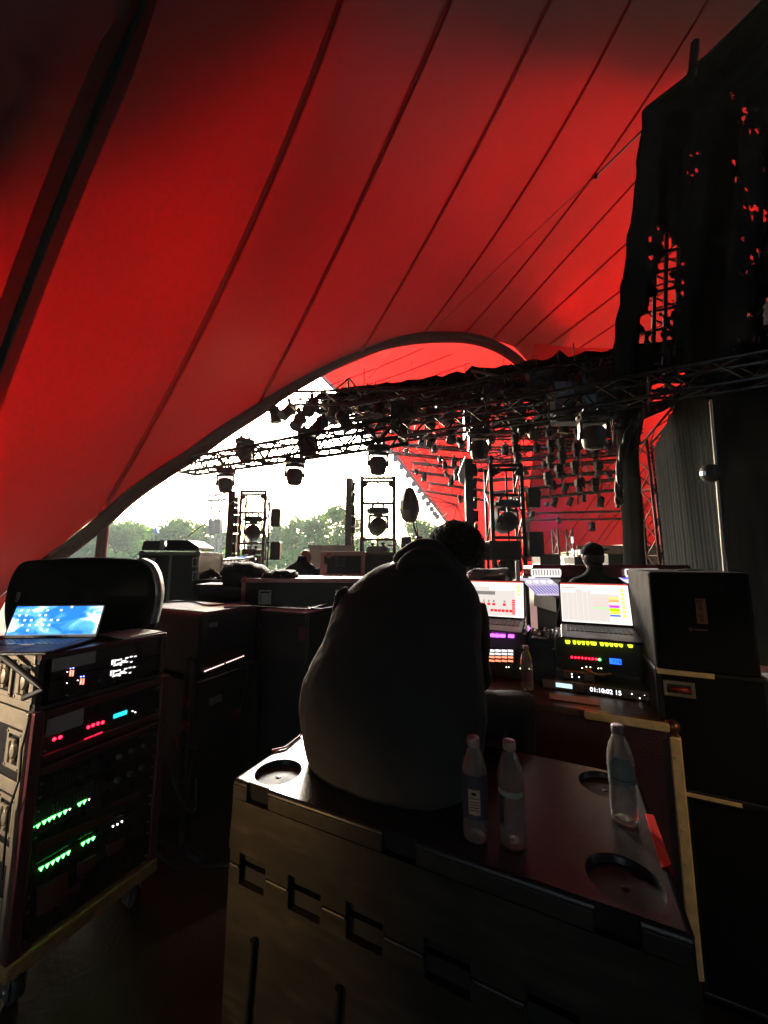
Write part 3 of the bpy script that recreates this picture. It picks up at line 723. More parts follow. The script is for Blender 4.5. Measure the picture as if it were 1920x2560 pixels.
# LED strips / blinder panels beside the towers
def blinder(label, x0, y0, x1, y1, Y, m, rz=0.0, group=None):
    a = W(x0, y0, y=Y); c = W(x1, y1, y=Y)
    t = thing('blinder_panel', label, 'stage light', (a + c) / 2, 0, group)
    b = MB(); b.rbox(Vector((a.x, Y - 0.08, c.z)), Vector((c.x, Y + 0.08, a.z)), 0.03, axis=1); b.build('housing', m, t)
    b = MB(); zc = (a.z + c.z) / 2
    b.cyl((a.x - 0.14, Y, zc + 0.25), (a.x - 0.14, Y, zc - 0.25), 0.015, 6); b.cyl((a.x - 0.14, Y, zc + 0.22), (a.x + 0.02, Y, zc + 0.22), 0.012, 6); b.cyl((a.x - 0.14, Y, zc - 0.22), (a.x + 0.02, Y, zc - 0.22), 0.012, 6); b.cyl((a.x - 0.3, Y, zc), (a.x - 0.14, Y, zc), 0.015, 6)
    b.build('bracket', TRUSSM, t)
    return t
BG_ = 'dark panels fixed beside the ladder towers'
blinder('upper dark panel on the right side of the left ladder tower', 679, 1272, 701, 1317, 9.8, DARKG, group=BG_)
blinder('lower dark panel on the right side of the left ladder tower', 678, 1355, 701, 1400, 9.8, DARKG, group=BG_)
blinder('lower dark panel on the right side of the middle ladder tower', 1002, 1342, 1028, 1385, 8.3, DARKG, group=BG_)
blinder('upper black panel on the right side of the right ladder tower', 1316, 1220, 1348, 1270, 7.0, BLACKM, group=BG_)
blinder('lower black panel on the right side of the right ladder tower', 1318, 1330, 1358, 1392, 7.0, BLACKM, group=BG_)
# serrated screen columns at the left of each tower
def screen_col(label, x0, x1, ytop, ybot, Y, m):
    a = W(x0, ytop, y=Y); c = W(x1, ytop, y=Y)
    t = thing('screen_column', label, 'screen', (a.x, Y, 0), 0, 'tall screen columns left of the towers')
    b = MB(); b.bb((a.x, Y - 0.04, 0.3), (c.x, Y + 0.04, a.z)); b.build('panel', m, t)
    b = MB(); w = c.x - a.x; z = 0.4
    while z < a.z - 0.15:
        hh = rnd.uniform(0.12, 0.3); b.box((c.x + w * 0.25, Y + 0.05, z + hh / 2), (w * rnd.uniform(0.4, 0.9), 0.12, hh * 0.85), (0, rnd.uniform(-0.2, 0.2), 0)); z += hh
    b.cyl((c.x + w * 0.1, Y + 0.1, 0), (c.x + w * 0.1, Y + 0.1, a.z), 0.02, 6)
    b.build('bracket_pack', TRUSSM, t)
screen_col('grey screen column left of the left ladder tower', 573, 588, 1228, 1400, 10, DARKG)
screen_col('grey screen column left of the middle ladder tower', 865, 880, 1195, 1400, 8.5, mat('mid_grey', (0.06, 0.06, 0.06), 0.5))
screen_col('black screen column left of the right ladder tower', 1160, 1180, 1150, 1400, 7.2, BLACKM)
b = MB(); P = [W(1163, 1140, y=7.1), W(1146, 1185, y=7.1), W(1150, 1205, y=7.1), W(1162, 1214, y=7.1)]
b.add(P + [p + Vector((0, 0.05, 0)) for p in P], [(0, 1, 2, 3), (7, 6, 5, 4), (0, 4, 5, 1), (1, 5, 6, 2), (2, 6, 7, 3), (3, 7, 4, 0)])
tag(b.build('white_flag_panel', mat('white_panel', (0.75, 0.75, 0.73), 0.5)), 'small white panel fixed high on the black screen column', 'panel')
# big drop shaped lamp on a pole between the towers
t = thing('lamp_on_stand', 'dark drop shaped lamp on a thin stand between middle and right towers', 'stage light', W(1024, 1410, y=7.6) * 1)
c = W(1024, 1262, y=7.6)
b = MB(); b.lathe(c, [(0.09, -0.36), (0.16, -0.30), (0.21, -0.12), (0.20, 0.06), (0.14, 0.22), (0.09, 0.34), (0.05, 0.36)], 8, smooth=False); b.build('housing', mat('lamp_grey', (0.05, 0.05, 0.045), 0.5), t)
b = MB(); b.cyl(W(1040, 1300, y=7.6), W(1045, 1345, y=7.6), 0.012, 6); b.cyl(W(1030, 1300, y=7.6), W(1046, 1350, y=7.6), 0.02, 6); b.ell(W(1048, 1347, y=7.6), (0.09, 0.08, 0.06)); b.cyl(W(1048, 1352, y=7.6), Vector((W(1048, 1352, y=7.6).x, 7.6, 0)), 0.025, 8); b.build('stand', TRUSSM, t)
# small far tower
truss('ladder_tower', 'small far lattice tower standing low in front of the red canopy', Vector((W(1405, 1325, y=14).x, 14, 0)), W(1405, 1322, y=14), 0.55, 0.45, 0.035, GTM, bay=0.45, cat='tower', up=Vector((0, 1, 0)))
SCG = 'small lit screens beside the far tower'
for k, (x0, y0, x1, y1, c) in enumerate([(1428, 1342, 1434, 1358, (0.7, 0.85, 0.9)), (1429, 1372, 1435, 1388, (0.5, 0.8, 0.8)), (1445, 1374, 1451, 1387, (0.9, 0.85, 0.9)), (1403, 1390, 1420, 1402, (0.75, 0.9, 1.0))]):
    a = W(x0, y0, y=13); d = W(x1, y1, y=13); b = MB(); b.bb((a.x, 13, a.z), (d.x, 13.03, d.z))
    tag(b.build('lit_screen', emit('screen_glow%d' % k, c, 0.9)), ['upper small pale screen right of the small far tower', 'small cyan screen right of the small far tower', 'small white screen left of the capped man', 'widest small bluish screen at the foot of the small far tower'][k], 'screen', SCG)

# maroon lattice tower, black pillar, grey curtain on the right
truss('lattice_tower', 'leaning maroon lattice tower between the black pillar and the grey curtain', W(1660, 1440, y=9.5) + Vector((0, 0, -1.2)), W(1622, 1105, y=9.5), 0.42, 0.42, 0.035, TRUSSR, bay=0.42, cat='tower', up=Vector((0, 1, 0)))
truss('lattice_truss', 'maroon truss slanting up from the lattice tower to the top of the grey curtain', W(1630, 1120, y=9.5), W(1735, 1000, y=8.6), 0.36, 0.4, 0.03, TRUSSR, bay=0.4)
def fold_sheet(P0, P1, z0, z1a, z1b, amp, n, m, name, label, ztop=None, cat='drape'):
    b = MB(); rows = []
    nr = Vector((-(P1 - P0).y, (P1 - P0).x, 0)).normalized()
    for k in range(n + 1):
        t = k / n; p = P0.lerp(P1, t) + nr * (amp * math.sin(k * 1.3) + amp * 0.6 * math.sin(k * 0.47 + 1))
        zt = ztop(t) if ztop else z1a + (z1b - z1a) * t
        rows.append([Vector((p.x, p.y, z0 + (zt - z0) * q / 6)) for q in range(7)])
    b.sheet(rows)
    return tag(b.build(name, m, solid=0.015), label, cat)
CURT = mat('grey_scrim', (0.020, 0.025, 0.025), 0.9, spec=0.02, var=0.15, bump=0.5, bscale=30)
c0 = W(1664, 1425, y=8.6); c1 = W(1824, 1425, y=6.0); c0.z = c1.z = 0
tL = W(1640, 1125, y=8.6).z; tM = W(1738, 985, y=7.0).z; tR = W(1775, 965, y=6.0).z
fold_sheet(c0, c1, 0.05, 0, 0, 0.010, 90, CURT, 'grey_curtain', 'large grey curtain with vertical folds and slanting top edge', ztop=lambda t: tL + (tM - tL) * t / 0.62 if t < 0.62 else tM + (tR - tM) * (t - 0.62) / 0.38)
b = MB(); p0 = W(1812, 1432, y=5.95); p1 = W(1776, 1000, y=5.95); b.tube([Vector((p0.x, p0.y, 0)), p0, p1], 0.022, 8)
tag(b.build('curtain_pole', mat('pale_pole', (0.4, 0.4, 0.39), 0.4, metal=0.4)), 'thin pale pole along the right edge of the grey curtain', 'pole')
t = thing('round_lamp', 'small round black lamp fixed on the curtain pole', 'stage light', W(1775, 1183, y=5.6))
c = W(1775, 1183, y=5.6); b = MB(); b.lathe(c, [(0.02, -0.1), (0.13, -0.07), (0.15, 0.02), (0.12, 0.08), (0.02, 0.1)], 12, axis=(0.3, -1, 0)); b.build('housing', BLACKM, t)
b = MB(); b.box(W(1757, 1184, y=5.5), (0.05, 0.05, 0.06)); b.build('bracket', mat('bright_metal', (0.7, 0.7, 0.7), 0.3, metal=0.6), t)
# black pillar
b = MB(); rows = []
for (xl, xr, y) in [(1532, 1640, 880), (1535, 1625, 960), (1538, 1600, 1050), (1542, 1584, 1130), (1548, 1588, 1220), (1556, 1594, 1320), (1558, 1602, 1425), (1556, 1606, 1560)]:
    a = W(xl, y, y=8); c = W(xr, y, y=8); n = 16; rw = []
    for k in range(n + 1):
        an = math.pi * (1 + k / n); w = (c.x - a.x) / 2
        rw.append(Vector(((a.x + c.x) / 2 + w * math.cos(an) * (1 + 0.04 * math.sin(k * 2.1)), 8 + 0.35 * math.sin(an), (a.z + c.z) / 2)))
    rows.append(rw + [rw[0]])
b.sheet(rows); tag(b.build('wrapped_pillar', CLOTHB), 'black cloth wrapped pillar between the rear trusses and the lattice tower', 'pillar')
# cable loom hanging beside the pillar, with pale clips along it
t = thing('cable_loom', 'thick black cable loom curving down beside the black pillar with pale clips', 'cable', W(1600, 1050, y=7.4))
lp = catmull([W(x, y, y=7.4) for x, y in ((1760, 930), (1700, 985), (1650, 1020), (1600, 1042), (1570, 1090), (1552, 1150), (1546, 1230), (1550, 1262))], 6)
b = MB()
for j in range(4):
    b.tube([p + Vector((0.05 * math.cos(j * 1.6 + k * 0.4), 0.03 * math.sin(j * 1.6 + k * 0.4), 0.05 * math.sin(j * 1.6 + k * 0.3))) for k, p in enumerate(lp)], 0.035, 6)
b.build('loom', mat('dark_rubber', (0.02, 0.022, 0.02), 0.35), t)
b = MB()
for k, p in enumerate(lp[:24:2]): b.tube([p + Vector((0.05, -0.06, 0.16)), p + Vector((0, -0.08, 0.02)), p + Vector((-0.03, -0.08, -0.10))], [0.035, 0.03, 0.015], 6)
b.build('clip', mat('green_grey', (0.05, 0.06, 0.05), 0.3), t)

# tall black cloth wrapped side tower at upper right, torn open in places
SY = 7.0
def tri_fan(outline, holes, m, name, parent):
    """cloth with an outline and holes in it, from a fine lattice; points are photo pixels on the plane y = SY"""
    def inside(p, poly):
        c = False; j = len(poly) - 1
        for i in range(len(poly)):
            if (poly[i][1] > p[1]) != (poly[j][1] > p[1]) and p[0] < (poly[j][0] - poly[i][0]) * (p[1] - poly[i][1]) / (poly[j][1] - poly[i][1]) + poly[i][0]: c = not c
            j = i
        return c
    st = 5; b = MB(); idx = {}
    ys = [p[1] for p in outline]
    for gy in range(min(ys), max(ys), st):
        # left edge from the outline at this height, so that the silhouette stays smooth
        def left(y):
            xs_ = [p0[0] + (p1[0] - p0[0]) * (y - p0[1]) / (p1[1] - p0[1]) for p0, p1 in zip(outline, outline[1:]) if min(p0[1], p1[1]) <= y < max(p0[1], p1[1]) and p0[1] != p1[1] and p0[0] < 2290]
            return min(xs_) if xs_ else 2290
        lx0, lx1 = left(gy + .01), left(gy + st + .01)
        for gx in range(0, 780, st):
            gx += 1520
            if not inside((gx + st / 2 + lx0 - 1520, gy + st / 2), outline) and gx > 1520 + st: continue
            gx0 = gx - 1520 + lx0
            if gx0 > 2290: continue
            if any(inside((gx0 + st / 2, gy + st / 2), h) for h in holes): continue
            ids = []
            for cx, cyy in ((gx, gy), (gx + st, gy), (gx + st, gy + st), (gx, gy + st)):
                if (cx, cyy) not in idx:
                    px_ = cx - 1520 + (lx0 if cyy == gy else lx1)
                    p = W(px_, cyy, y=SY + 0.22 * math.sin(cx * 0.045) + 0.12 * math.sin(cyy * 0.02 + cx * 0.01))
                    idx[(cx, cyy)] = len(b.v); b.v.append(p)
                ids.append(idx[(cx, cyy)])
            b.f.append(ids); b.mi.append(0); b.sm.append(True)
    o = b.build(name, m, parent, weld=False)
    sm = o.modifiers.new('s', 'SMOOTH'); sm.factor = 0.5; sm.iterations = 3
    o.modifiers.new('q', 'SOLIDIFY').thickness = 0.03
    return o
outline = [(2300, -700), (2030, -180), (1905, 0), (1765, 140), (1738, 162), (1712, 195), (1606, 276), (1607, 320), (1602, 345), (1592, 400), (1594, 430), (1588, 470), (1584, 520), (1578, 560), (1568, 590), (1567, 640), (1560, 690), (1552, 715), (1553, 760), (1541, 800), (1540, 850), (1532, 880), (1536, 960), (2300, 960)]
hr = random.Random(21)
holes = []
def slit(cx, cy, w, h, lean=0.0):
    n = 7; holes.append([(cx + w / 2 * math.cos(2 * math.pi * k / n) * hr.uniform(.7, 1.25) + lean * math.sin(2 * math.pi * k / n) * h / 2, cy + h / 2 * math.sin(2 * math.pi * k / n) * hr.uniform(.75, 1.2)) for k in range(n)])
for cx, cy, w, h in ((1668, 600, 26, 50), (1672, 655, 56, 60), (1690, 640, 30, 70), (1660, 705, 56, 48), (1672, 735, 60, 40), (1640, 765, 44, 50), (1668, 768, 30, 46), (1632, 815, 60, 46), (1640, 850, 40, 34), (1616, 800, 30, 40), (1605, 850, 14, 50), (1700, 880, 26, 50), (1650, 900, 30, 40), (1700, 930, 22, 30)): slit(cx, cy, w, h)
for k in range(34):
    cx = hr.uniform(1625, 1712); cy = hr.uniform(560, 950); slit(cx, cy, hr.uniform(7, 13), hr.uniform(12, 26), .15)
for k in range(34):
    cx = hr.uniform(1830, 1915); cy = hr.uniform(230, 900); slit(cx, cy, hr.uniform(6, 10), hr.uniform(12, 30), .2)
for k in range(7): slit(hr.uniform(1718, 1750), hr.uniform(380, 460), hr.uniform(7, 14), hr.uniform(7, 11))
slit(1918, 790, 22, 120)
st = thing('cloth_wrapped_tower', 'huge black cloth wrapped side tower with torn gaps showing red canopy at upper right', 'tower', W(1750, 700, y=SY))
tri_fan(outline, holes, CLOTHB, 'cloth', st)
b = MB(); b.tube([W(1728, 200, y=7), W(1738, 108, y=7)], 0.09, 8); b.build('pipe_stub', BLACKM, st)
# inner steel of that tower
b = MB()
for x0, y0, x1, y1 in [(1640, 480, 1632, 950), (1700, 470, 1690, 950), (1668, 500, 1660, 950), (1850, 200, 1840, 940), (1905, 200, 1900, 940)]: b.cyl(W(x0, y0, y=7.9), W(x1, y1, y=7.9), 0.045, 6)
for k in range(16):
    y = 520 + k * 28; b.cyl(W(1635, y, y=7.9), W(1700, y - 18 if k % 2 else y + 26, y=8.1), 0.022, 5)
for k in range(9):
    y = 540 + k * 48; b.cyl(W(1590, y + 8, y=8.2), W(1730, y - 22, y=7.6), 0.035, 5)
for k in range(24):
    y = 220 + k * 30; b.cyl(W(1845, y, y=7.9), W(1905, y - 22 if k % 2 else y + 22, y=8.1), 0.024, 5)
b.build('inner_steel', TRUSSM, st)
# cables: rope from the tower to the arch, diagonal rope across the opening
b = MB(); b.tube([W(1604, 328, y=8), W(1490, 440, y=10)], 0.03, 6); b.tube([W(1490, 440, y=10), W(1390, 530, y=12.5), W(1200, 712, y=16), W(1058, 850, y=19)], 0.014, 6); b.ell(W(1490, 440, y=10), (0.07, 0.07, 0.09))
tag(b.build('steel_rope', BLACKM), 'taut dark rope with a shackle from the black tower down to the arch', 'rope')
b = MB(); b.tube([W(700, 1145, y=8.6), W(615, 1228, y=7.5), W(468, 1343, y=5)], 0.008, 6)
tag(b.build('guy_rope', BLACKM), 'thin rope slanting from the grey truss down to the tall case', 'rope')
b = MB(); b.tube([W(982, 880, y=18), W(905, 965, y=17)], 0.02, 6)
tag(b.build('short_rope', mat('red_rope', (0.25, 0.02, 0.02), 0.6)), 'short rope crossing the gap under the top of the arch', 'rope')
# ================= backstage gear (grid coordinates: u right, v away, z up) =================
LED_R = emit('led_red', (1.0, 0.003, 0.010), 20.0); LED_G = emit('led_green', (0.05, 1.0, 0.08), 12.0); LED_W = emit('led_white', (1, 0.95, 0.9), 4.0)
LED_B = emit('led_blue', (0.15, 0.2, 1.0), 6.0); LED_C = emit('lcd_cyan', (0.02, 0.55, 0.62), 1.0); LED_Y = emit('led_yellow', (0.60, 0.75, 0.02), 1.6)
LED_M = emit('led_magenta', (0.6, 0.08, 0.8), 2.2); LED_P = emit('led_pink', (1.0, 0.55, 0.5), 3.0); LCD_B = emit('lcd_blue', (0.02, 0.13, 0.95), 1.2)
LED_O = emit('pad_orange', (1.0, 0.22, 0.12), 1.3); PADW = emit('pad_white', (0.9, 0.85, 0.85), 0.9)
CREAM = mat('cream_steel', (0.32, 0.28, 0.21), 0.38, metal=0.35, var=0.25, scale=25)
MAROON = mat('maroon_plywood', (0.050, 0.010, 0.012), 0.42, bump=0.3, bscale=120, var=0.3)
MAREDGE = mat('maroon_edging', (0.12, 0.035, 0.04), 0.35, metal=0.4, var=0.3, scale=20)
GREYC = mat('grey_cover', (0.36, 0.38, 0.37), 0.45, var=0.12)
DIM_O = mat('orange_label', (0.35, 0.09, 0.03), 0.6)
PANEL = mat('rack_panel', (0.010, 0.010, 0.011), 0.3)
LAMP_W = 4.0
RUBBER = mat('caster_rubber', (0.03, 0.03, 0.03), 0.6)
WORN = worn('worn_black_hdpe', (0.026, 0.022, 0.016), (0.050, 0.042, 0.028))

def caster(name, u, v, parent, r=0.05, z=0.0):
    b = MB(grid=True); b.cyl((u, v - 0.018, z + r), (u, v + 0.018, z + r), r, 18); o = b.build(name, RUBBER, parent)
    b = MB(grid=True); b.box((u, v, z + 2 * r + 0.02), (0.09, 0.09, 0.008))
    for s in (-1, 1): b.box((u, v + s * 0.026, z + r + 0.022), (0.05, 0.005, 0.085))
    b.cyl((u, v - 0.032, z + r), (u, v + 0.032, z + r), 0.009, 8)
    b.build('fork', ALU, o)
    return o
def edge_case(name, label, cat, u0, u1, v0, v1, z0, z1, m, me, ew=0.028, group=None, lip=0.0, corners=True, ms=None):
    """flight case: plywood body, metal edging bars, ball corners"""
    t = gthing(name, label, cat, (u0 + u1) / 2, (v0 + v1) / 2, z0, group)
    b = MB(grid=True); b.bb((u0, v0, z0), (u1, v1, z1)); b.build('panel', m, t, bevel=0.004)
    e = 0.003; b = MB(grid=True)
    for uu, su in ((u0, -1), (u1, 1)):
        for vv, sv in ((v0, -1), (v1, 1)):
            b.bb((uu + su * e, vv + sv * e, z0), (uu - su * ew, vv - sv * ew, z1))
    for zz, sz in ((z0, -1), (z1, 1)):
        for vv, sv in ((v0, -1), (v1, 1)): b.bb((u0 + 0.001, vv + sv * (e + .001), zz + sz * e), (u1 - 0.001, vv - sv * ew, zz - sz * ew))
        for uu, su in ((u0, -1), (u1, 1)): b.bb((uu + su * (e + .001), v0 + 0.001, zz + sz * (e - .001)), (uu - su * ew, v1 - 0.001, zz - sz * (ew - .001)))
    b.build('edging', me, t, bevel=0.006)
    if corners:
        for uu, su in ((u0, -1), (u1, 1)):
            for vv, sv in ((v0, -1), (v1, 1)):
                b = MB(grid=True); b.ell((uu - su * 0.012, vv - sv * 0.012, z1 - 0.012), (0.028, 0.028, 0.028), 12, 8); b.build('corner_ball', me, t)
    return t
def handle(t, c, w, h, axis, m, inner, name='handle'):
    """recessed spring handle on a face; axis 'v' = face looks to -v, 'u' = looks to +u"""
    def P(a, b_, d): return (c[0] + a, c[1] - d, c[2] + b_) if axis == 'v' else (c[0] + d, c[1] + a, c[2] + b_)
    b = MB(grid=True); f = w * 0.12
    for a0, a1, b0, b1 in ((-w / 2, w / 2, h / 2 - f, h / 2), (-w / 2, w / 2, -h / 2, -h / 2 + f), (-w / 2, -w / 2 + f, -h / 2 + f, h / 2 - f), (w / 2 - f, w / 2, -h / 2 + f, h / 2 - f)):
        b.bb(P(a0, b0, 0.001), P(a1, b1, 0.006))
    for a in (-1, 0, 1):
        for s in (-1, 1): b.cyl(P(a * (w / 2 - f / 2), s * (h / 2 - f / 2), 0.006), P(a * (w / 2 - f / 2), s * (h / 2 - f / 2), 0.010), f * 0.22, 8)
    o = b.build(name, m, t, bevel=0.0015)
    b = MB(grid=True); b.bb(P(-w / 2 + f, -h / 2 + f, 0.0025), P(w / 2 - f, h / 2 - f, 0.0035)); b.build('recess', BLACKM, o)
    b = MB(grid=True); b.cyl(P(-w * 0.26, 0, 0.012), P(w * 0.26, 0, 0.012), h * 0.16, 10)
    for s in (-1, 1): b.cyl(P(s * w * 0.26, 0, 0.012), P(s * w * 0.33, 0, 0.012), h * 0.12, 8)
    b.build('grip', inner, o)
    return o
def butterfly(t, u, v, z, m, s=1.0):
    """recessed butterfly latch on a -v face"""
    b = MB(grid=True)
    for a0, a1, b0, b1 in ((-.055, .055, .05, .065), (-.055, .055, -.065, -.05), (-.055, -.042, -.05, .05), (.042, .055, -.05, .05)): b.bb((u + a0 * s, v - 0.001, z + b0 * s), (u + a1 * s, v - 0.007, z + b1 * s))
    b.lathe((u, v - 0.004, z), [(0.03 * s, 0), (0.028 * s, 0.012), (0.008, 0.016)], 12, axis=(0, -1, 0))
    b.box((u, v - 0.02, z), (0.012 * s, 0.008, 0.075 * s)); b.box((u, v - 0.012, z + 0.033 * s), (0.05 * s, 0.01, 0.014)); b.box((u, v - 0.012, z - 0.033 * s), (0.05 * s, 0.01, 0.014))
    for a in (-1, 1):
        for c in (-1, 1): b.cyl((u + a * .048 * s, v - .006, z + c * .057 * s), (u + a * .048 * s, v - .011, z + c * .057 * s), 0.005, 8)
    return b.build('latch', m, t, bevel=0.0015)

# ---- left lower rack ----
RU = -1.90; V0, V1 = 0.80, 1.36
t = gthing('equipment_rack', 'wheeled equipment rack with red and green lights, lower left, golden bottom rail', 'rack', -2.25, 1.08, 0)
b = MB(grid=True)
b.bb((-2.6, V0 + .004, 0.14), (-1.94, V1 - .004, 0.165)); b.bb((-2.6, V0 + .004, 1.03), (-1.93, V1 - .004, 1.052)); b.bb((-2.6, V1 - 0.022, 0.165), (-1.93, V1 - .002, 1.03)); b.bb((-2.6, V0 + .002, 0.165), (-1.93, V0 + 0.022, 1.03)); b.bb((-2.61, V0, .14), (-2.59, V1, 1.05))
b.build('shell', PLY, t)
b = MB(grid=True)
for v in (V0, V1 - 0.04): b.bb((RU - 0.035, v, 0.15), (RU, v + 0.04, 1.05))
for z in (1.015, 0.845, 0.80): b.bb((RU - 0.03, V0 + 0.04, z), (RU - 0.001, V1 - 0.04, z + 0.034))
b.build('front_frame', MAREDGE, t, bevel=0.005)
b = MB(grid=True); b.bb((RU - 0.05, V0 - 0.002, 0.125), (RU + 0.008, V1 + 0.002, 0.185)); b.build('bottom_rail', mat('golden_rail', (0.42, 0.26, 0.10), 0.5, metal=0.3, var=0.5, scale=30, bump=0.4), t, bevel=0.008)
for u in (-1.97, -2.52):
    for v in (V0 + 0.06, V1 - 0.07): caster('caster', u, v, t, 0.045)
# units (name, z0, z1, depth proud)
def unit(t, z0, z1, m=PANEL, name='rack_unit', u=RU, dv=0.0):
    b = MB(grid=True); b.bb((u - 0.4, V0 + 0.042, z0), (u - 0.012, V1 - 0.042, z1)); return b.build(name, m, t, bevel=0.002)
def fx(v, z, u=RU - 0.011): return (u, v, z)
def leds(t, pts, m, name, r=0.005, u=RU - 0.011):
    b = MB(grid=True)
    for v, z in pts: b.lathe((u, v, z), [(r, 0), (r * .8, 0.003), (0.0005, 0.004)], 8, axis=(1, 0, 0))
    return b.build(name, m, t)
def onR(px, py): return L(px, py, u=RU - 0.008)
a = onR(240, 1810); z_u1 = 0.885, 1.01
un = unit(t, 0.882, 1.012)
# grey reflecting plate of the unit
p0, p1, p2, p3 = onR(88, 1795), onR(212, 1762), onR(214, 1815), onR(85, 1843)
b = MB(grid=True); zt = p0.z; b.bb((RU - 0.012, V0 + 0.045, 0.945), (RU - 0.006, 0.975, 1.012)); b.build('grey_plate', GREYC, un)
leds(un, [(L(x, y, u=RU - .01).y, L(x, y, u=RU - .01).z) for x, y in ((136, 1848), (151, 1843))] + [(L(x, y, u=RU - .01).y, L(x, y, u=RU - .01).z) for x, y in ((221, 1818), (233, 1813), (245, 1809), (257, 1806))], LED_R, 'red_indicator', 0.0065)
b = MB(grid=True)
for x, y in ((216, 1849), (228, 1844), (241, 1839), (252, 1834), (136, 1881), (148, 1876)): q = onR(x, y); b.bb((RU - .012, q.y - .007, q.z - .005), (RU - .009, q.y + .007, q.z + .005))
b.build('led_reflection', emit('reflection_red', (1.0, 0.01, 0.06), 1.6), un)  # glowing squares stand in for reflections of the red indicators
b = MB(grid=True); q = onR(301, 1786); b.bb((RU - .012, q.y - 0.028, q.z - 0.009), (RU - .007, q.y + 0.03, q.z + 0.009)); b.build('display', LED_C, un)
leds(un, [(onR(332, 1778).y, onR(332, 1778).z), (onR(339, 1781).y, onR(339, 1781).z)], LED_W, 'white_indicator', 0.0025)
for z0, z1 in ((0.70, 0.79), (0.60, 0.69)):
    uu = unit(t, z0, z1)
    b = MB(grid=True)
    for k in range(14): b.bb((RU - .0125, .90 + k * .012, z0 + .02), (RU - .0105, .905 + k * .012, z1 - .02))
    b.build('vent_slots', mat('vent_grey', (.05, .05, .05), .5), uu)
    for k in range(3): b = MB(grid=True); b.lathe((RU - .012, 1.14 + k * .055, (z0 + z1) / 2), [(.013, 0), (.012, .014), (.004, .016)], 14, axis=(1, 0, 0)); b.build('knob', mat('knob_grey', (.06, .06, .06), .35), uu)
b = MB(grid=True)
for z in (.89, 1.0, .72, .77, .62, .67, .49, .575, .37, .45, .22, .32):
    for v in (V0 + .052, V1 - .052): b.cyl((RU - .013, v, z), (RU - .008, v, z), .005, 8)
b.build('rack_screws', ALU, t)
u3 = unit(t, 0.475, 0.59); u4 = unit(t, 0.35, 0.465); unit(t, 0.20, 0.34)
def tri(t, pts, m, name, s=0.007):
    b = MB(grid=True)
    for x, y in pts:
        p = onR(x, y); b.add([(RU - .008, p.y - s, p.z + s), (RU - .008, p.y + s, p.z + s), (RU - .008, p.y, p.z - s), (RU - .011, p.y - s, p.z + s), (RU - .011, p.y + s, p.z + s), (RU - .011, p.y, p.z - s)], [(0, 1, 2), (5, 4, 3), (0, 3, 4, 1), (1, 4, 5, 2), (2, 5, 3, 0)])
    return b.build(name, m, t)
tri(u3, [(80, 2074), (95, 2066), (111, 2057), (124, 2050), (135, 2044), (149, 2038), (163, 2031), (199, 2012), (211, 2006)], LED_G, 'green_indicator')
tri(u4, [(103, 2174), (118, 2166), (132, 2158), (145, 2150), (158, 2142), (171, 2134), (208, 2111), (221, 2104), (233, 2098)], LED_G, 'green_indicator')
tri(u4, [(283, 2067), (294, 2062), (305, 2055)], LED_W, 'white_indicator', 0.0035)
tri(u3, [(175, 2024), (223, 2000)], LED_W, 'white_indicator', 0.003)
for par, quad in ((u3, [(90, 2110), (285, 2030), (280, 2045), (92, 2135)]), (u3, [(280, 2008), (350, 1976), (350, 1992), (283, 2016)]), (u4, [(270, 2113), (312, 2094), (312, 2118), (268, 2144)]), (u4, [(195, 2160), (240, 2136), (240, 2163), (193, 2194)]), (t, [(93, 2222), (172, 2180), (170, 2250), (93, 2292)]), (t, [(166, 2228), (202, 2205), (200, 2222), (165, 2243)])):
    pp = [onR(*q) for q in quad]; vs = [(RU - .009, p.y, p.z) for p in pp]; b = MB(grid=True); b.add(vs + [(RU - .013, v[1], v[2]) for v in vs], [(0, 1, 2, 3), (7, 6, 5, 4), (0, 4, 5, 1), (1, 5, 6, 2), (2, 6, 7, 3), (3, 7, 4, 0)])
    b.build('label_strip', mat('dim_orange_strip', (0.10, 0.028, 0.015), 0.6), par)
# left side (-v face) fittings of both racks: cream latches and plates
SV = V0 - 0.001
for (z, s) in ((0.90, 1.1), (0.66, 1.1), (0.32, 1.0)): butterfly(t, -2.02, SV, z, CREAM, s)
b = MB(grid=True)
for z0, z1 in ((0.98, 1.05), (0.50, 0.56), (0.74, 0.79), (0.19, 0.24)): b.bb((-2.45, SV - 0.006, z0), (-1.955, SV, z1))
b.bb((-1.952, SV - 0.010, 0.19), (-1.925, SV + 0.02, 1.05))
b.build('side_edging', CREAM, t, bevel=0.003)
# ---- left upper rack ----
ZU = 1.055
t = gthing('equipment_rack', 'small upper rack with two white lettered amplifiers standing on the left rack', 'rack', -2.2, 1.08, ZU)
b = MB(grid=True)
b.bb((-2.6, V0, ZU + .001), (-1.905, V1 - .04, ZU + 0.016)); b.bb((-2.6, V0, 1.250), (-1.900, V1 - .04, 1.268)); b.bb((-2.6, V1 - 0.056, ZU + .016), (-1.91, V1 - .041, 1.25)); b.bb((-2.6, V0 + .002, ZU + .016), (-1.91, V0 + 0.02, 1.25))
b.build('shell', PLY, t)
b = MB(grid=True); b.bb((RU - 0.02, V0 - .002, 1.253), (RU + .004, V1 - .038, 1.272)); b.bb((RU - .02, V1 - .058, 1.07), (RU + .003, V1 - .038, 1.253)); b.build('edging', mat('red_brown_edge', (0.09, 0.035, 0.035), 0.35, metal=0.5), t, bevel=0.003)
a1 = unit(t, 1.165, 1.248, name='amplifier'); a2 = unit(t, 1.075, 1.16, name='amplifier')
b = MB(grid=True); b.bb((RU - .012, V0 + .045, 1.195), (RU - .006, 1.0, 1.247)); b.build('grey_plate', GREYC, a1)
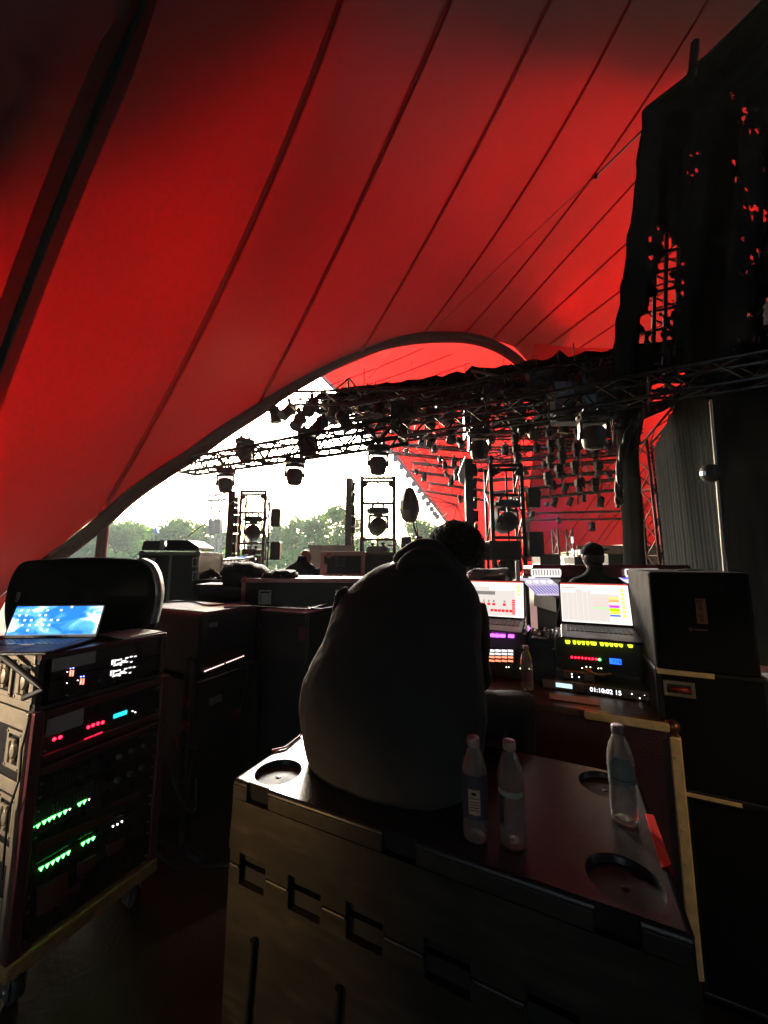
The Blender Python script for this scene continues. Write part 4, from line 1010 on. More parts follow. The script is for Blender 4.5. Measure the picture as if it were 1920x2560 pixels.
for am, dy, dx in ((a1, 0, 0), (a2, 27, -3)):
    b = MB(grid=True)
    def mark(x, y, w, h):
        p = onR(x + dx, y + dy); b.bb((RU - .0115, p.y - w / 2, p.z - h / 2), (RU - .0095, p.y + w / 2, p.z + h / 2))
    for x, y, w, h in ((282, 1656, .008, .022), (288, 1657, .004, .030), (297, 1650, .030, .006), (290, 1663, .020, .005), (301, 1657, .030, .003), (310, 1654, .022, .012), (300, 1661, .012, .005), (318, 1645, .014, .006), (318, 1655, .010, .006), (329, 1642, .012, .006), (329, 1655, .010, .006), (339, 1641, .012, .005), (303, 1662, .008, .006)): mark(x, y, w, h)
    b.build('white_marking', PADW, am)
    b = MB(grid=True)
    cx, cyy = (180, 1683) if am is a1 else (206, 1704)
    for k in (-3, 3): p = onR(cx + k, cyy); b.bb((RU - .0115, p.y - .0028, p.z - .012), (RU - .009, p.y + .0028, p.z + .012))
    b.build('level_bar', emit('bar_salmon', (1.0, 0.22, 0.15), 1.6), am)
    leds(am, [(onR(cx - 3, cyy - 12).y, onR(cx - 3, cyy - 12).z), (onR(cx + 4, cyy - 13).y, onR(cx + 4, cyy - 13).z)], LED_B, 'blue_indicator', 0.0025)
    leds(am, [(onR(cx - 11, cyy - 3).y, onR(cx - 11, cyy - 3).z), (onR(168, 1708).y, onR(168, 1708).z)], LED_W, 'white_indicator', 0.0015)
butterfly(t, -2.0, SV, 1.165, CREAM, 1.2); butterfly(t, -2.17, SV, 1.165, CREAM, 1.2)
b = MB(grid=True); b.bb((-2.45, SV - .006, 1.235), (-1.93, SV, 1.268)); b.bb((-2.45, SV - .006, 1.058), (-1.93, SV, 1.085)); b.bb((-1.94, SV - .010, 1.085), (-1.912, SV + .012, 1.235)); b.build('side_edging', CREAM, t, bevel=0.003)
# black cable across the left racks
b = MB(grid=True)
b.tube([L(-60, 1590, v=0.74), L(30, 1660, v=0.75), L(80, 1700, v=0.76), L(112, 1722, v=0.77), L(60, 1745, v=0.76)], 0.011, 8)
b.tube([L(75, 1790, v=0.77), L(55, 1870, v=0.77), L(48, 1950, v=0.77), L(20, 2030, v=0.77), L(5, 2200, v=0.77)], 0.004, 6)
tag(b.build('cable', BLACKM), 'black cable hanging across the brass latches of the left racks', 'cable')

# ---- laptop helper ----
def laptop(name, label, w, d, Mx, screen_fn, body, keys, lid_tilt, lid_h, thick=0.014, keyrow=True, keyglow=None):
    """Mx: world matrix, x right, y away from user, origin at middle of the hinge on the table"""
    t = thing(name, label, 'laptop', Mx.to_translation())
    def wv(o): return [Mx @ v for v in o]
    b = MB(); b.rbox((-w / 2, -d, 0), (w / 2, 0, thick), 0.012); b.v = wv(b.v); base = b.build('base', body, t)
    b = MB()
    if keyrow:
        rows, colsn = 5, 14; kw = w * 0.86 / colsn; kd = d * 0.42 / rows
        for r_ in range(rows):
            for c_ in range(colsn):
                if r_ == rows - 1 and 4 <= c_ <= 8: continue
                b.box((-w * 0.43 + kw * (c_ + .5), -d * 0.10 - kd * (r_ + .5), thick + 0.0015), (kw * .84, kd * .8, 0.003), taper=0.85)
        b.box((-w * 0.43 + kw * 6.5, -d * 0.10 - kd * 4.5, thick + .0015), (kw * 4.8, kd * .8, .003))
    b.v = wv(b.v); b.build('keyboard', keys, base)
    b = MB(); b.bb((-w * .14, -d * .95, thick + .0004), (w * .14, -d * .60, thick + .0012)); b.v = wv(b.v); b.build('touchpad', body, base)
    T = Matrix.Translation((0, 0, thick)) @ Matrix.Rotation(-lid_tilt, 4, 'X')
    b = MB(); b.rbox((-w / 2, 0, 0), (w / 2, 0.006, lid_h), 0.01, axis=1); b.v = wv([T @ v for v in b.v]); lid = b.build('lid', body if body is not CREAM else BLACK, t)
    # screen_fn(b, sx, sz, add) draws in 0..1 coordinates
    m_ = 0.009; sw, sh = w - 2 * m_, lid_h - 2.2 * m_
    def add(x0, y0, x1, y1, mt, lift=1, shape=None):
        q = MB(); yy = -0.0008 * lift
        q.bb((-sw / 2 + sw * x0, yy, m_ * 1.4 + sh * y0), (-sw / 2 + sw * x1, yy + 0.0006, m_ * 1.4 + sh * y1)); return q
    screen_fn(lid, add, lambda q, nm, mt, par: (setattr(q, 'v', wv([T @ v for v in q.v])), q.build(nm, mt, par))[1])
    return t
# left laptop with the blue cloud wallpaper
def sky_screen():
    m, nt = nodes_of('cloud_wallpaper'); out = N(nt, 'ShaderNodeOutputMaterial'); e = N(nt, 'ShaderNodeEmission'); tc = N(nt, 'ShaderNodeTexCoord')
    mp = N(nt, 'ShaderNodeMapping'); mp.inputs['Scale'].default_value = (5, 5, 11); mp.inputs['Rotation'].default_value = (0, 0.5, 0)
    nz = N(nt, 'ShaderNodeTexNoise', Scale=1.3, Detail=5.0, Distortion=0.8); nt.links.new(tc.outputs['Object'], mp.inputs[0]); nt.links.new(mp.outputs[0], nz.inputs['Vector'])
    cr = N(nt, 'ShaderNodeValToRGB'); el = cr.color_ramp.elements
    el[0].position = 0.40; el[0].color = (0.02, 0.16, 0.62, 1); el[1].position = 0.66; el[1].color = (0.95, 0.92, 0.80, 1)
    x = cr.color_ramp.elements.new(0.52); x.color = (0.10, 0.38, 0.85, 1)
    nt.links.new(nz.outputs['Fac'], cr.inputs[0]); nt.links.new(cr.outputs[0], e.inputs[0]); e.inputs[1].default_value = SCR
    nt.links.new(e.outputs[0], out.inputs[0]); return m
SCR = 0.22
def scr_left(lid, add, put):
    s = put(add(0, 0, 1, 1, None), 'screen', sky_screen(), lid)
    q = MB(); r2 = random.Random(3)
    ic = []
    for r_ in range(5):
        for c_ in range(7 - (r_ % 2)):
            if r2.random() < 0.75: ic.append((0.05 + c_ * 0.075 + 0.01 * r2.random(), 0.82 - r_ * 0.17))
    for x, y in ic + [(0.92, 0.62), (0.62, 0.93), (0.9, 0.75)]:
        a = add(x, y, x + 0.028, y + 0.075, None, 2); q.add(a.v, a.f)
    put(q, 'desktop_icons', emit('icon_white', (0.85, 0.9, 0.95), 0.8), s)
    put(add(0, 0, 1, 0.035, None, 2), 'task_bar', emit('bar_dark', (0.25, 0.35, 0.45), 0.5), s)
hl, hr = W(10, 1601, z=1.278), W(236, 1598, z=1.278); mid = (hl + hr) / 2
ax = (hr - hl); ww = ax.length * 1.04; an = math.atan2(ax.y, ax.x)
laptop('laptop', 'open laptop with blue cloudy sky wallpaper on the upper left rack', ww, ww * 0.66, Matrix.Translation(mid) @ Matrix.Rotation(an, 4, 'Z') @ Matrix.Translation((0, 0, -0.006)), scr_left, BLACK, mat('laptop_keys', (0.05, 0.05, 0.055), 0.3), R(18), 0.155)

# ---- big black rounded speaker cabinet behind the laptop ----
t = thing('speaker_cabinet', 'large black rounded speaker cabinet behind the left laptop, upright on the rack', 'speaker', W(200, 1590, y=2.15))
Y = 2.12; outl = [(18, 1600), (10, 1530), (18, 1470), (34, 1430), (52, 1408), (80, 1400), (160, 1395), (240, 1393), (310, 1396), (345, 1400), (368, 1412), (382, 1440), (388, 1480), (382, 1520), (372, 1560), (358, 1584), (330, 1594), (200, 1608)]
sm = catmull([W(x, y, y=Y) for x, y in outl], 4); n = len(sm); ctr = sum(sm, Vector()) / n
b = MB()
rings = []
for off, sc in ((0.0, 0.0), (-0.03, 0.6), (-0.025, 0.9), (-0.005, 0.985), (0.03, 1.0), (0.10, 0.985), (0.13, 0.93), (0.14, 0.0)):
    rings.append([ctr + (p - ctr) * max(sc, 0.01) + Vector((0, off, 0)) for p in sm])
b.add([p for r_ in rings for p in r_], [(k * n + j, k * n + (j + 1) % n, (k + 1) * n + (j + 1) % n, (k + 1) * n + j) for k in range(len(rings) - 1) for j in range(n)], True)
b.build('cabinet', mat('cabinet_foam', (0.014, 0.013, 0.012), 0.9, bump=0.3, bscale=150, spec=0.12), t)
b = MB(); q = catmull([W(x, y, y=Y) for x, y in ((345, 1398), (370, 1411), (385, 1440), (391, 1480), (386, 1520), (376, 1560))], 5)
b.sheet([[p + Vector((0.004, -0.012, 0)), p + Vector((0.016, 0.0, 0.003)), p + Vector((0.012, 0.05, 0.003))] for p in q]); b.build('side_trim', mat('grey_trim', (0.17, 0.18, 0.17), 0.45), t, solid=0.006)
b = MB(); q = catmull([W(x, y, y=Y + .03) for x, y in ((392, 1436), (396, 1450), (394, 1490), (390, 1525))], 5); b.tube(q, 0.006, 6); b.build('handle', BLACKM, t)
M3 = Matrix(((0, -1, 0), (0, 0, -1), (1, 0, 0))).transposed()
def M3_from(x, y): # reading dir, up dir
    x = Vector(x).normalized(); y = Vector(y).normalized(); z = x.cross(y)
    return Matrix((x, y, z)).transposed()
lt = text('NZ8', 0.028, mat('pale_lettering', (0.45, 0.42, 0.4), 0.5), W(45, 1493, y=Y - 0.034), M3_from((0.17, 0, 1), (-1, 0, 0.17)), 'lettering', None)
lt.parent = t; lt.matrix_parent_inverse = MW[t].inverted()
# white cloth edge / papers on the rack beside the cabinet
b = MB(grid=True); b.bb((-2.15, 1.13, 1.270), (-1.93, 1.32, 1.276)); tag(b.build('paper_sheet', mat('paper', (0.6, 0.6, 0.58), 0.6)), 'pale sheet lying on the upper left rack beside the cabinet', 'paper')

# ---- dark stands with red knobs behind the left racks ----
t = gthing('console_case', 'black rounded case with a row of tiny red lights behind the left racks', 'case', -2.55, 2.0, 0.86)
CU0, CU1, CV0, CV1 = -3.05, -2.16, 1.74, 2.24
b = MB(grid=True); b.rbox((CU0, CV0, 0.88), (CU1, CV1, 1.30), 0.05, axis=0, seg=6); b.build('body', PLY, t, bevel=0.004)
TOP_SHEEN = mat('painted_sheen', (0.78, 0.80, 0.84), 0.4, var=0.06, scale=8, rvar=.08)  # near white colour stands in for daylight sheen on the case tops
b = MB(grid=True); b.bb((CU0 + .02, CV0 + .05, 1.301), (CU1 - .012, CV1 - .05, 1.305)); b.build('console_top_sheen', TOP_SHEEN, t)
b = MB(grid=True)
pts = [L(512 + (608 - 512) * k / 23, 1678 + (1640 - 1678) * k / 23, u=CU1) for k in range(24) if k != 12]
for p in pts: b.lathe((CU1 + .001, p.y, p.z), [(0.0032, 0), (0.0025, 0.003), (0.0004, 0.004)], 8, axis=(1, 0, 0))
b.build('indicator_row', LED_P, t)
q = [L(513, 1650, u=CU1), L(608, 1617, u=CU1), L(608, 1635, u=CU1), L(513, 1671, u=CU1)]
b = MB(grid=True); b.bb((CU1, q[0].y, q[3].z + .01), (CU1 + .004, q[1].y, q[1].z - 0.01)); b.build('slot', mat('maroon_slot', (0.06, 0.012, 0.015), 0.4), t)
edge_case('flight_case', 'black flight case with dull edge bars beneath the rounded console case', 'case', -3.05, -2.14, 1.72, 2.26, 0.05, 0.875, PLY, mat('dark_edging', (0.035, 0.035, 0.035), 0.4, metal=0.5), corners=False)
edge_case('flight_case', 'black flight case with pale top just left of the seated person', 'case', -2.2, -1.735, 2.3, 2.62, 0.0, 1.25, PLY, mat('dark_edging2', (0.04, 0.045, 0.04), 0.4, metal=0.4), corners=False)
t = gthing('sticker', 'faded red sticker on the case left of the seated person', 'sticker', -1.8, 2.3, 1.0)
b = MB(grid=True); q = L(755, 1585, v=2.296); b.bb((q.x - .03, 2.2965, q.z - .05), (q.x + .03, 2.2985, q.z + .05)); b.build('sheet', mat('faded_red', (0.16, 0.03, 0.04), 0.6), t)
b = MB(grid=True); q = L(655, 1675, v=2.296); b.bb((q.x - .03, 2.2965, q.z - .03), (q.x + .02, 2.2985, q.z + .03)); tag(b.build('sticker', mat('faded_red2', (0.08, 0.02, 0.02), 0.6)), 'small dark red sticker low on the case left of the seated person', 'sticker')
b = MB(grid=True); b.bb((-2.19, 2.31, 1.254), (-1.745, 2.61, 1.258)); tag(b.build('case_top_sheen', TOP_SHEEN), 'added sheet coloured with daylight sheen on the case left of the seated man', 'mat')
# metal rack frame standing between left rack and cases
t = gthing('metal_stand', 'thin dark metal stand with two red knobs right of the left racks', 'stand', -2.0, 1.62, 0)
b = MB(grid=True)
for x in (462, 478):
    p = L(x, 1750, v=1.62); b.bb((p.x - .012, 1.61, 0.25), (p.x + .012, 1.635, 1.06))
p = L(470, 1750, v=1.62); b.bb((p.x - .12, 1.612, 0.55), (p.x + .12, 1.632, 0.58)); b.bb((p.x - .2, 1.6, 0.0), (p.x + .2, 1.64, 0.03)); b.bb((p.x - .02, 1.6, 0.0), (p.x + .02, 1.64, 0.25))
b.build('frame', mat('stand_metal', (0.05, 0.05, 0.05), 0.4, metal=0.5), t)
for y in (1755, 1812):
    p = L(470, y, v=1.60); b = MB(grid=True); b.lathe(p, [(0.012, 0), (0.026, 0.008), (0.028, 0.02), (0.02, 0.03), (0.004, 0.032)], 14, axis=(0, -1, 0)); b.build('knob', mat('red_knob', (0.22, 0.03, 0.04), 0.35), t)
b = MB(grid=True); p = L(432, 1858, v=1.55); b.rbox((p.x - .025, 1.55, p.z - .03), (p.x + .025, 1.57, p.z + .03), 0.008, axis=1); tag(b.build('orange_tag', DIM_O), 'small orange tag hanging behind the right edge of the left rack', 'tag')
# long white topped trunk and things behind
b = MB(grid=True)
for z, s in ((1.27, 0), (1.285, 0.06)): b.bb((-3.6, 2.95 + s, z), (-1.55, 3.35 - s, z + 0.014))
b.tube([(-3.62, 2.93, 1.29), (-1.55, 2.93, 1.29)], 0.012, 8)
tag(b.build('long_tray', mat('white_tray', (0.55, 0.57, 0.6), 0.35, var=0.1)), 'long whitish tray lying across the cases in front of the red edged case', 'tray')
edge_case('flight_case', 'low black trunk under the long whitish tray', 'case', -3.6, -1.55, 2.95, 3.4, 0.0, 1.265, PLY, ALU, corners=False)
b = MB(grid=True); b.tube([L(x, y, z=1.31) for x, y in ((560, 1518), (640, 1516), (700, 1520), (770, 1524), (800, 1515), (815, 1509), (780, 1512))], 0.006, 6); b.tube([L(x, y, z=1.31) for x, y in ((770, 1520), (800, 1524), (840, 1518), (848, 1530))], 0.008, 6)
tag(b.build('cable', BLACKM), 'black cable looped on the pale case top left of the seated person', 'cable')

# tall case with silver edging and devices on its top
Y0 = 4.0
a = W(352, 1380, y=Y0); c = W(500, 1382, y=Y0)
def wcase(name, label, x0, x1, ytop, ybot, Y, depth, m, me, ew=0.03, mid_post=None, corners=True, cat='case'):
    a = W(x0, ytop, y=Y); c = W(x1, ytop, y=Y); z1 = a.z; z0 = max(0, W(x0, ybot, y=Y).z) if ybot else 0.0
    t = thing(name, label, cat, (a.x / 2 + c.x / 2, Y + depth / 2, z0))
    b = MB(); b.bb((a.x, Y, z0), (c.x, Y + depth, z1)); b.build('panel', m, t, bevel=0.004)
    b = MB(); e = 0.004
    for X, s in ((a.x, -1), (c.x, 1)):
        for YY, q in ((Y, -1), (Y + depth, 1)): b.bb((X + s * e, YY + q * e, z0), (X - s * ew, YY - q * ew, z1))
    for zz, s in ((z0, -1), (z1, 1)):
        for YY, q in ((Y, -1), (Y + depth, 1)): b.bb((a.x + .001, YY + q * (e + .001), zz + s * e), (c.x - .001, YY - q * ew, zz - s * ew))
        for X, q in ((a.x, -1), (c.x, 1)): b.bb((X + q * (e + .001), Y + .001, zz + s * (e - .001)), (X - q * ew, Y + depth - .001, zz - s * (ew - .001)))
    if mid_post: X = W(mid_post, ytop, y=Y).x; b.bb((X - ew / 2, Y - e, z0), (X + ew / 2, Y, z1))
    b.build('edging', me, t, bevel=0.006)
    if corners:
        for X in (a.x + .015, c.x - .015): b = MB(); b.ell((X, Y + .012, z1 - .012), (.032, .032, .032), 12, 8); b.build('corner_ball', me, t)
    return t, a, c
t, a, c = wcase('flight_case', 'tall black flight case with silver edging and two catches on its right side', 350, 498, 1381, None, 4.0, 0.6, PLY, mat('grey_edging', (0.20, 0.21, 0.2), 0.4, metal=0.6), mid_post=428)
for y in (1406, 1440):
    p = W(490, y, y=3.99); b = MB()
    for r_ in ((-.035, .05, .035, .038), (-.035, -.038, .035, -.05), (-.035, -.05, -.025, .05), (.025, -.05, .035, .05)): b.bb((p.x + r_[0], 3.975, p.z + r_[1]), (p.x + r_[2], 3.985, p.z + r_[3]))
    b.build('catch', mat('pale_catch', (0.45, 0.46, 0.45), 0.4, metal=0.4), t, bevel=0.003)
b = MB(); p = W(384, 1400, y=3.99); b.bb((p.x - .02, 3.98, p.z - .02), (p.x + .02, 3.99, p.z + .02)); b.build('label', mat('white_label', (0.6, 0.6, 0.6), 0.6), t)
t = thing('floor_wedge', 'dark blue grey wedge monitor on top of the tall case', 'speaker', W(380, 1380, y=4.2))
b = MB(); A0 = W(352, 1378, y=4.15); A1 = W(402, 1378, y=4.15); h = W(352, 1352, y=4.15).z
b.add([(A0.x, 4.15, A0.z + .012), (A1.x + .08, 4.15, A0.z + .012), (A1.x, 4.15, h), (A0.x + .02, 4.15, h), (A0.x, 4.5, A0.z + .012), (A1.x + .08, 4.5, A0.z + .012), (A1.x, 4.5, h), (A0.x + .02, 4.5, h)], [(0, 1, 2, 3), (7, 6, 5, 4), (0, 4, 5, 1), (1, 5, 6, 2), (2, 6, 7, 3), (3, 7, 4, 0)])
b.build('housing', mat('blue_grey', (0.05, 0.06, 0.07), 0.4), t, bevel=0.01)
t = thing('floor_wedge', 'black wedge monitor at the right end on the tall case', 'speaker', W(440, 1380, y=4.2))
b = MB(); A0 = W(414, 1379, y=4.12); A1 = W(496, 1379, y=4.12); h = W(352, 1350, y=4.12).z; m1 = W(468, 1360, y=4.12)
b.add([(A0.x, 4.12, A0.z + .012), (A1.x, 4.12, A0.z + .012), (A1.x, 4.12, A0.z + .05), (m1.x, 4.12, h), (A0.x, 4.12, h)] + [(A0.x, 4.5, A0.z + .012), (A1.x, 4.5, A0.z + .012), (A1.x, 4.5, A0.z + .05), (m1.x, 4.5, h), (A0.x, 4.5, h)], [(0, 1, 2, 3, 4), (9, 8, 7, 6, 5), (0, 5, 6, 1), (1, 6, 7, 2), (2, 7, 8, 3), (3, 8, 9, 4), (4, 9, 5, 0)])
b.build('housing', BLACK, t, bevel=0.01)
b = MB(); p = W(405, 1365, y=4.11); b.bb((p.x - .02, 4.1, A0.z + .012), (p.x + .015, 4.13, h)); b.build('pale_side', mat('pale_side', (0.4, 0.42, 0.42), 0.5), t)
# red edged long case, upright red edged case, shroud, bag, jacket
t, a, c = wcase('flight_case', 'long black flight case with pinkish red edging in front of the seated stagehand', 606, 1000, 1447, None, 3.3, 0.6, PLY, ALUR, 0.035)
for x in (663, 855):
    p = W(x, 1493, y=3.29); b = MB()
    for r_ in ((-.055, .05, .055, .062), (-.055, -.06, -.04, .05), (.04, -.06, .055, .05), (-.035, -.06, .035, .035)): b.bb((p.x + r_[0], 3.275, p.z + r_[1]), (p.x + r_[2], 3.288, p.z + r_[3]))
    b.build('catch', mat('pale_catch', (0.45, 0.46, 0.45), 0.4, metal=0.4), t, bevel=0.003)
t, a, c = wcase('flight_case', 'upright black case with reddish edging and a round catch behind the long one', 802, 912, 1380, 1444, 4.4, 0.5, PLY, ALUR, 0.045, corners=False)
b = MB(); b.lathe(W(823, 1389, y=4.385), [(0.035, 0), (0.03, 0.008), (0.005, 0.012)], 14, axis=(0, -1, 0)); p = W(812, 1420, y=4.385); b.rbox((p.x - .03, 4.38, p.z - .06), (p.x + .03, 4.392, p.z + .05), 0.01, axis=1); b.build('catch', ALUR, t)
b = MB()
for x in (842, 860):
    for dz in (0.04, -0.0, -0.04): p = W(x, 1408, y=4.39); b.bb((p.x - .022, 4.388, p.z + dz), (p.x + .022, 4.394, p.z + dz + .03))
b.build('stencil_marks', mat('stencil_grey', (0.06, 0.06, 0.06), 0.6), t)
wcase('flight_case', 'dark case to the right of the upright red edged case, partly behind the seated man', 914, 1060, 1381, 1446, 4.5, 0.5, mat('blue_black_ply', (0.02, 0.022, 0.03), 0.4), mat('brownish_edging', (0.12, 0.09, 0.08), 0.4, metal=0.4), 0.03, corners=False)
wcase('flight_case', 'low black case left of the long red edged case', 488, 640, 1462, None, 3.5, 0.5, PLY, BLACK, corners=False)
wcase('flight_case', 'low dark case under the microphone behind the other low case', 486, 600, 1450, None, 3.9, 0.5, PLY, BLACK, corners=False)
def blob(name, label, cat, pts, Y, depth, m, amp=0.02, parent=None):
    sm = catmull([W(x, y, y=Y) for x, y in pts] , 4); n = len(sm); c = sum(sm, Vector()) / n; b = MB(); rings = []
    for k in range(9):
        an = math.pi * k / 8; sc = max(0.02, math.sin(an) ** 0.4); off = -math.cos(an) * depth / 2
        rings.append([c + (p - c) * sc + Vector((amp * math.sin(j * 0.9 + k), off, amp * math.sin(j * 1.7 + k * 1.3))) for j, p in enumerate(sm)])
    b.add([p for r_ in rings for p in r_], [(k * n + j, k * n + (j + 1) % n, (k + 1) * n + (j + 1) % n, (k + 1) * n + j) for k in range(8) for j in range(n)], True)
    b.add(rings[0], [tuple(range(n))]); b.add(rings[-1], [tuple(reversed(range(n)))])
    return tag(b.build(name, m, parent), label, cat)
blob('cloth_bag', 'black soft equipment bag slumped left of the long red edged case', 'bag', [(564, 1470), (566, 1420), (580, 1408), (620, 1405), (655, 1415), (672, 1432), (668, 1452), (620, 1474)], 3.65, 0.4, mat('bag_cloth', (0.02, 0.02, 0.024), 0.8, bump=0.5, bscale=50), 0.008)
blob('folded_jacket', 'crumpled dark jacket lying on the long red edged case', 'jacket', [(655, 1443), (672, 1430), (700, 1424), (735, 1427), (742, 1436), (738, 1446), (700, 1448)], 3.45, 0.3, mat('jacket_cloth', (0.035, 0.033, 0.028), 0.8, bump=0.6, bscale=40), 0.007)
# music stand and small mixer cluster by the stage edge
t = thing('keyboard_stand', 'small reddish table with a grey mixer and tilted tablet near the stage edge', 'table', W(560, 1440, y=5.5) * 1)
t.location.z = 0; MW[t] = Matrix.Translation(t.location)
b = MB(); A0 = W(498, 1421, y=5.2); A1 = W(640, 1418, y=5.2); b.bb((A0.x, 5.2, A0.z - .02), (A1.x, 5.7, A0.z + .01)); b.build('table_top', mat('red_brown', (0.22, 0.06, 0.06), 0.5), t)
b = MB()
for x in (A0.x + .1, A1.x - .1): b.cyl((x, 5.45, 0), (x, 5.45, A0.z), 0.02, 8)
b.build('leg', TRUSSM, t)
t = thing('mixer', 'grey mixing desk wedge on the reddish table near the stage edge', 'mixer', W(560, 1420, y=5.4))
b = MB(); q0 = W(535, 1418, y=5.3); q1 = W(600, 1416, y=5.3); zt = q0.z + .0
b.add([(q0.x, 5.25, zt), (q1.x, 5.25, zt), (q1.x, 5.65, zt), (q0.x, 5.65, zt), (q0.x + .02, 5.27, zt + .04), (q1.x, 5.27, zt + .04), (q1.x, 5.63, zt + .14), (q0.x + .06, 5.63, zt + .14)], [(3, 2, 1, 0), (4, 5, 6, 7), (0, 1, 5, 4), (1, 2, 6, 5), (2, 3, 7, 6), (3, 0, 4, 7)])
b.build('housing', mat('mixer_grey', (0.25, 0.26, 0.26), 0.45), t, bevel=0.005)
b = MB()
for k in range(6): b.cyl((q0.x + .05 + k * .05, 5.4, zt + .08), (q0.x + .05 + k * .05, 5.39, zt + .105), .01, 8)
b.build('knob', BLACK, t)
t = thing('tablet', 'flat tablet with bluish screen tilted on a stand above the mixer', 'tablet', W(600, 1395, y=4.6))
b = MB(); q = [W(556, 1399, y=4.5), W(606, 1397, y=4.5), W(636, 1390, y=4.8), W(572, 1393, y=4.9)]
b.add(q + [p + Vector((0, 0, -.018)) for p in q], [(0, 1, 2, 3), (7, 6, 5, 4), (0, 4, 5, 1), (1, 5, 6, 2), (2, 6, 7, 3), (3, 7, 4, 0)]); b.build('slab', mat('tablet_grey', (0.3, 0.3, 0.32), 0.3), t)
b = MB(); q = [W(590, 1395.5, y=4.62) + Vector((0, 0, .004)), W(612, 1394, y=4.6) + Vector((0, 0, .004)), W(622, 1391.5, y=4.75) + Vector((0, 0, .004)), W(600, 1392.5, y=4.78) + Vector((0, 0, .004))]; b.quad(*q); b.build('screen', emit('tablet_blue', (0.15, 0.35, 0.9), 0.8), t)
b = MB(); p = W(600, 1398, y=4.7); b.cyl((p.x, 4.7, 0), (p.x, 4.7, p.z - .02), .02, 8); b.build('stand', TRUSSM, t)
t = thing('microphone', 'black microphone lying on the low case', 'microphone', W(530, 1448, y=4.0))
b = MB(); b.cyl(W(508, 1453, y=4.0), W(545, 1449, y=4.0), 0.014, 8, r2=0.022); b.build('handle', BLACK, t)
b = MB(); b.ell(W(552, 1448, y=4.0), (0.042, 0.032, 0.034)); b.build('grille', BLACK, t)
for k, (x, y, r_) in enumerate(((528, 1431, .05), (540, 1436, .035), (558, 1433, .035))):
    b = MB(); b.ell(W(x, y, y=4.3), (r_, r_, r_ * .8), 10, 8); b.ell(W(x + 6, y + 5, y=4.3), (r_ * .7, r_ * .7, r_ * .9), 8, 6)
    tag(b.build('headphone_cushion', mat('dark_maroon', (0.05, 0.02, 0.02), 0.6)), ['largest dark maroon headset lump behind the microphone', 'small maroon lump right of the largest behind the microphone', 'maroon lump nearest the black bag behind the microphone'][k], 'headset')
b = MB(); q0 = W(775, 1371, y=6); q1 = W(884, 1371, y=6); b.bb((q0.x, 6, 0.9), (q1.x, 6.05, q0.z)); b.bb((q0.x - .02, 5.97, q0.z), (q1.x + .02, 6.08, q0.z + .05))
tag(b.build('white_screen_board', mat('warm_white', (0.72, 0.70, 0.6), 0.5)), 'warm white board standing behind the bald seated man', 'board')
b = MB(); b.tube([W(768, 1358, y=6), W(785, 1356, y=6), W(798, 1362, y=6), W(802, 1372, y=6)], .006, 5); tag(b.build('gooseneck_lamp', BLACKM), 'thin bent lamp neck above the warm white board', 'lamp')

# loose cables, tape and stickers around the gear
def cab(pts, r, m, label, z=None):
    b = MB(grid=True); b.tube(catmull([Vector(p) for p in pts], 6), r, 7); return tag(b.build('cable', m), label, 'cable')
CABG = mat('dark_cable', (0.018, 0.018, 0.018), 0.45)
cab([(-1.98, 1.30, .32), (-1.85, 1.42, .12), (-1.78, 1.62, .012), (-1.60, 1.75, .012), (-1.52, 2.05, .012), (-1.62, 2.4, .012)], .008, CABG, 'black cable drooping from the lower left rack onto the floor')
cab([(-1.95, 1.40, .60), (-1.86, 1.46, .38), (-1.88, 1.55, .30), (-1.95, 1.60, .42)], .006, CABG, 'thin cable loop hanging between the left rack and the metal stand')
cab([(-1.70, 2.28, 1.26), (-1.68, 2.26, 1.0), (-1.64, 2.24, .6), (-1.60, 2.1, .2), (-1.45, 1.95, .012), (-1.2, 1.8, .012)], .009, CABG, 'thick cable running down the front of the case beside the seated man')
cab([(-2.12, 1.9, .86), (-2.08, 1.92, .62), (-2.10, 2.02, .5), (-2.12, 2.10, .7), (-2.13, 2.14, .87)], .007, CABG, 'cable loop hanging below the console case with tiny red lights')
cab([(-3.3, 1.76, 1.306), (-3.0, 1.86, 1.312), (-2.8, 2.12, 1.312), (-2.4, 2.0, 1.312), (-2.19, 2.18, 1.312), (-2.15, 2.3, 1.1)], .006, CABG, 'thin cable wandering over the pale top of the rounded console case')
for k, (u, v0, z, w, h, c, l) in enumerate([(-2.138, 1.82, .70, .10, .05, (.28, .27, .24), 'small pale gear label on the lower case under the rounded console case'), (-2.138, 2.02, .55, .06, .06, (.25, .05, .04), 'small square red sticker on the lower case under the rounded console case'), (-2.158, 1.80, 1.20, .07, .03, (.22, .22, .2), 'small grey sticker near the top of the rounded console case')]):
    b = MB(grid=True); b.bb((u, v0, z), (u + .0015, v0 + w, z + h)); tag(b.build('gear_sticker', mat('sticker%d' % k, c, .7)), l, 'sticker')
# ================= right desk =================
t = edge_case('road_case', 'large maroon road case in front of the laptops with brass corner edging', 'case', -1.0, 0.375, 1.92, 2.62, 0.02, 0.998, MAROON, mat('maroon_brass', (0.16, 0.07, 0.04), 0.34, metal=0.7, var=0.5, scale=20), ew=0.03)
b = MB(grid=True)
b.rbox((0.345, 1.905, 0.12), (0.384, 1.915, 0.955), 0.012, axis=1); b.rbox((0.377, 1.91, 0.12), (0.386, 1.95, 0.955), 0.004, axis=2)
b.rbox((0.05, 1.905, 0.968), (0.352, 1.916, 1.003), 0.01, axis=1)
for z in (0.2, 0.35, 0.5, 0.62, 0.75, 0.88): b.cyl((0.365, 1.905, z), (0.365, 1.901, z), 0.008, 8)
for u in (0.1, 0.2, 0.3): b.cyl((u, 1.905, 0.985), (u, 1.901, 0.985), 0.007, 8)
b.build('corner_guard', BRASS, t, bevel=0.002)
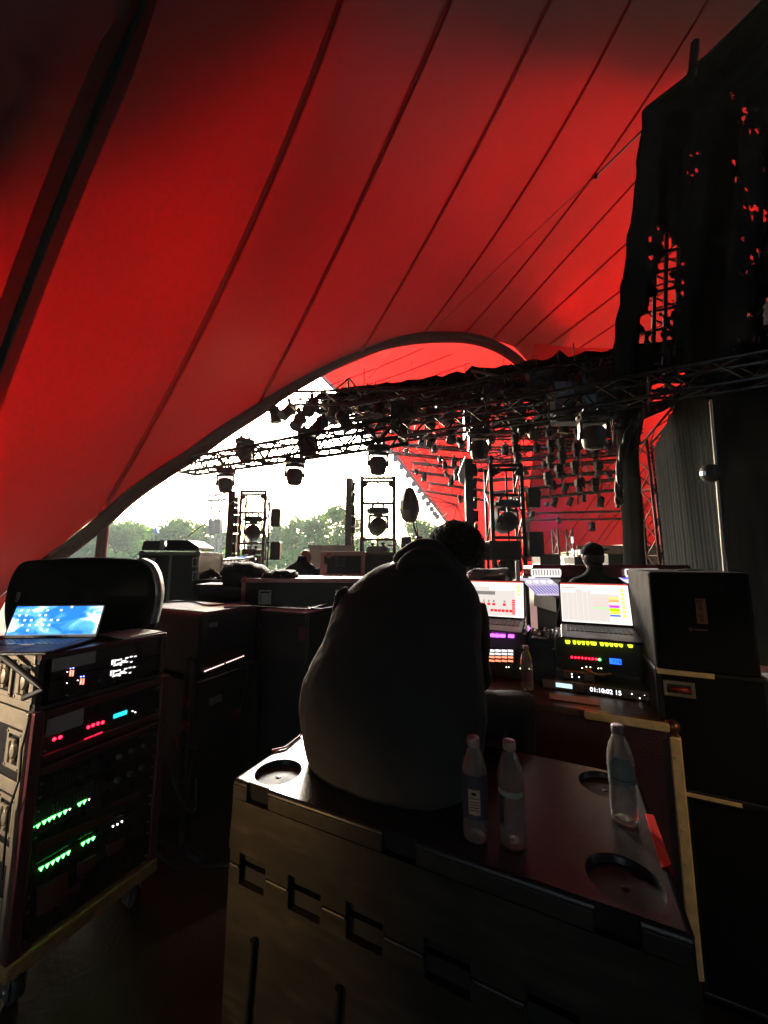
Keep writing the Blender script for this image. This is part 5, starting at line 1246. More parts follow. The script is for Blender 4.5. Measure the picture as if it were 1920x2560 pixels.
# timecode unit, small box, black rack box with lights
t = gthing('timecode_unit', 'flat bronze rack unit showing white timecode digits on the maroon case', 'rack unit', 0.12, 2.3, 1.0)
b = MB(grid=True); b.bb((-0.118, 2.16, 1.002), (0.362, 2.45, 1.042)); b.build('housing', BLACKM, t, bevel=0.002)
b = MB(grid=True); b.rbox((-0.124, 2.154, 1.002), (0.366, 2.16, 1.044), 0.003, axis=1); fp = b.build('front_plate', mat('bronze_plate', (0.20, 0.13, 0.09), 0.38, metal=0.6, var=0.35, scale=30), t)
b = MB(grid=True); b.bb((-0.062, 2.151, 1.014), (0.012, 2.154, 1.034)); b.build('small_display', emit('display_pale', (0.45, 0.7, 0.75), 0.9), t)
b = MB(grid=True); b.bb((0.085, 2.1515, 1.009), (0.225, 2.154, 1.037)); dw = b.build('display_window', BLACKM, t)
MG = M3_from(E1, Vector((0, 0, 1)))
tx = text('01:10:02 15', 0.028, emit('digit_white', (1, 1, 1), 1.6), G(0.155, 2.1505, 1.023), MG, 'digits'); tx.parent = t; tx.matrix_parent_inverse = MW[t].inverted()
b = MB(grid=True)
for u, z in ((0.04, 1.023), (0.028, 1.023), (0.052, 1.023), (0.040, 1.032), (0.040, 1.014), (0.066, 1.030), (0.066, 1.015)): b.box((u, 2.1525, z), (0.007, 0.003, 0.006))
for u in (0.25, 0.285, 0.31, 0.335, 0.35): b.cyl((u, 2.154, 1.02 + 0.008 * math.sin(u * 90)), (u, 2.149, 1.02 + .008 * math.sin(u * 90)), 0.005, 8)
b.build('button', BLACK, t)
b = MB(grid=True)
for u, z in ((0.262, 1.026), (0.312, 1.026), (0.292, 1.012)): b.lathe((u, 2.153, z), [(0.0022, 0), (0.001, .002)], 8, axis=(0, -1, 0))
b.build('indicator', LED_W, t)
b = MB(grid=True); b.bb((0.366, 2.15, 1.0), (0.374, 2.30, 1.10)); tag(b.build('rack_ear', CREAM), 'short cream metal bracket at the right end of the timecode unit', 'bracket')
t = gthing('small_interface', 'small pinkish metal box with two lights on top of the timecode unit', 'rack unit', 0.04, 2.3, 1.044)
b = MB(grid=True); b.bb((-0.03, 2.20, 1.045), (0.115, 2.4, 1.085)); b.build('housing', mat('pinkish_metal', (0.16, 0.09, 0.075), 0.4, metal=0.5), t, bevel=0.003)
b = MB(grid=True); b.bb((0.008, 2.197, 1.052), (0.07, 2.2, 1.079)); w_ = b.build('window', BLACKM, t)
b = MB(grid=True)
for u, z in ((0.014, 1.072), (0.014, 1.06), (0.046, 1.062)): b.lathe((u, 2.197, z), [(0.003, 0), (0.001, .002)], 8, axis=(0, -1, 0))
b.build('indicator', LED_W, t)
RV = 2.22
t = gthing('rack_box', 'black rack box with yellow and red lights and blue number display under the laptop', 'rack unit', 0.14, 2.4, 1.088)
b = MB(grid=True); b.bb((-0.055, RV, 1.088), (0.385, 2.55, 1.245)); b.build('housing', BLACKM, t, bevel=0.002)
b = MB(grid=True)
for x0, x1 in ((1413, 1426), (1432, 1441), (1443, 1452), (1454, 1463), (1465, 1474), (1476, 1492), (1500, 1510), (1512, 1522), (1524, 1534), (1536, 1546), (1548, 1558), (1570, 1583)):
    y = 1603 + (x0 - 1413) * 0.062
    p = L(x0, y, v=RV - .03); q = L(x1, y + 7, v=RV - .03); b.add([(p.x, RV - .03, p.z), (q.x, RV - .03, p.z), (q.x - .003, RV - .03, q.z), (p.x + .003, RV - .03, q.z), (p.x, RV, p.z), (q.x, RV, p.z), (q.x - .003, RV, q.z), (p.x + .003, RV, q.z)], [(0, 1, 2, 3), (7, 6, 5, 4), (0, 4, 5, 1), (1, 5, 6, 2), (2, 6, 7, 3), (3, 7, 4, 0)])
b.build('yellow_light_row', LED_Y, t)
b = MB(grid=True)
for k in range(8): p = L(1430 + k * 8.6, 1643 + k * 0.7, v=RV); b.lathe(p, [(0.0045, 0), (0.004, .003), (.0004, .005)], 8, axis=(0, -1, 0))
b.build('red_light_row', LED_R, t)
b = MB(grid=True); p = L(1499, 1649, v=RV); b.lathe(p, [(0.006, 0), (0.005, .004), (.0005, .006)], 8, axis=(0, -1, 0)); b.build('green_light', LED_G, t)
b = MB(grid=True); p = L(1523, 1645, v=RV); q = L(1554, 1662, v=RV); b.rbox((p.x, RV - .005, q.z), (q.x, RV, p.z), 0.003, axis=1); dp = b.build('number_display', LCD_B, t)
tx = text('116', 0.024, mat('lcd_dark', (0.0, 0.005, 0.05), 0.5), G((p.x + q.x) / 2 + .006, RV - .0058, (p.z + q.z) / 2), MG, 'number'); tx.parent = t; tx.matrix_parent_inverse = MW[t].inverted()
b = MB(grid=True)
for x, y in ((1455, 1670), (1466, 1667), (1476, 1668), (1496, 1671), (1503, 1671)): p = L(x, y, v=RV); b.lathe(p, [(0.003, 0), (.0005, .003)], 6, axis=(0, -1, 0))
b.build('small_light', emit('led_warm', (0.9, 1.0, 0.6), 3.0), t)
b = MB(grid=True)
for k in range(3): b.tube([L(1458 + k * 8, 1672, v=RV - .01), L(1480 + k * 3, 1682 + k * 3, v=RV - .02), L(1505, 1690 - k * 2, v=RV - .02), L(1528, 1683 + k, v=RV - .01)], 0.004, 6)
tag(b.build('patch_cable', mat('orange_brown_cable', (0.25, 0.09, 0.03), 0.5)), 'short bundle of orange brown patch cables under the red light row', 'cable')
b = MB(grid=True); b.bb((-0.09, 2.0, 1.001), (0.12, 2.08, 1.0035)); tag(b.build('note_paper', mat('pink_paper', (0.42, 0.20, 0.22), 0.8)), 'blank pinkish paper sheet in front of the timecode unit', 'paper')

# laptops
def daw_screen(kind):
    def fn(lid, add, put):
        s = put(add(0, 0, 1, 1, None), 'screen', emit('screen_base_' + kind, (0.80, 0.72, 0.66), 0.95), lid)
        def P(x0, y0, x1, y1, nm, mt, lift=2): return put(add(x0, y0, x1, y1, None, lift), nm, mt, s)
        g = emit('ui_grey', (0.55, 0.50, 0.46), 0.85); w_ = emit('ui_white', (1, 0.95, 0.88), 1.0); o_ = emit('ui_orange', (1.0, 0.55, 0.15), 0.9); r_ = emit('ui_red', (1.0, 0.02, 0.03), 1.0); rd = emit('ui_darkred', (0.45, 0.05, 0.04), 0.8); k_ = emit('ui_dark', (0.12, 0.10, 0.10), 0.5)
        P(0, 0.965, 1, 1, 'title_bar', rd)
        P(0.01, 0.03, 0.86, 0.84, 'track_area', g)
        q = MB()
        for k in range(24): a = add(0.02 + k * 0.04, 0.915, 0.035 + k * 0.04, 0.925, None, 2); q.add(a.v, a.f)
        put(q, 'ruler_ticks', k_, s)
        P(0.46 if kind == 'b' else 0.40, 0.74, 0.85, 0.88, 'clip_row', w_, 3)
        if kind == 'b':
            P(0.02, 0.76, 0.22, 0.88, 'clip_block', w_, 3); P(0.34, 0.78, 0.42, 0.88, 'clip_block', w_, 3)
            P(0.02, 0.865, 0.22, 0.885, 'clip_header', rd, 4); P(0.34, 0.865, 0.42, 0.885, 'clip_header', rd, 4)
            for y0, y1, c in ((0.60, 0.67, (1, 0.55, 0.2)), (0.54, 0.60, (0.75, 0.35, 0.1)), (0.48, 0.53, (1, 0.55, 0.65)), (0.40, 0.46, (0.75, 0.05, 0.75)), (0.31, 0.39, (0.45, 0.85, 0.0)), (0.24, 0.31, (0.65, 0.9, 0.1)), (0.19, 0.225, (0.02, 0.12, 0.6)), (0.05, 0.17, (0.85, 0.9, 1.0))):
                P(0.71, y0, 0.85, y1, 'track_clip', emit('clip%.2f' % y0, c, 0.9), 3)
            q = MB()
            for y in (0.60, 0.52, 0.44): a = add(0.48, y, 0.71, y + 0.008, None, 3); q.add(a.v, a.f)
            put(q, 'lane_lines', emit('lane_pink', (0.8, 0.35, 0.3), 0.8), s)
            q = MB()
            for y in (0.385, 0.355): a = add(0.48, y, 0.71, y + 0.010, None, 3); q.add(a.v, a.f)
            put(q, 'lane_lines', emit('lane_green', (0.25, 0.8, 0.1), 0.8), s)
            q = MB()
            for x in (0.10, 0.18, 0.24, 0.33, 0.40): a = add(x, 0.05, x + 0.004, 0.75, None, 3); q.add(a.v, a.f)
            for x in range(12): a = add(0.05 + x * 0.07, 0.035, 0.09 + x * 0.07, 0.045, None, 3); q.add(a.v, a.f)
            put(q, 'grid_lines', emit('ui_grey2', (0.70, 0.64, 0.58), 0.9), s)
        else:
            P(0.02, 0.60, 0.50, 0.70, 'device_bar', emit('ui_darkgrey', (0.25, 0.23, 0.22), 0.6), 3)
            q = MB()
            for x in (0.14, 0.27, 0.36, 0.45, 0.64): a = add(x, 0.30, x + 0.055, 0.37, None, 3); q.add(a.v, a.f)
            for k in range(6): a = add(0.42 + k * 0.066, 0.13, 0.475 + k * 0.066, 0.20, None, 3); q.add(a.v, a.f)
            for k in range(8): a = add(0.80, 0.08 + k * 0.052, 0.855, 0.118 + k * 0.052, None, 3); q.add(a.v, a.f)
            put(q, 'red_pads', r_, s)
            q = MB()
            for x in (0.14, 0.27, 0.36, 0.45, 0.64):
                for k in range(2):
                    a = add(x + 0.01, 0.40 + k * 0.03, x + 0.045, 0.412 + k * 0.03, None, 3); q.add(a.v, a.f)
                a = add(x + 0.024, 0.385, x + 0.031, 0.455, None, 4); q.add(a.v, a.f)
            put(q, 'dark_marks', k_, s)
        for k in range(7 if kind == 'b' else 3): P(0.885, 0.80 - k * 0.105, 0.935, 0.88 - k * 0.105, 'meter_block', o_, 3)
    return fn
LB = mat('laptop_grey', (0.060, 0.050, 0.055), 0.42, metal=0.4, var=0.1)
LK = mat('laptop_keys_dark', (0.02, 0.02, 0.024), 0.45)
laptop('laptop', 'right open laptop showing a grey track list with coloured clips', 0.362, 0.25, Matrix.Translation(G(0.155, 2.44, 1.272)) @ Matrix.Rotation(GA, 4, 'Z') @ Matrix.Rotation(R(7), 4, 'X'), daw_screen('b'), LB, LK, R(24), 0.245)
laptop('laptop', 'open laptop with red pads on its screen, partly behind the seated man', 0.362, 0.25, Matrix.Translation(G(-0.40, 2.46, 1.272)) @ Matrix.Rotation(GA, 4, 'Z') @ Matrix.Rotation(R(7), 4, 'X'), daw_screen('a'), LB, LK, R(24), 0.245)
# devices under the left of the two laptops
t = gthing('rack_box', 'black rack box with magenta lights under the laptop beside the seated man', 'rack unit', -0.4, 2.4, 1.0)
b = MB(grid=True); b.bb((-0.64, RV + .0, 1.002), (-0.20, 2.55, 1.245)); b.build('housing', BLACKM, t, bevel=0.002)
b = MB(grid=True)
for x0, x1 in ((1225, 1235), (1237, 1247), (1249, 1262), (1270, 1284)):
    y = 1586 + (x0 - 1225) * 0.05; p = L(x0, y, v=RV - .03); q = L(x1, y + 7, v=RV - .03); b.bb((p.x, RV - .03, q.z), (q.x, RV, p.z))
b.build('magenta_light_row', LED_M, t)
t = gthing('pad_controller', 'small pad controller with rows of white and orange keys beside the seated man', 'controller', -0.35, 2.15, 1.1)
b = MB(grid=True); p = L(1180, 1622, v=2.16); q = L(1288, 1662, v=2.16); b.rbox((p.x, 2.165, q.z), (q.x, 2.215, p.z), 0.006, axis=1); b.build('housing', BLACKM, t)
for row, (yy, m_) in enumerate(((1626, PADW), (1634, PADW), (1642, LED_O), (1651, LED_O))):
    b = MB(grid=True)
    for k in range(6): a = L(1192 + k * 15.5, yy - 3 + row * .3 + k * .25, v=2.16); c = L(1192 + k * 15.5 + 13, yy + 3 + k * .25, v=2.16); b.bb((a.x, 2.158, c.z), (c.x, 2.165, a.z))
    b.build('pad_row', m_, t)
b = MB(grid=True)
for x, y in ((1266, 1668), (1272, 1668), (1301, 1671), (1323, 1672)): p = L(x, y, v=2.2); b.lathe((p.x, 2.2, p.z), [(.003, 0), (.0005, .003)], 6, axis=(0, -1, 0))
tag(b.build('indicator_lights', emit('led_warm', (0.9, 1.0, 0.6), 3.0)), 'tiny pale indicator lights under the pad controller', 'light')
# clutter between the laptops
t = gthing('cable_heap', 'tangle of black cables with a white plug between the two laptops', 'cables', -0.1, 2.3, 1.0)
b = MB(grid=True); b.bb((-0.19, 2.25, 1.002), (-0.065, 2.5, 1.22)); b.build('box', BLACKM, t)
b = MB(grid=True)
for k in range(6):
    x = 1325 + k * 10; b.tube([L(x, 1598, v=2.24), L(x + 8, 1570 + 4 * (k % 3), v=2.3), L(x + 20, 1575 + 3 * (k % 2), v=2.28), L(x + 15, 1600, v=2.22)], 0.006, 6)
b.build('cable', BLACK, t)
b = MB(grid=True); a = L(1329, 1591, v=2.23); c = L(1368, 1597, v=2.23); b.bb((a.x, 2.22, c.z), (c.x, 2.24, a.z)); b.build('white_plug', mat('white_plastic', (0.6, 0.6, 0.6), 0.4), t)
b = MB(grid=True); a = L(1319, 1570, v=2.23); b.add([(a.x, 2.23, a.z + .012), (a.x + .016, 2.23, a.z), (a.x, 2.23, a.z - .02), (a.x, 2.24, a.z + .012), (a.x + .016, 2.24, a.z), (a.x, 2.24, a.z - .02)], [(0, 1, 2), (5, 4, 3), (0, 3, 4, 1), (1, 4, 5, 2), (2, 5, 3, 0)]); b.build('magenta_light', emit('magenta_tri', (0.5, 0.2, 0.8), 1.2), t)
# right black cases
t = gthing('black_box', 'tall black box with an orange brown paper label right of the laptops', 'case', 0.48, 2.1, 1.205)
b = MB(grid=True); b.rbox((0.33, 1.93, 1.207), (0.66, 2.5, 1.60), 0.02, axis=2); b.build('housing', mat('deep_black_case', (0.004, 0.004, 0.004), 0.7, spec=0.08), t)
p = L(1737, 1496, v=1.928); q = L(1770, 1560, v=1.928)
b = MB(grid=True); b.bb((p.x, 1.9265, q.z), (q.x, 1.9295, p.z)); lab = b.build('paper_label', mat('tan_paper', (0.42, 0.17, 0.11), 0.8), t)
tx = text('guar ipd', 0.027, mat('brown_ink', (0.05, 0.006, 0.004), 0.7), G((p.x + q.x) / 2, 1.9255, (p.z + q.z) / 2), M3_from(Vector((0, 0, -1)), E1), 'lettering'); tx.parent = t; tx.matrix_parent_inverse = MW[t].inverted()
b = MB(grid=True); p = L(1723, 1573, v=1.928); b.lathe((p.x + .005, 1.928, p.z), [(.007, 0), (.006, .002)], 10, axis=(0, -1, 0)); b.bb((p.x + .015, 1.926, p.z - .003), (p.x + .06, 1.929, p.z + .003)); b.build('small_badge', mat('badge_tan', (0.14, 0.07, 0.04), 0.5), t)
t = edge_case('road_case', 'black road case with brass top rail and red handled catch at right', 'case', 0.33, 0.68, 1.955, 2.6, 0.73, 1.203, mat('deep_black_case', (0.004, 0.004, 0.004), 0.7, spec=0.08), mat('dark_edging3', (0.012, 0.011, 0.010), 0.4, metal=0.3), ew=0.02, corners=False)
b = MB(grid=True); b.bb((0.333, 1.944, 1.182), (0.52, 1.951, 1.203)); b.build('brass_rail', BRASS, t, bevel=0.002)
b = MB(grid=True); b.bb((0.385, 1.944, 0.728), (0.56, 1.951, 0.742)); b.build('brass_rail', BRASS, t, bevel=0.002)
p = L(1697, 1722, v=1.954); handle(t, (p.x, 1.954, p.z), 0.105, 0.060, 'v', mat('dull_brass', (0.35, 0.27, 0.17), 0.35, metal=0.8, var=0.3), mat('red_grip', (0.30, 0.02, 0.01), 0.4), name='recessed_handle')
edge_case('road_case', 'black road case on the floor beneath the one with the red handled catch', 'case', 0.39, 0.70, 1.98, 2.6, 0.02, 0.725, mat('deep_black_case', (0.004, 0.004, 0.004), 0.7, spec=0.08), mat('dark_edging3', (0.012, 0.011, 0.010), 0.4, metal=0.3), ew=0.02, corners=False)
# cables and crumpled cloth on that box
b = MB(grid=True); b.tube([L(x, y, v=2.2) for x, y in ((1690, 1427), (1720, 1424), (1755, 1426), (1770, 1440), (1765, 1455))], 0.006, 6); tag(b.build('white_cable', mat('white_cable', (0.5, 0.5, 0.5), 0.5)), 'white cable looped over the top of the tall black box', 'cable')
b = MB(grid=True); b.tube([L(x, y, v=2.3) for x, y in ((1685, 1431), (1740, 1433), (1795, 1436), (1800, 1470))], 0.008, 6); tag(b.build('black_cable', BLACK), 'black cable running above the tall black box', 'cable')

# mixing console beyond, with glowing fader banks
CY = 3.55
t = thing('mixing_console', 'wide maroon backed mixing console with glowing white fader banks', 'console', W(1500, 1440, y=CY + .3))
a = W(1312, 1412, y=CY + .55); c = W(1692, 1409, y=CY + .55)
b = MB(); b.rbox((a.x, CY + .35, a.z - .13), (c.x, CY + .62, a.z + .0), 0.04, axis=1); b.build('hood', mat('glossy_maroon', (0.07, 0.008, 0.012), 0.2, coat=0.6), t)
b = MB(); z1 = W(1400, 1444, y=CY + .35).z; z0 = W(1400, 1497, y=CY - .15).z
b.add([(a.x + .0, CY - .15, z0), (c.x + .1, CY - .15, z0), (c.x, CY + .36, z1), (a.x + .03, CY + .36, z1), (a.x, CY - .15, z0 - .12), (c.x + .1, CY - .15, z0 - .12), (c.x, CY + .36, z0 - .12), (a.x, CY + .36, z0 - .12)], [(0, 1, 2, 3), (7, 6, 5, 4), (0, 4, 5, 1), (1, 5, 6, 2), (2, 6, 7, 3), (3, 7, 4, 0)])
b.build('surface', mat('console_surface', (0.02, 0.02, 0.022), 0.35), t)
b = MB(); b.bb((a.x + .02, CY - .1, 0.05), (c.x, CY + .33, z0 - .125)); b.build('pedestal', CLOTHB, t)
for nm, x0, x1 in (('left', 1329, 1400), ('right', 1563, 1645)):
    b = MB(); k = 10
    p0, p1 = W(x0, 1422, y=CY + .33), W(x1, 1424, y=CY + .33); p2 = W(x0, 1443, y=CY + .33)
    b.bb((p0.x, CY + .325, p0.z - .01), (p1.x, CY + .333, p0.z)); b.bb((p0.x, CY + .325, p2.z), (p1.x, CY + .333, p2.z + .02))
    for i in range(k + 1): x = p0.x + (p1.x - p0.x) * i / k; b.bb((x - .009, CY + .3262, p2.z + .02), (x + .009, CY + .332, p0.z - .01))
    b.build('channel_bank', emit('bank_white', (1.0, 0.93, 0.86), 0.6), t)
# lit fader field
def slope(x0, x1, s0, s1, lift):
    P = lambda x, s: (x, CY - .15 + .51 * s, z0 + (z1 - z0) * s + lift)
    return [P(x0, s0), P(x1, s0), P(x1, s1), P(x0, s1)]
b = MB(); xa = W(1322, 1470, y=CY + .1).x; xb = W(1402, 1470, y=CY + .1).x; b.quad(*slope(xa, xb, 0.12, 0.95, .004)); b.build('lit_field', emit('lit_lilac', (0.75, 0.65, 0.85), 0.5), t)
b = MB()
for k in range(11):
    x = xa + (xb - xa) * (k + .5) / 11; b.quad(*slope(x - .006, x + .006, 0.18, 0.55, .008))
b.build('violet_fader_slots', emit('violet_dark', (0.06, 0.04, 0.35), 0.7), t)
b = MB()
for k in range(4): x = xa + (xb - xa) * (k + .6) / 4.4; b.box((x, CY + .2, z0 + (z1 - z0) * .7 + .015), (.02, .06, .02))
b.build('bright_button', emit('button_white', (1, 1, 1), 1.6), t)
xc = W(1560, 1455, y=CY + .25).x; xd = W(1672, 1455, y=CY + .25).x
b = MB(); b.quad(*slope(xc, xd, 0.55, 0.97, .004)); b.build('lit_field', emit('lit_lilac2', (0.8, 0.78, 0.85), 0.6), t)
b = MB(); b.quad(*slope(xc + .02, xd - .18, 0.86, 0.95, .009)); b.build('violet_strip', emit('violet', (0.15, 0.12, 0.8), 0.7), t)
b = MB()
for x in (a.x + .2, c.x - .1): b.cyl((x, CY + .2, 0), (x, CY + .2, z0 - .12), 0.03, 8)
b.build('leg', TRUSSM, t)
# curved pale table edge behind the seated man, dark gear around the right tower
blob('white_cloth', 'pale crumpled cloth draped on the desk behind the seated man', 'cloth', [(1170, 1432), (1185, 1422), (1230, 1422), (1268, 1420), (1262, 1430), (1220, 1440), (1180, 1446)], 4.6, 0.2, mat('pale_cloth', (0.22, 0.22, 0.22), 0.7), 0.006)
wcase('desk_block', 'dark desk with a reddish post behind the seated man', 1172, 1262, 1436, None, 4.8, 0.5, BLACKM, mat('red_brown2', (0.12, 0.04, 0.04), 0.5), corners=False, mid_post=1196, cat='desk')
b = MB(); p = W(1289, 1402, y=5); q = W(1300, 1452, y=5); b.bb((p.x, 5, q.z), (q.x, 5.03, p.z)); tag(b.build('white_strip_light', mat('white_panel2', (0.6, 0.65, 0.68), 0.5)), 'narrow pale panel at the foot of the right ladder tower', 'panel')
for k, (x0, x1, y0, y1, Y, l) in enumerate([(1160, 1210, 1350, 1440, 6.4, 'black equipment stack left of the foot of the right ladder tower'), (1225, 1300, 1352, 1400, 6.2, 'black amplifier block inside the right ladder tower'), (1350, 1400, 1385, 1412, 9, 'low dark case in front of the far small tower'), (1520, 1560, 1385, 1412, 8.5, 'dark crate at the foot of the black pillar'), (1436, 1470, 1392, 1412, 8.8, 'small dark case left of the capped man')]):
    wcase('equipment_block', l, x0, x1, y0, y1, Y, 0.5, BLACKM, mat('edging4', (0.06, 0.06, 0.06), 0.4, metal=0.6), 0.02, corners=False, cat='case')
b = MB(); a = W(1460, 1362, y=17); c = W(1715, 1352, y=17); 
b.bb((a.x, 17.6, 0.8), (c.x, 17.7, a.z)); tag(b.build('beige_banner', mat('beige_brown', (0.30, 0.19, 0.14), 0.8)), 'low beige brown barrier beyond the black pillar', 'barrier')
# grey dance floor patch with white tape lines, orange edge
b = MB(); b.bb((2.6, 3.4, 0.0), (7.5, 6.45, 0.006)); tag(b.build('floor_mat', mat('grey_vinyl', (0.14, 0.145, 0.14), 0.5)), 'grey vinyl floor mat at the right of the stage', 'floor mat')
b = MB()
for y in (5.62, 5.02): b.bb((3.2, y, 0.0065), (7.4, y + .03, 0.008))
tag(b.build('tape_lines', mat('white_tape', (0.6, 0.6, 0.6), 0.6)), 'two white tape lines across the grey floor mat', 'tape')
b = MB(); b.bb((3.5, 6.5, 0.0), (7.6, 6.62, 0.10)); tag(b.build('orange_step', mat('orange_edge', (0.30, 0.07, 0.03), 0.5)), 'orange brown edge strip behind the grey floor mat', 'step')
fold_sheet(Vector((5.50, 5.97, 0)), Vector((12, 4.4, 0)), 0.05, 4.7, 4.7, 0.04, 60, CLOTHB, 'wing_drape', 'black wing drape to the right of the grey curtain')

# ================= foreground crate =================
t = gthing('stacking_crate', 'big worn black plastic crate the seated man sits on, with round wells in its lid', 'crate', -0.4, 1.25, 0.715)
KU0, KU1, KV0, KV1 = -0.995, 0.185, 0.957, 1.535
TOPM = mat('lid_plastic', (0.020, 0.020, 0.022), 0.34, var=0.3, scale=8, bump=0.06, bscale=90, rvar=0.10)
def skin(z0, z1, gaps_top, gaps_bot, gh=0.042, nm='shell', par=None, th=0.020, m=None):
    """front and side walls with square cut outs along their edges"""
    b = MB(grid=True)
    b.cur = 1; b.bb((KU0 + th, KV0 + th, z0 + .002), (KU1 - th, KV1 - th, z1 - .004)); b.cur = 0
    def strips(lo, hi, gaps, za, zb, f):
        x = lo
        for g0, g1 in gaps:
            if g0 > x: f(x, g0, za, zb)
            x = g1
        if x < hi: f(x, hi, za, zb)
    F = lambda x0, x1, a0, a1: b.bb((x0, KV0, a0), (x1, KV0 + th, a1))
    F(KU0, KU1, z0 + gh, z1 - gh)
    strips(KU0, KU1, gaps_top, z1 - gh, z1, F); strips(KU0, KU1, gaps_bot, z0, z0 + gh, F)
    for (X, s) in ((KU0, 0), (KU1 - th, 0)): b.bb((X, KV0 + th, z0), (X + th, KV1, z1))
    b.bb((KU0 + th, KV1 - th, z0), (KU1 - th, KV1, z1))
    return b.build(nm, [m or WORN, mat('crate_inner_shade', (.009, .008, .007), .6)], par, weld=True, bevel=0.004)  # core is darkened in colour so the cut outs look shaded
GT = [(-.935, -.850), (-.462, -.370), (0.02, 0.10)]
GB = [(-.762, -.655), (-.36, -.25), (.02, .12)]
skin(0.712, 0.938, GT, [(-.952, -.851), (-.762, -.651), (-.568, -.462), (-.35, -.24), (-.12, -.02)], nm='shell', par=t)
# lid with wells
wells = [(-.890, 1.051, .076), (.085, 1.051, .076), (.085, 1.437, .076), (-.890, 1.437, .076)]
ZL = 0.952
b = MB(grid=True); cs = .095
def wellcell(cx, cyy, r, x0, x1, y0, y1):
    n = 32; ring = []; sq = []
    for k in range(n):
        a_ = 2 * math.pi * k / n + math.pi / 4; ring.append((cx + r * math.cos(a_), cyy + r * math.sin(a_), ZL))
        q = k / (n / 4); s_ = int(q); f = q - s_
        cr = [(x1, y1), (x0, y1), (x0, y0), (x1, y0), (x1, y1)]; sq.append((cr[s_][0] + (cr[s_ + 1][0] - cr[s_][0]) * f, cr[s_][1] + (cr[s_ + 1][1] - cr[s_][1]) * f, ZL))
    lip = [(cx + (p[0] - cx) * .97, cyy + (p[1] - cyy) * .97, ZL - .004) for p in ring]
    b.add(sq + ring + lip, [(k, (k + 1) % n, n + (k + 1) % n, n + k) for k in range(n)] + [(n + k, n + (k + 1) % n, 2 * n + (k + 1) % n, 2 * n + k) for k in range(n)])
    b.lathe((cx, cyy, ZL), [(r * .97, -.004), (r * .94, -.020), (r * .72, -.034), (r * .3, -.038), (r * .2, -.036), (r * .17, -.020), (r * .08, -.016), (.0005, -.016)], 32, cap=False)
xs = [KU0 + .012, KU0 + .012 + .205, KU1 - .012 - .19, KU1 - .012]; ys = [KV0 + .008, KV0 + .008 + .19, KV1 - .2, KV1 - .008]
for i in range(3):
    for j in range(3):
        w_ = [w for w in wells if xs[i] < w[0] < xs[i + 1] and ys[j] < w[1] < ys[j + 1]]
        if w_: wellcell(w_[0][0], w_[0][1], w_[0][2], xs[i], xs[i + 1], ys[j], ys[j + 1])
        else: b.quad((xs[i], ys[j], ZL), (xs[i + 1], ys[j], ZL), (xs[i + 1], ys[j + 1], ZL), (xs[i], ys[j + 1], ZL))
# rounded rim with notches
def rim(u0, u1):
    pr = [(ys[0], ZL), (KV0 + .004, ZL - .002), (KV0 + .0005, ZL - .006), (KV0 - .001, ZL - .012), (KV0 - .001, ZL - .016), (KV0 + .01, ZL - .016)]
    b.sheet([[(u, v, z) for v, z in pr] for u in (u0, u1)], smooth=True)
x = KU0 + .004
for g0, g1 in GT + [(KU1 - .004, 0)]:
    rim(x, g0); 
    if g1:
        b.quad((g0, ys[0], ZL), (g1, ys[0], ZL), (g1, KV0 + .018, ZL - .055), (g0, KV0 + .018, ZL - .055))
        x = g1
for uu, s in ((KU0, -1), (KU1, 1)):
    xx = xs[0] if s < 0 else xs[3]
    b.sheet([[(xx, v, ZL), (uu + s * -.004, v, ZL - .002), (uu, v, ZL - .008), (uu + s * .001, v, ZL - .018)] for v in (KV0 + .004, KV1 - .004)])
b.sheet([[(u, ys[3], ZL), (u, KV1 - .001, ZL - .004), (u, KV1, ZL - .018)] for u in (KU0 + .004, KU1 - .004)])
b.build('lid', TOPM, t, weld=True)
b = MB(grid=True); p = L(1627, 2016, z=.95)
b.add([(KU1 - .020, 1.12, ZL - .005), (KU1 + .004, 1.12, ZL - .005), (KU1 + .004, 1.34, ZL - .005), (KU1 - .018, 1.34, ZL - .005), (KU1 - .018, 1.12, ZL + .003), (KU1 + .004, 1.14, ZL + .003), (KU1 + .004, 1.32, ZL + .003), (KU1 - .014, 1.32, ZL + .003)], [(3, 2, 1, 0), (4, 5, 6, 7), (0, 1, 5, 4), (1, 2, 6, 5), (2, 3, 7, 6), (3, 0, 4, 7)])
tag(b.build('red_card', mat('vivid_red_card', (0.40, 0.012, 0.006), 0.9, spec=0.1)), 'bright red card tucked along the right end of the crate lid', 'card')
t2 = gthing('stacking_crate', 'lower worn black plastic crate beneath the one the man sits on', 'crate', -0.4, 1.25, 0.0)
o = skin(0.02, 0.705, [(-.952, -.851), (-.762, -.651), (-.568, -.462), (-.35, -.24), (-.12, -.02)], [], nm='shell', par=t2)
for a0, a1 in ((-.990, -.955), (-.848, -.765), (-.648, -.571), (-.459, -.353), (-.237, -.123), (-.017, .18)): b = MB(grid=True); b.bb((a0, KV0 - .0015, 0.694), (a1, KV0 + .018, 0.7105)); b.build('rim_tab', WORN, t2, bevel=0.004)
for (x0, y0, x1, y1) in ((632, 2350, 615, 2565), (845, 2470, 835, 2640)):
    p = L(x0, y0, v=KV0 - .012); q = L(x1, y1, v=KV0 - .012); b = MB(grid=True); b.tube([p, p.lerp(q, .5), q, q + Vector((0, 0, -.1))], 0.009, 8); b.build('strap', BLACKM, t2)
b = MB(grid=True); b.tube([L(752, 1838, z=.957), L(715, 1868, z=.957), L(680, 1876, z=.957)], .004, 6)
tag(b.build('cord_loop', mat('red_cord', (0.35, 0.02, 0.03), 0.5)), 'thin red cord along the left edge of the crate lid', 'cord')

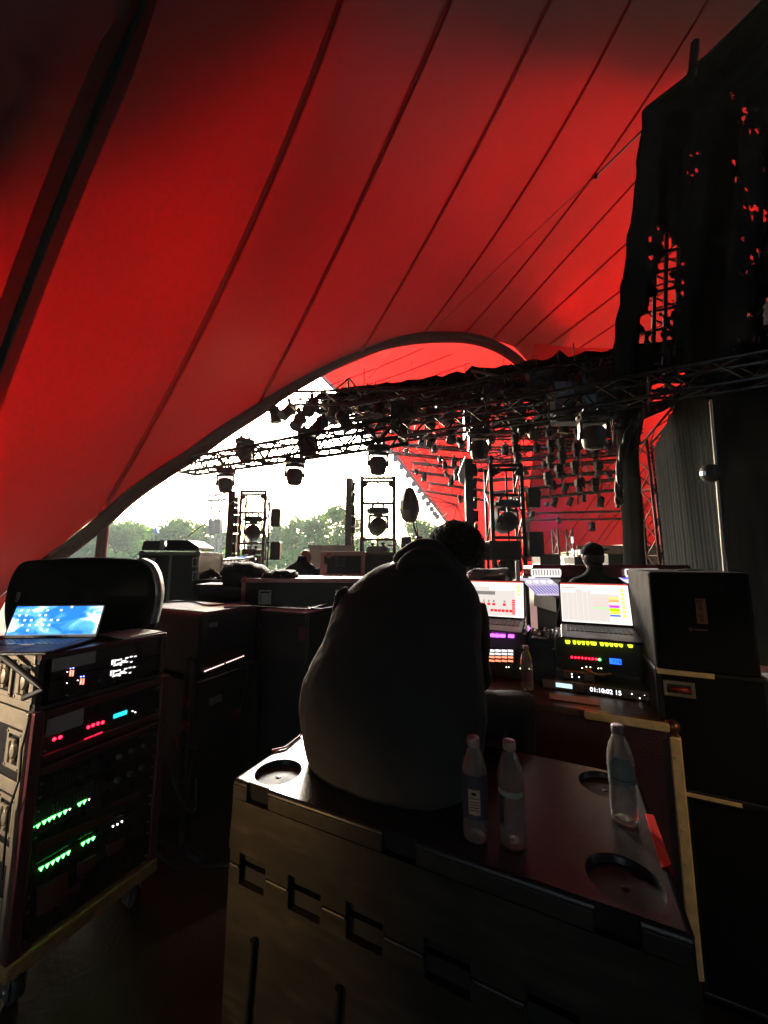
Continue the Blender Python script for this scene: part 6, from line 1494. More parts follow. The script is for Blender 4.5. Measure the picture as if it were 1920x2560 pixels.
# bottles
def pet(name):
    m, nt = nodes_of(name); out = N(nt, 'ShaderNodeOutputMaterial')
    tr = N(nt, 'ShaderNodeBsdfTransparent'); tr.inputs[0].default_value = (0.80, 0.80, 0.80, 1)
    gl = N(nt, 'ShaderNodeBsdfGlossy'); gl.inputs['Roughness'].default_value = 0.06; gl.inputs[0].default_value = (1, 1, 1, 1)
    df = N(nt, 'ShaderNodeBsdfDiffuse'); df.inputs[0].default_value = (0.50, 0.42, 0.38, 1)
    lw = N(nt, 'ShaderNodeLayerWeight'); lw.inputs[0].default_value = 0.42
    tc = N(nt, 'ShaderNodeTexCoord'); nz = N(nt, 'ShaderNodeTexNoise', Scale=38.0, Detail=3.0); nt.links.new(tc.outputs['Object'], nz.inputs['Vector'])
    bp_ = N(nt, 'ShaderNodeBump'); bp_.inputs['Strength'].default_value = 0.4; bp_.inputs['Distance'].default_value = 0.01; nt.links.new(nz.outputs['Fac'], bp_.inputs['Height']); nt.links.new(bp_.outputs[0], gl.inputs['Normal'])
    m1 = N(nt, 'ShaderNodeMixShader'); nt.links.new(lw.outputs['Facing'], m1.inputs[0]); nt.links.new(tr.outputs[0], m1.inputs[1]); nt.links.new(gl.outputs[0], m1.inputs[2])
    m2 = N(nt, 'ShaderNodeMixShader'); m2.inputs[0].default_value = 0.28; nt.links.new(m1.outputs[0], m2.inputs[1]); nt.links.new(df.outputs[0], m2.inputs[2])
    nt.links.new(m2.outputs[0], out.inputs[0]); return m
PET = pet('clear_pet')
CAPM = mat('cap_plastic', (0.62, 0.42, 0.38), 0.35)
def bottle(label, p, H, kind, rot=0.0):
    t = thing('water_bottle', label, 'bottle', p, rot, 'plastic water bottles'); s = H / 0.235; M0 = MW[t]
    pr = [(.001, .004), (.020, .006), (.027, .001), (.0305, .006), (.0315, .018), (.031, .05), (.0298, .085), (.0315, .110), (.0318, .150), (.0300, .165), (.024, .188), (.0165, .207), (.0135, .214), (.0135, .219)]
    b = MB(); b.lathe((0, 0, 0), [(r_ * s, z * s) for r_, z in pr], 28, cap=False); b.v = [M0 @ v for v in b.v]; b.build('bottle_body', PET, t)
    b = MB(); n = 36; vs = []; 
    for z, k_ in ((.214, 0), (.216, 1), (.2335, 1), (.2355, .9)):
        for j in range(n): rr = (.0160 if k_ else .0135) * (1 if j % 2 else .965) * (k_ if k_ else 1); vs.append((rr * s * math.cos(2 * math.pi * j / n), rr * s * math.sin(2 * math.pi * j / n), z * s))
    b.add(vs, [(q * n + j, q * n + (j + 1) % n, (q + 1) * n + (j + 1) % n, (q + 1) * n + j) for q in range(3) for j in range(n)] + [tuple(range(3 * n, 4 * n)), tuple(reversed(range(n)))], True)
    b.v = [M0 @ v for v in b.v]; b.build('cap', CAPM if kind != 'grey' else mat('cap_mauve', (0.28, 0.22, 0.26), 0.35), t)
    def wrap(z0, z1, a0, a1, rr, nm, m_, par, w=None):
        b = MB(); n = 14; rows = []
        for z in [z0 + (z1 - z0) * k / 8 for k in range(9)]:
            row = []
            for j in range(n + 1):
                f = (z - z0) / (z1 - z0); lo, hi = (a0, a1) if w is None else (a0 + w(f), a1 - w(f))
                an = lo + (hi - lo) * j / n; row.append(Vector((rr * s * math.cos(an), rr * s * math.sin(an), z * s)))
            rows.append(row)
        b.sheet(rows); b.v = [M0 @ v for v in b.v]; return b.build(nm, m_, par)
    c = R(-100)
    if kind == 'panel':
        l = wrap(.055, .155, c - 1.5, c + 1.6, .0322, 'label', mat('violet_label', (0.10, 0.08, 0.12), 0.4), t, w=lambda f: 0.5 * abs(2 * f - 1) ** 3)
        o = wrap(.068, .125, c - .55, c + .35, .0326, 'text_panel', mat('cream_label', (0.75, 0.52, 0.38), 0.5), l)
        wrap(.112, .119, c - .30, c + .05, .0329, 'round_emblem', mat('emblem_ink', (0.05, 0.02, 0.015), 0.5), l)
        for z in (.104, .096, .090, .084, .078): wrap(z, z + .0018, c - .45, c + .25, .0329, 'print_line', mat('emblem_ink', (0.05, 0.02, 0.015), 0.5), l)
    elif kind == 'band':
        wrap(.118, .130, c - 1.4, c + 1.0, .0325, 'label_band', mat('pale_green_band', (0.42, 0.44, 0.38), 0.5), t, w=lambda f: 0.1 * f)
        wrap(.055, .118, c - 1.5, c - .75, .0322, 'label', mat('violet_label', (0.10, 0.08, 0.12), 0.4), t)
    elif kind == 'grey':
        wrap(.100, .165, c - 1.6, c + 1.1, .0324, 'label', mat('grey_green_label', (0.24, 0.29, 0.29), 0.5), t, w=lambda f: .9 * f * f)
        wrap(.110, .112, c - 1.2, c + .9, .0328, 'print_line', BLACKM, t); wrap(.135, .139, c - .7, c + .1, .0328, 'print_line', mat('pale_patch', (0.35, 0.33, 0.36), 0.5), t)
    else:
        wrap(.05, .11, c - 1.2, c + 1.2, .0322, 'label', mat('maroon_label', (0.16, 0.05, 0.06), 0.5), t)
    return t
ZB = ZL + .001
bottle('left of the two near plastic bottles, with a cream printed label panel', G(-.243, 1.052, ZB) * 1 if False else Vector((*W(1190, 2092, z=ZB).xy, ZB)), 0.238, 'panel')
bottle('right of the two near plastic bottles, with a pale green band', Vector((*W(1283, 2108, z=ZB).xy, ZB)), 0.238, 'band')
bottle('grey labelled plastic bottle standing at the right on the crate beside the well', Vector((*W(1562, 2052, z=ZB).xy, ZB)), 0.242, 'grey')
bottle('small dim maroon bottle standing on the maroon case between the laptops', G(-.192, 2.09, 1.0), 0.215, 'maroon')

# warm work lamps that stand out of view: one left of the viewer, one at the right
def work_lamp(label, pos, aim, watts, cone, colr):
    t = thing('work_lamp', label, 'lamp', (pos.x, pos.y, 0)); tgt = (aim - pos).normalized()
    b = MB(); b.cyl((pos.x, pos.y, 0), (pos.x, pos.y, pos.z - .1), 0.02, 8); b.cyl((pos.x, pos.y, 0), (pos.x, pos.y, .03), .16, 20); b.build('stand', BLACKM, t)
    b = MB(); b.lathe(pos, [(.03, -.09), (.05, -.08), (.075, .06)], 20, axis=tgt, cap=False); b.build('shade', BLACKM, t, solid=.002)
    b = MB(); b.ell(pos, (.02, .02, .02), 12, 8); b.build('bulb', emit('bulb_warm', (1, .6, .25), 6), t)
    ld = bpy.data.lights.new('lamp_light', 'SPOT'); ld.energy = watts; ld.color = colr; ld.shadow_soft_size = 0.05; ld.spot_size = R(cone); ld.spot_blend = 1.0
    lo = bpy.data.objects.new('lamp_light', ld); lo.location = pos + tgt * .08; lo.rotation_euler = (-tgt).to_track_quat('Z', 'Y').to_euler(); col.objects.link(lo)
work_lamp('small pale work lamp on a tall stand at the left of the viewer', G(-2.5, -.35, 1.35), G(-2.1, .8, 1.0), 17.0, 52, (1.0, 0.80, 0.60))
work_lamp('small warm work lamp on a low stand at the left of the viewer', G(-1.45, -.45, 0.85), G(-1.0, .957, .70), LAMP_W * 1.1, 46, (1.0, 0.58, 0.24))
work_lamp('small warm work lamp on a stand at the right of the viewer', G(1.9, 1.0, 1.75), G(.52, 1.93, .85), 3.0, 40, (1.0, 0.60, 0.25))
# ================= people =================
HOOD = mat('charcoal_fleece', (0.046, 0.046, 0.047), 0.95, var=0.18, scale=5, bump=0.10, bscale=140, spec=0.15, sheen=0.12)
SKIN = mat('skin', (0.36, 0.19, 0.13), 0.5, var=0.1)
HAIR = mat('dark_curly_hair', (0.020, 0.015, 0.012), 0.6, spec=0.4, sheen=0.2)
JEANS = mat('dark_trousers', (0.007, 0.008, 0.010), 0.9, bump=0.3, bscale=150)
def cdepth(p): return p.y * math.cos(PITCH) + (p.z - CAM_H) * math.sin(PITCH)
def ell_ring(c, a, b_, ang, n=28, pw=2.3):
    e1 = Vector((math.cos(ang), math.sin(ang), 0)); e2 = Vector((-math.sin(ang), math.cos(ang), 0)); o = []
    for k in range(n):
        t = 2 * math.pi * k / n; x = math.copysign(abs(math.cos(t)) ** (2 / pw), math.cos(t)); y = math.copysign(abs(math.sin(t)) ** (2 / pw), math.sin(t))
        o.append(c + e1 * (a * x) + e2 * (b_ * y))
    return o
def loft(b, rings):
    n = len(rings[0]); b.add([p for r_ in rings for p in r_], [(k * n + j, k * n + (j + 1) % n, (k + 1) * n + (j + 1) % n, (k + 1) * n + j) for k in range(len(rings) - 1) for j in range(n)], True)
    b.add(rings[0], [tuple(reversed(range(n)))]); b.add(rings[-1], [tuple(range(n))])
def hand(b, wrist, fwd, up, side, curl=0.5, s=1.0):
    """palm and five bent fingers; side = +1 thumb towards +x of the frame"""
    f = fwd.normalized(); x = f.cross(up).normalized(); u = x.cross(f).normalized()
    rot = Matrix((x, f, u)).transposed()
    b.ell(wrist + f * .05 * s, (.042 * s, .055 * s, .016 * s), 12, 8, rot)
    b.tube([wrist - f * .03 * s, wrist + f * .02 * s], [.026 * s, .028 * s], 10)
    for k, (off, ln) in enumerate(((-.030, .062), (-.010, .074), (.011, .078), (.031, .070))):
        p = wrist + f * .095 * s + x * off * s; pts = [p - f * .02 * s, p]; a_ = 0
        for seg in (.45, .32, .23):
            a_ += curl * .9; p = p + (f * math.cos(a_) - u * math.sin(a_)) * ln * seg * s; pts.append(p)
        b.tube(pts, [.0095 * s, .0095 * s, .0088 * s, .008 * s, .006 * s], 8)
    p = wrist + f * .03 * s + x * .036 * side * s; q = p + (f * .6 + x * side * .7).normalized() * .034 * s
    b.tube([p - x * side * .015 * s, p, q, q + (f * .95 + x * side * .15 - u * .3).normalized() * .030 * s], [.013 * s, .012 * s, .0105 * s, .0075 * s], 8)
def head_mesh(b, c, fwd, up, s=1.0):
    f = fwd.normalized(); x = f.cross(up).normalized(); u = x.cross(f).normalized(); rot = Matrix((x, f, u)).transposed()
    b.ell(c + u * .02 * s, (.076 * s, .095 * s, .100 * s), 24, 16, rot)
    b.ell(c - u * .045 * s + f * .022 * s, (.058 * s, .070 * s, .068 * s), 20, 12, rot)
    b.ell(c - u * .090 * s + f * .055 * s, (.026 * s, .026 * s, .020 * s), 12, 8, rot)
    b.tube([c + u * .022 * s + f * .085 * s, c + u * .0 * s + f * .100 * s, c - u * .022 * s + f * .112 * s, c - u * .030 * s + f * .092 * s], [.008 * s, .011 * s, .014 * s, .010 * s], 8)
    b.tube([c - x * .024 * s - u * .058 * s + f * .078 * s, c - u * .056 * s + f * .090 * s, c + x * .024 * s - u * .058 * s + f * .078 * s], .007 * s, 8)
    for q in (-1, 1):
        b.ell(c + x * q * .030 * s + u * .020 * s + f * .078 * s, (.014 * s, .010 * s, .010 * s), 10, 8, rot)
        b.ell(c + x * q * .028 * s + u * .040 * s + f * .082 * s, (.022 * s, .010 * s, .006 * s), 10, 6, rot)
        b.ell(c + x * q * .078 * s - u * .005 * s - f * .005 * s, (.010 * s, .020 * s, .032 * s), 10, 8, rot)
    return rot
def displace(o, scale, strength, seed=0):
    tx = bpy.data.textures.new('folds', 'CLOUDS'); tx.noise_scale = scale; tx.noise_depth = 2
    d = o.modifiers.new('d', 'DISPLACE'); d.texture = tx; d.strength = strength; d.mid_level = 0.5; d.texture_coords = 'GLOBAL'

# --- seated man in the foreground ---
man = thing('person', 'man with dark curly hair in a charcoal hoodie sitting hunched on the crate', 'person', G(-.55, 1.3, ZL))
sil = [  # photo rows: y, left x, right x, distance, half depth of the body
    (1962, 880, 1130, 1.30, .16), (1950, 830, 1160, 1.33, .19), (1925, 790, 1180, 1.38, .225), (1885, 766, 1190, 1.40, .235), (1830, 748, 1196, 1.41, .24), (1767, 742, 1202, 1.42, .24), (1713, 753, 1200, 1.43, .235),
    (1659, 779, 1198, 1.44, .225), (1604, 807, 1192, 1.46, .21), (1550, 825, 1192, 1.48, .195), (1510, 843, 1190, 1.50, .18), (1480, 864, 1184, 1.51, .165), (1455, 888, 1174, 1.52, .15),
    (1435, 912, 1160, 1.53, .135), (1418, 940, 1150, 1.54, .12), (1404, 975, 1144, 1.55, .105), (1392, 1012, 1138, 1.56, .09), (1378, 1052, 1134, 1.58, .07), (1350, 1085, 1132, 1.60, .058)]
rings = []; rings_in = []
for y, xl, xr, Y, bd_ in sil:
    c = W((xl + xr) / 2, y, y=Y); h = (xr - xl) / 2 * cdepth(c) / FPX
    a_ = math.sqrt(max((h * .99) ** 2 - (bd_ * math.sin(-GA)) ** 2, 1e-5)) / math.cos(GA)
    rings.append(ell_ring(c, a_, bd_, GA)); rings_in.append(ell_ring(c, a_ * .9, bd_ * .9, GA))
HC = W(1140, 1376, y=1.60) ; HF = (E2 * .75 + E1 * .35 + Vector((0, 0, -.55))).normalized(); HU = Vector((0, 0, 1))
sh_r, el_r, wr_r = W(1168, 1508, y=1.50), W(1188, 1690, y=1.50), G(-.40, 1.98, 1.245)
sh_l, el_l, wr_l = W(885, 1520, y=1.56), W(862, 1640, y=1.72), G(-.62, 2.02, 1.215)
hipr, knr, anr = G(-.42, 1.36, 1.05), G(-.20, 1.80, 1.03), G(-.22, 1.73, .10)
hipl, knl, anl = G(-.72, 1.36, 1.05), G(-.86, 1.80, 1.01), G(-.88, 1.73, .10)
b = MB(); loft(b, rings_in[2:])
for a0, a1, a2 in ((sh_r, el_r, wr_r), (sh_l, el_l, wr_l)): b.tube([a0, a0.lerp(a1, .5), a1, a1.lerp(a2, .5), a2], [.055, .05, .042, .036, .027], 14)
for a0, a1, a2 in ((hipr, knr, anr), (hipl, knl, anl)): b.tube([a0, a0.lerp(a1, .5), a1, a1.lerp(a2, .4), a2], [.08, .075, .058, .052, .038], 14); b.tube([a2 + Vector((0, 0, -.03)), a2 + E2 * .10 + Vector((0, 0, -.06)), a2 + E2 * .17 + Vector((0, 0, -.075))], [.04, .04, .03], 10)
b.tube([W(1098, 1400, y=1.58), HC - HF * .03 + Vector((0, 0, -.05))], [.062, .056], 14)
head_mesh(b, HC, HF, HU, 1.0)
hand(b, wr_r, (E2 + Vector((0, 0, -.15))), HU, -1, .45); hand(b, wr_l, (E2 + Vector((0, 0, -.15))), HU, 1, .45)
body = b.build('body', SKIN, man, remesh=0.010)
b = MB(); loft(b, rings)
for a0, a1, a2, r_ in ((sh_r, el_r, wr_r, 1), (sh_l, el_l, wr_l, .95)):
    b.tube([a0, a0.lerp(a1, .3), a0.lerp(a1, .65), a1, a1.lerp(a2, .4), a1.lerp(a2, .93)], [.074 * r_, .075 * r_, .070 * r_, .062 * r_, .052 * r_, .038 * r_], 16)
hoodie = b.build('hoodie', HOOD, man, remesh=0.011)
displace(hoodie, 0.16, 0.024)
tx = bpy.data.textures.new('creases', 'MARBLE'); tx.noise_scale = .22; tx.turbulence = 9; tx.marble_type = 'SHARP'
d = hoodie.modifiers.new('m', 'DISPLACE'); d.texture = tx; d.strength = -.005; d.mid_level = .5; d.texture_coords = 'GLOBAL'
# ribbed waistband and the centre back seam
c_ = W(984, 1938, y=1.36); hb = ell_ring(c_, .318, .212, GA, 48); b = MB(); b.tube(hb + [hb[0], hb[1]], .020, 8); ob_ = b.build('waistband', HOOD, man, remesh=.008)
# hood lying on the shoulders: a thick roll around the neck
b = MB()
hp = [W(x, y, y=Y) for x, y, Y in ((992, 1412, 1.60), (1003, 1394, 1.52), (1032, 1376, 1.48), (1062, 1368, 1.47), (1090, 1372, 1.46), (1125, 1402, 1.47), (1158, 1432, 1.53))]
b.tube(catmull(hp, 5), [.022 + .014 * math.sin(math.pi * k / 30) for k in range(31)], 12)
hp = [W(x, y, y=Y) for x, y, Y in ((1000, 1440, 1.50), (1018, 1410, 1.44), (1055, 1394, 1.43), (1095, 1404, 1.42), (1130, 1434, 1.44))]
b.tube(catmull(hp, 5), [.018 + .026 * math.sin(math.pi * k / 20) for k in range(21)], 12)
o = b.build('hood', HOOD, man, remesh=0.008); displace(o, 0.07, 0.010)
# loose sleeve fold standing off the left shoulder
b = MB(); hp = [W(x, y, y=Y) for x, y, Y in ((872, 1478, 1.55), (850, 1488, 1.55), (846, 1510, 1.56), (836, 1548, 1.58), (826, 1590, 1.60))]
b.tube(catmull(hp, 4), [.02, .022, .022, .021, .02, .02, .02, .02, .02, .02, .019, .018, .017, .016, .015, .014, .012], 10)
b.build('sleeve_fold', HOOD, man)
b = MB()
for a0, a1, a2 in ((hipr, knr, anr), (hipl, knl, anl)): b.tube([a0, a0.lerp(a1, .5), a1, a1.lerp(a2, .4), a2], [.098, .092, .075, .066, .055], 16)
b.ell(G(-.57, 1.33, 1.05), (.24, .16, .095), 20, 12, Matrix.Rotation(GA, 3, 'Z'))
o = b.build('trousers', JEANS, man, remesh=0.012)
# curly hair: a cap with many small curls
hr_ = random.Random(11); b = MB(); hc = W(1140, 1369, y=1.62); fx_ = HF
rotH = Matrix.Rotation(GA, 3, 'Z')
b.ell(hc, (.106, .110, .104), 24, 16)
for k in range(1500):
    v = Vector((hr_.gauss(0, 1), hr_.gauss(0, 1), hr_.gauss(0, 1))).normalized()
    if v.dot(Vector((E2.x * .8, E2.y * .8, -.6)).normalized()) > .70 or v.z < -.75: continue
    p = hc + Vector((v.x * .108, v.y * .112, v.z * .106)) * hr_.uniform(.93, 1.06); r0 = hr_.uniform(.006, .012)
    t1 = v.orthogonal().normalized(); t1 = Matrix.Rotation(hr_.uniform(0, 6.28), 3, v) @ t1; t2 = v.cross(t1)
    pts = [p + (t1 * math.cos(q * 1.5) + t2 * math.sin(q * 1.5)) * r0 + v * (q * .0030) for q in range(5)]
    b.tube(pts, [.0028, .0026, .0024, .0020, .0012], 4, cap=False)
b.build('hair', HAIR, man)

# --- two further men, standing or sitting beyond the gear ---
def figure(label, base, face, top_z, lean, hair, shirt, head_s=1.0, cap=None, hunch=0.0, wid=1.0, neck=.30):
    """base: point on the floor; face: heading angle of the view direction"""
    t = thing('person', label, 'person', base); f = Vector((math.cos(face), math.sin(face), 0)); x = Vector((f.y, -f.x, 0)); up = Vector((0, 0, 1))
    Hh = top_z; B = Vector(base); P = lambda a, d, z: B + x * a + f * (d + lean * max(0, z - .9)) + up * z
    shz = Hh - neck; ang = math.atan2(x.y, x.x)
    torso = [(.88, .155, .11), (.98, .165, .12), (1.12, .17, .125), (shz - .14, .19 * wid, .12), (shz - .05, .205 * wid, .11), (shz + .0, .17 * wid, .085), (shz + .035, .10, .07), (shz + .07, .06, .06), (shz + .13, .055, .055)]
    rg = [ell_ring(P(0, 0, z), a_, b_, ang) for z, a_, b_ in torso]
    b = MB(); loft(b, [ell_ring(P(0, 0, z), a_ * .9, b_ * .9, ang) for z, a_, b_ in torso])
    hc = P(0, .03 + hunch, Hh - .115)
    b.tube([P(0, 0, shz + .05), hc + up * -.05], [.058, .054], 12); rot = head_mesh(b, hc, f + up * -.25, up, head_s)
    arms = []
    for s in (-1, 1):
        S, E, Wr = P(s * .19 * wid, 0, shz - .05), P(s * .25 * wid, .04, shz - .32), P(s * .16, .30, shz - .38); arms.append((S, E, Wr))
        b.tube([S, E, Wr], [.045, .038, .027], 12); hand(b, Wr, f, up, -s, .5)
        b.tube([P(s * .09, 0, .92), P(s * .10, .03, .50), P(s * .10, -.01, .09)], [.075, .055, .038], 12); b.tube([P(s * .10, -.02, .05), P(s * .11, .10, .04), P(s * .11, .18, .035)], [.04, .04, .03], 10)
    b.build('body', SKIN, t, remesh=0.012)
    b = MB(); loft(b, rg)
    for S, E, Wr in arms: b.tube([S, S.lerp(E, .5), E, E.lerp(Wr, .8)], [.066, .062, .052, .04], 14)
    o = b.build('shirt', shirt, t, remesh=0.014); displace(o, .1, .015)
    b = MB()
    for s in (-1, 1): b.tube([P(s * .09, 0, .95), P(s * .10, .03, .50), P(s * .10, -.01, .12)], [.092, .072, .055], 12)
    b.build('trousers', JEANS, t, remesh=0.014)
    if cap:
        b = MB(); b.ell(hc + up * .035, (.088, .104, .082), 20, 12, rot); c2 = hc + up * .06
        b.tube([c2 + x * -.07 + cap * .06, c2 + cap * .13, c2 + x * .07 + cap * .06], [.02, .03, .02], 8, flat=.3)
        b.ell(hc + up * .115, (.02, .02, .012), 8, 6); b.build('cap', CLOTHB, t)
        b = MB(); b.ell(hc - f * .012 - up * .02, (.084, .090, .075), 18, 10, rot); b.build('hair', HAIR, t)
    return t
p = W(750, 1374, y=5.0)
figure('bald man in a dark blue shirt bending over beyond the red edged case', (p.x, 5.0, 0), R(80), p.z, .10, None, mat('dark_blue_shirt', (0.018, 0.022, 0.035), 0.85), 1.0, hunch=.10, wid=1.05, neck=.21)
p = W(1482, 1357, y=3.15)
figure('man in a black cap and black hoodie standing at the mixing console', (p.x, 3.12, 0), R(78), p.z, .06, None, CLOTHB, 1.05, cap=Vector((.96, .2, 0)), wid=1.1)

# ================= outside: trees, crowd, far tower =================
LEAF = []
for k, c in enumerate(((0.095, 0.165, 0.060), (0.080, 0.150, 0.055), (0.115, 0.180, 0.050))):
    m, nt = nodes_of('leaves_%s' % 'abc'[k]); out = N(nt, 'ShaderNodeOutputMaterial'); d = N(nt, 'ShaderNodeBsdfDiffuse'); tr = N(nt, 'ShaderNodeBsdfTranslucent'); mx = N(nt, 'ShaderNodeMixShader'); mx.inputs[0].default_value = .35
    ob = N(nt, 'ShaderNodeTexCoord'); nz = N(nt, 'ShaderNodeTexNoise', Scale=0.6, Detail=4.0); nt.links.new(ob.outputs['Object'], nz.inputs['Vector'])
    mr = N(nt, 'ShaderNodeMapRange'); mr.inputs['To Min'].default_value = .45; mr.inputs['To Max'].default_value = 1.6; nt.links.new(nz.outputs['Fac'], mr.inputs['Value'])
    sc = N(nt, 'ShaderNodeVectorMath', operation='SCALE'); sc.inputs[0].default_value = c; nt.links.new(mr.outputs[0], sc.inputs['Scale'])
    sc2 = N(nt, 'ShaderNodeVectorMath', operation='MULTIPLY'); sc2.inputs[1].default_value = (1.5, 1.6, .8); nt.links.new(sc.outputs[0], sc2.inputs[0])
    nt.links.new(sc.outputs[0], d.inputs[0]); nt.links.new(sc2.outputs[0], tr.inputs[0]); nt.links.new(d.outputs[0], mx.inputs[1]); nt.links.new(tr.outputs[0], mx.inputs[2]); nt.links.new(mx.outputs[0], out.inputs[0]); LEAF.append(m)
BARK = mat('bark', (0.10, 0.08, 0.06), 0.9)
tr_ = random.Random(5)
def tree(px, ytop, Y, wpx, kind, label):
    p = W(px, ytop, y=Y); base = Vector((p.x, Y, -1.5)); Ht = p.z + 1.5; rw = wpx / FPX * Y / 2
    t = thing('tree', label, 'tree', base, 0, 'trees beyond the festival field')
    b = MB(); b.tube([base, base + Vector((.1, 0, Ht * .4)), base + Vector((-.1, .1, Ht * .8))], [Ht * .028, Ht * .02, Ht * .006], 8)
    cl = []
    for k in range(15):
        a_ = tr_.uniform(0, 6.28); z = Ht * tr_.uniform(.30, .92); q = (1 - abs(z / Ht - .5) * 1.25) * tr_.uniform(.35, 1.0); c = base + Vector((rw * q * math.cos(a_), rw * q * math.sin(a_), z)); cl.append((c, rw * tr_.uniform(.30, .48)))
        if k < 8: b.tube([base + Vector((0, 0, z * .55)), c], [Ht * .009, Ht * .003], 5)
    cl.append((base + Vector((0, 0, Ht * .9)), rw * .36))
    b.build('trunk', BARK, t)
    b = MB()
    for c, r_ in cl:
        for k in range(230):
            v = Vector((tr_.gauss(0, 1), tr_.gauss(0, 1), tr_.gauss(0, .8))).normalized() * r_ * tr_.uniform(.55, 1.12); q = c + v; s = tr_.uniform(.16, .36) * (Y / 65)
            a_ = Vector((tr_.gauss(0, 1), tr_.gauss(0, 1), tr_.gauss(0, 1))).normalized() * s; e = a_.orthogonal().normalized() * s * .7
            b.add([q - a_, q + e, q + a_, q - e], [(0, 1, 2, 3)])
    b.build('crown', LEAF[kind], t)
TR = [(215, 1330, 62, 110, 0, 'first'), (275, 1312, 66, 120, 1, 'second'), (338, 1308, 70, 120, 0, 'third'), (402, 1318, 64, 110, 1, 'fourth'), (452, 1300, 68, 110, 0, 'fifth'), (505, 1312, 75, 90, 1, 'sixth'), (560, 1335, 80, 80, 0, 'seventh'), (648, 1345, 84, 90, 1, 'eighth'),
      (700, 1315, 76, 80, 1, 'ninth'), (742, 1292, 70, 100, 2, 'tenth'), (800, 1282, 66, 110, 0, 'eleventh'), (846, 1264, 62, 120, 2, 'twelfth'), (905, 1350, 72, 100, 1, 'thirteenth'), (965, 1352, 80, 90, 0, 'fourteenth'), (1050, 1300, 58, 100, 2, 'fifteenth'), (1100, 1315, 62, 90, 2, 'sixteenth'), (140, 1340, 60, 110, 1, 'far left')]
for px, yt, Y, w_, kd, lb in TR:
    tree(px, yt, Y, w_, kd, ['dense green broadleaf tree', 'darker green bushy tree', 'yellowish green broad tree'][kd] + ' beyond the field, %s from the left in the tree line' % lb if lb != 'far left' else 'partly hidden bushy tree at the far left end of the tree line')
# undergrowth mass below the crowns
b = MB()
for k in range(9000):
    Y = tr_.uniform(58, 90); x = tr_.uniform(-.95, .3) * Y; q = Vector((x, Y, tr_.uniform(-1.5, 3.2))); s = tr_.uniform(.3, .6)
    a_ = Vector((tr_.gauss(0, 1), tr_.gauss(0, 1), tr_.gauss(0, 1))).normalized() * s; e = a_.orthogonal().normalized() * s * .7; b.add([q - a_, q + e, q + a_, q - e], [(0, 1, 2, 3)])
tag(b.build('undergrowth', LEAF[1]), 'continuous dark shrubs under the trees beyond the field', 'shrubs', kind='stuff')
# crowd
CM = [mat('crowd_%s' % n, c, .8) for n, c in (('dark', (.05, .05, .06)), ('skin', (.42, .25, .2)), ('pale', (.55, .52, .5)), ('pink', (.5, .22, .22)), ('blue', (.12, .18, .3)))]
b = MB()
for k in range(2600):
    Y = tr_.uniform(16, 54); x = tr_.uniform(-.85, .22) * Y; h = tr_.uniform(1.5, 1.85); z = -1.5
    b.cur = tr_.choice((0, 0, 2, 3, 4, 2)); b.cyl((x, Y, z + .0), (x, Y, z + h - .26), .16, 6, r2=.20); b.cyl((x, Y, z + h - .26), (x, Y, z + h - .2), .20, 6, r2=.07)
    b.cur = tr_.choice((1, 1, 0)); b.ell((x, Y, z + h - .1), (.095, .1, .12), 6, 5)
tag(b.build('crowd', CM), 'distant festival crowd filling the field below the stage', 'crowd', kind='stuff')
# delay tower with speaker arrays
Yd = 55
truss('delay_tower', 'far pale lattice mast standing in the field in front of the trees', Vector((W(542, 1400, y=Yd).x, Yd, -1.5)), W(542, 1248, y=Yd), 1.1, 1.1, .11, mat('far_steel', (.22, .22, .2), .5), bay=1.3, cat='tower', up=Vector((0, 1, 0)))
truss('delay_beam', 'short horizontal lattice beam on top of the far mast', W(516, 1246, y=Yd - 1), W(568, 1242, y=Yd - 1), 1.0, .8, .10, MATS['far_steel'], bay=1.0)
for k, (x0, y0, x1, y1) in enumerate(((523, 1300, 533, 1338), (540, 1298, 553, 1334))):
    t = thing('line_array', ['left curved line of speakers hanging on the far mast', 'right line of speakers hanging on the far mast'][k], 'speaker', W(x0, y0, y=Yd - 1.5), 0, 'speaker lines on the far mast'); b = MB()
    for i in range(7):
        a = W(x0 + (i * i * .12 if k == 0 else 0), y0 + (y1 - y0) * i / 7, y=Yd - 1.5); c = W(x1 + (i * i * .12 if k == 0 else 0), y0 + (y1 - y0) * (i + .92) / 7, y=Yd - 1.5); b.bb((a.x, Yd - 1.9, c.z), (c.x, Yd - 1.1, a.z))
    b.build('cabinet_stack', DARKG, t); b = MB(); b.cyl(W((x0 + x1) / 2, y0, y=Yd - 1.5), W((x0 + x1) / 2, y0 - 12, y=Yd - 1.5), .06, 6); b.build('hook', TRUSSM, t)
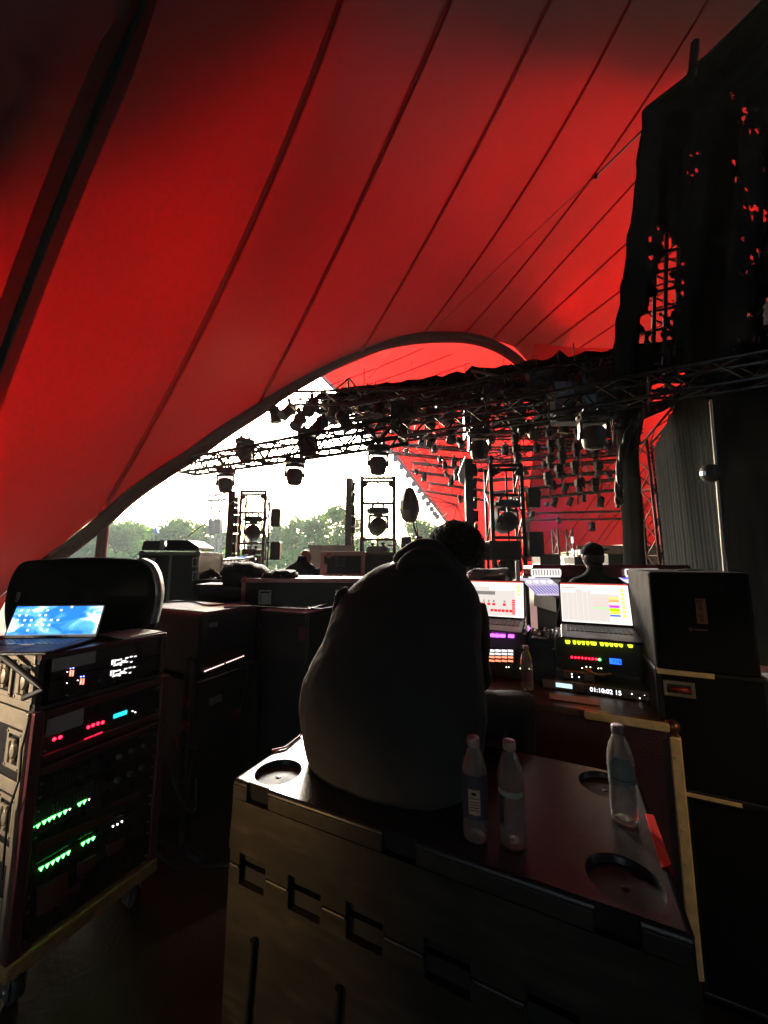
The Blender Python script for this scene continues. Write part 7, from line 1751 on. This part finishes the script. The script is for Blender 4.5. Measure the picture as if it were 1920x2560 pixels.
b = MB(); b.cyl(W(564, 1192, y=30), Vector((W(564, 1192, y=30).x, 30, -1.5)), .035, 6); tag(b.build('flag_pole', MATS['far_steel']), 'thin vertical pole in front of the far mast', 'pole')
t = thing('flag', 'small blue and white flag above the crowd in front of the trees', 'flag', W(388, 1325, y=40))
for q, m_, nm in (([(384, 1326), (390, 1318), (393, 1332), (386, 1334)], mat('flag_blue', (.05, .12, .45), .7), 'blue_field'), ([(390, 1318), (397, 1322), (398, 1333), (393, 1332)], mat('flag_white', (.7, .72, .75), .7), 'white_field')):
    b = MB(); vs = [W(x, y, y=40) for x, y in q]; b.add(vs + [v + Vector((0, .04, 0)) for v in vs], [(0, 1, 2, 3), (7, 6, 5, 4), (0, 4, 5, 1), (1, 5, 6, 2), (2, 6, 7, 3), (3, 7, 4, 0)]); b.build(nm, m_, t)
b = MB(); b.cyl(W(385, 1326, y=40), Vector((W(385, 1326, y=40).x, 40, -1.5)), .03, 6); b.build('staff', MATS['far_steel'], t)
pl = bpy.data.lights.new('magenta_wash', 'POINT'); pl.energy = 22; pl.color = (.75, .08, 1.0); pl.shadow_soft_size = .1
po = bpy.data.objects.new('magenta_wash', pl); po.location = W(1362, 1262, y=21.8); col.objects.link(po)
t = thing('wash_light', 'small stage wash light throwing magenta onto the far red canopy', 'stage light', po.location + Vector((0, -.35, 0)))
b = MB(); c = po.location + Vector((0, -.35, 0)); b.lathe(c, [(.10, -.1), (.14, 0), (.15, .12)], 14, axis=(0, 1, 0)); b.build('housing', BLACKM, t)
# air haze
HAZE = 0.0012
if HAZE:
    m, nt = nodes_of('air'); out = N(nt, 'ShaderNodeOutputMaterial'); v = N(nt, 'ShaderNodeVolumePrincipled'); v.inputs['Color'].default_value = (.92, .95, .93, 1); v.inputs['Density'].default_value = HAZE; v.inputs['Anisotropy'].default_value = 0.0
    nt.links.new(v.outputs[0], out.inputs['Volume'])
    b = MB(); b.bb((-130, -30, -2.5), (130, 130, 36)); tag(b.build('haze', m), 'thin pale haze in the evening air', kind='stuff')
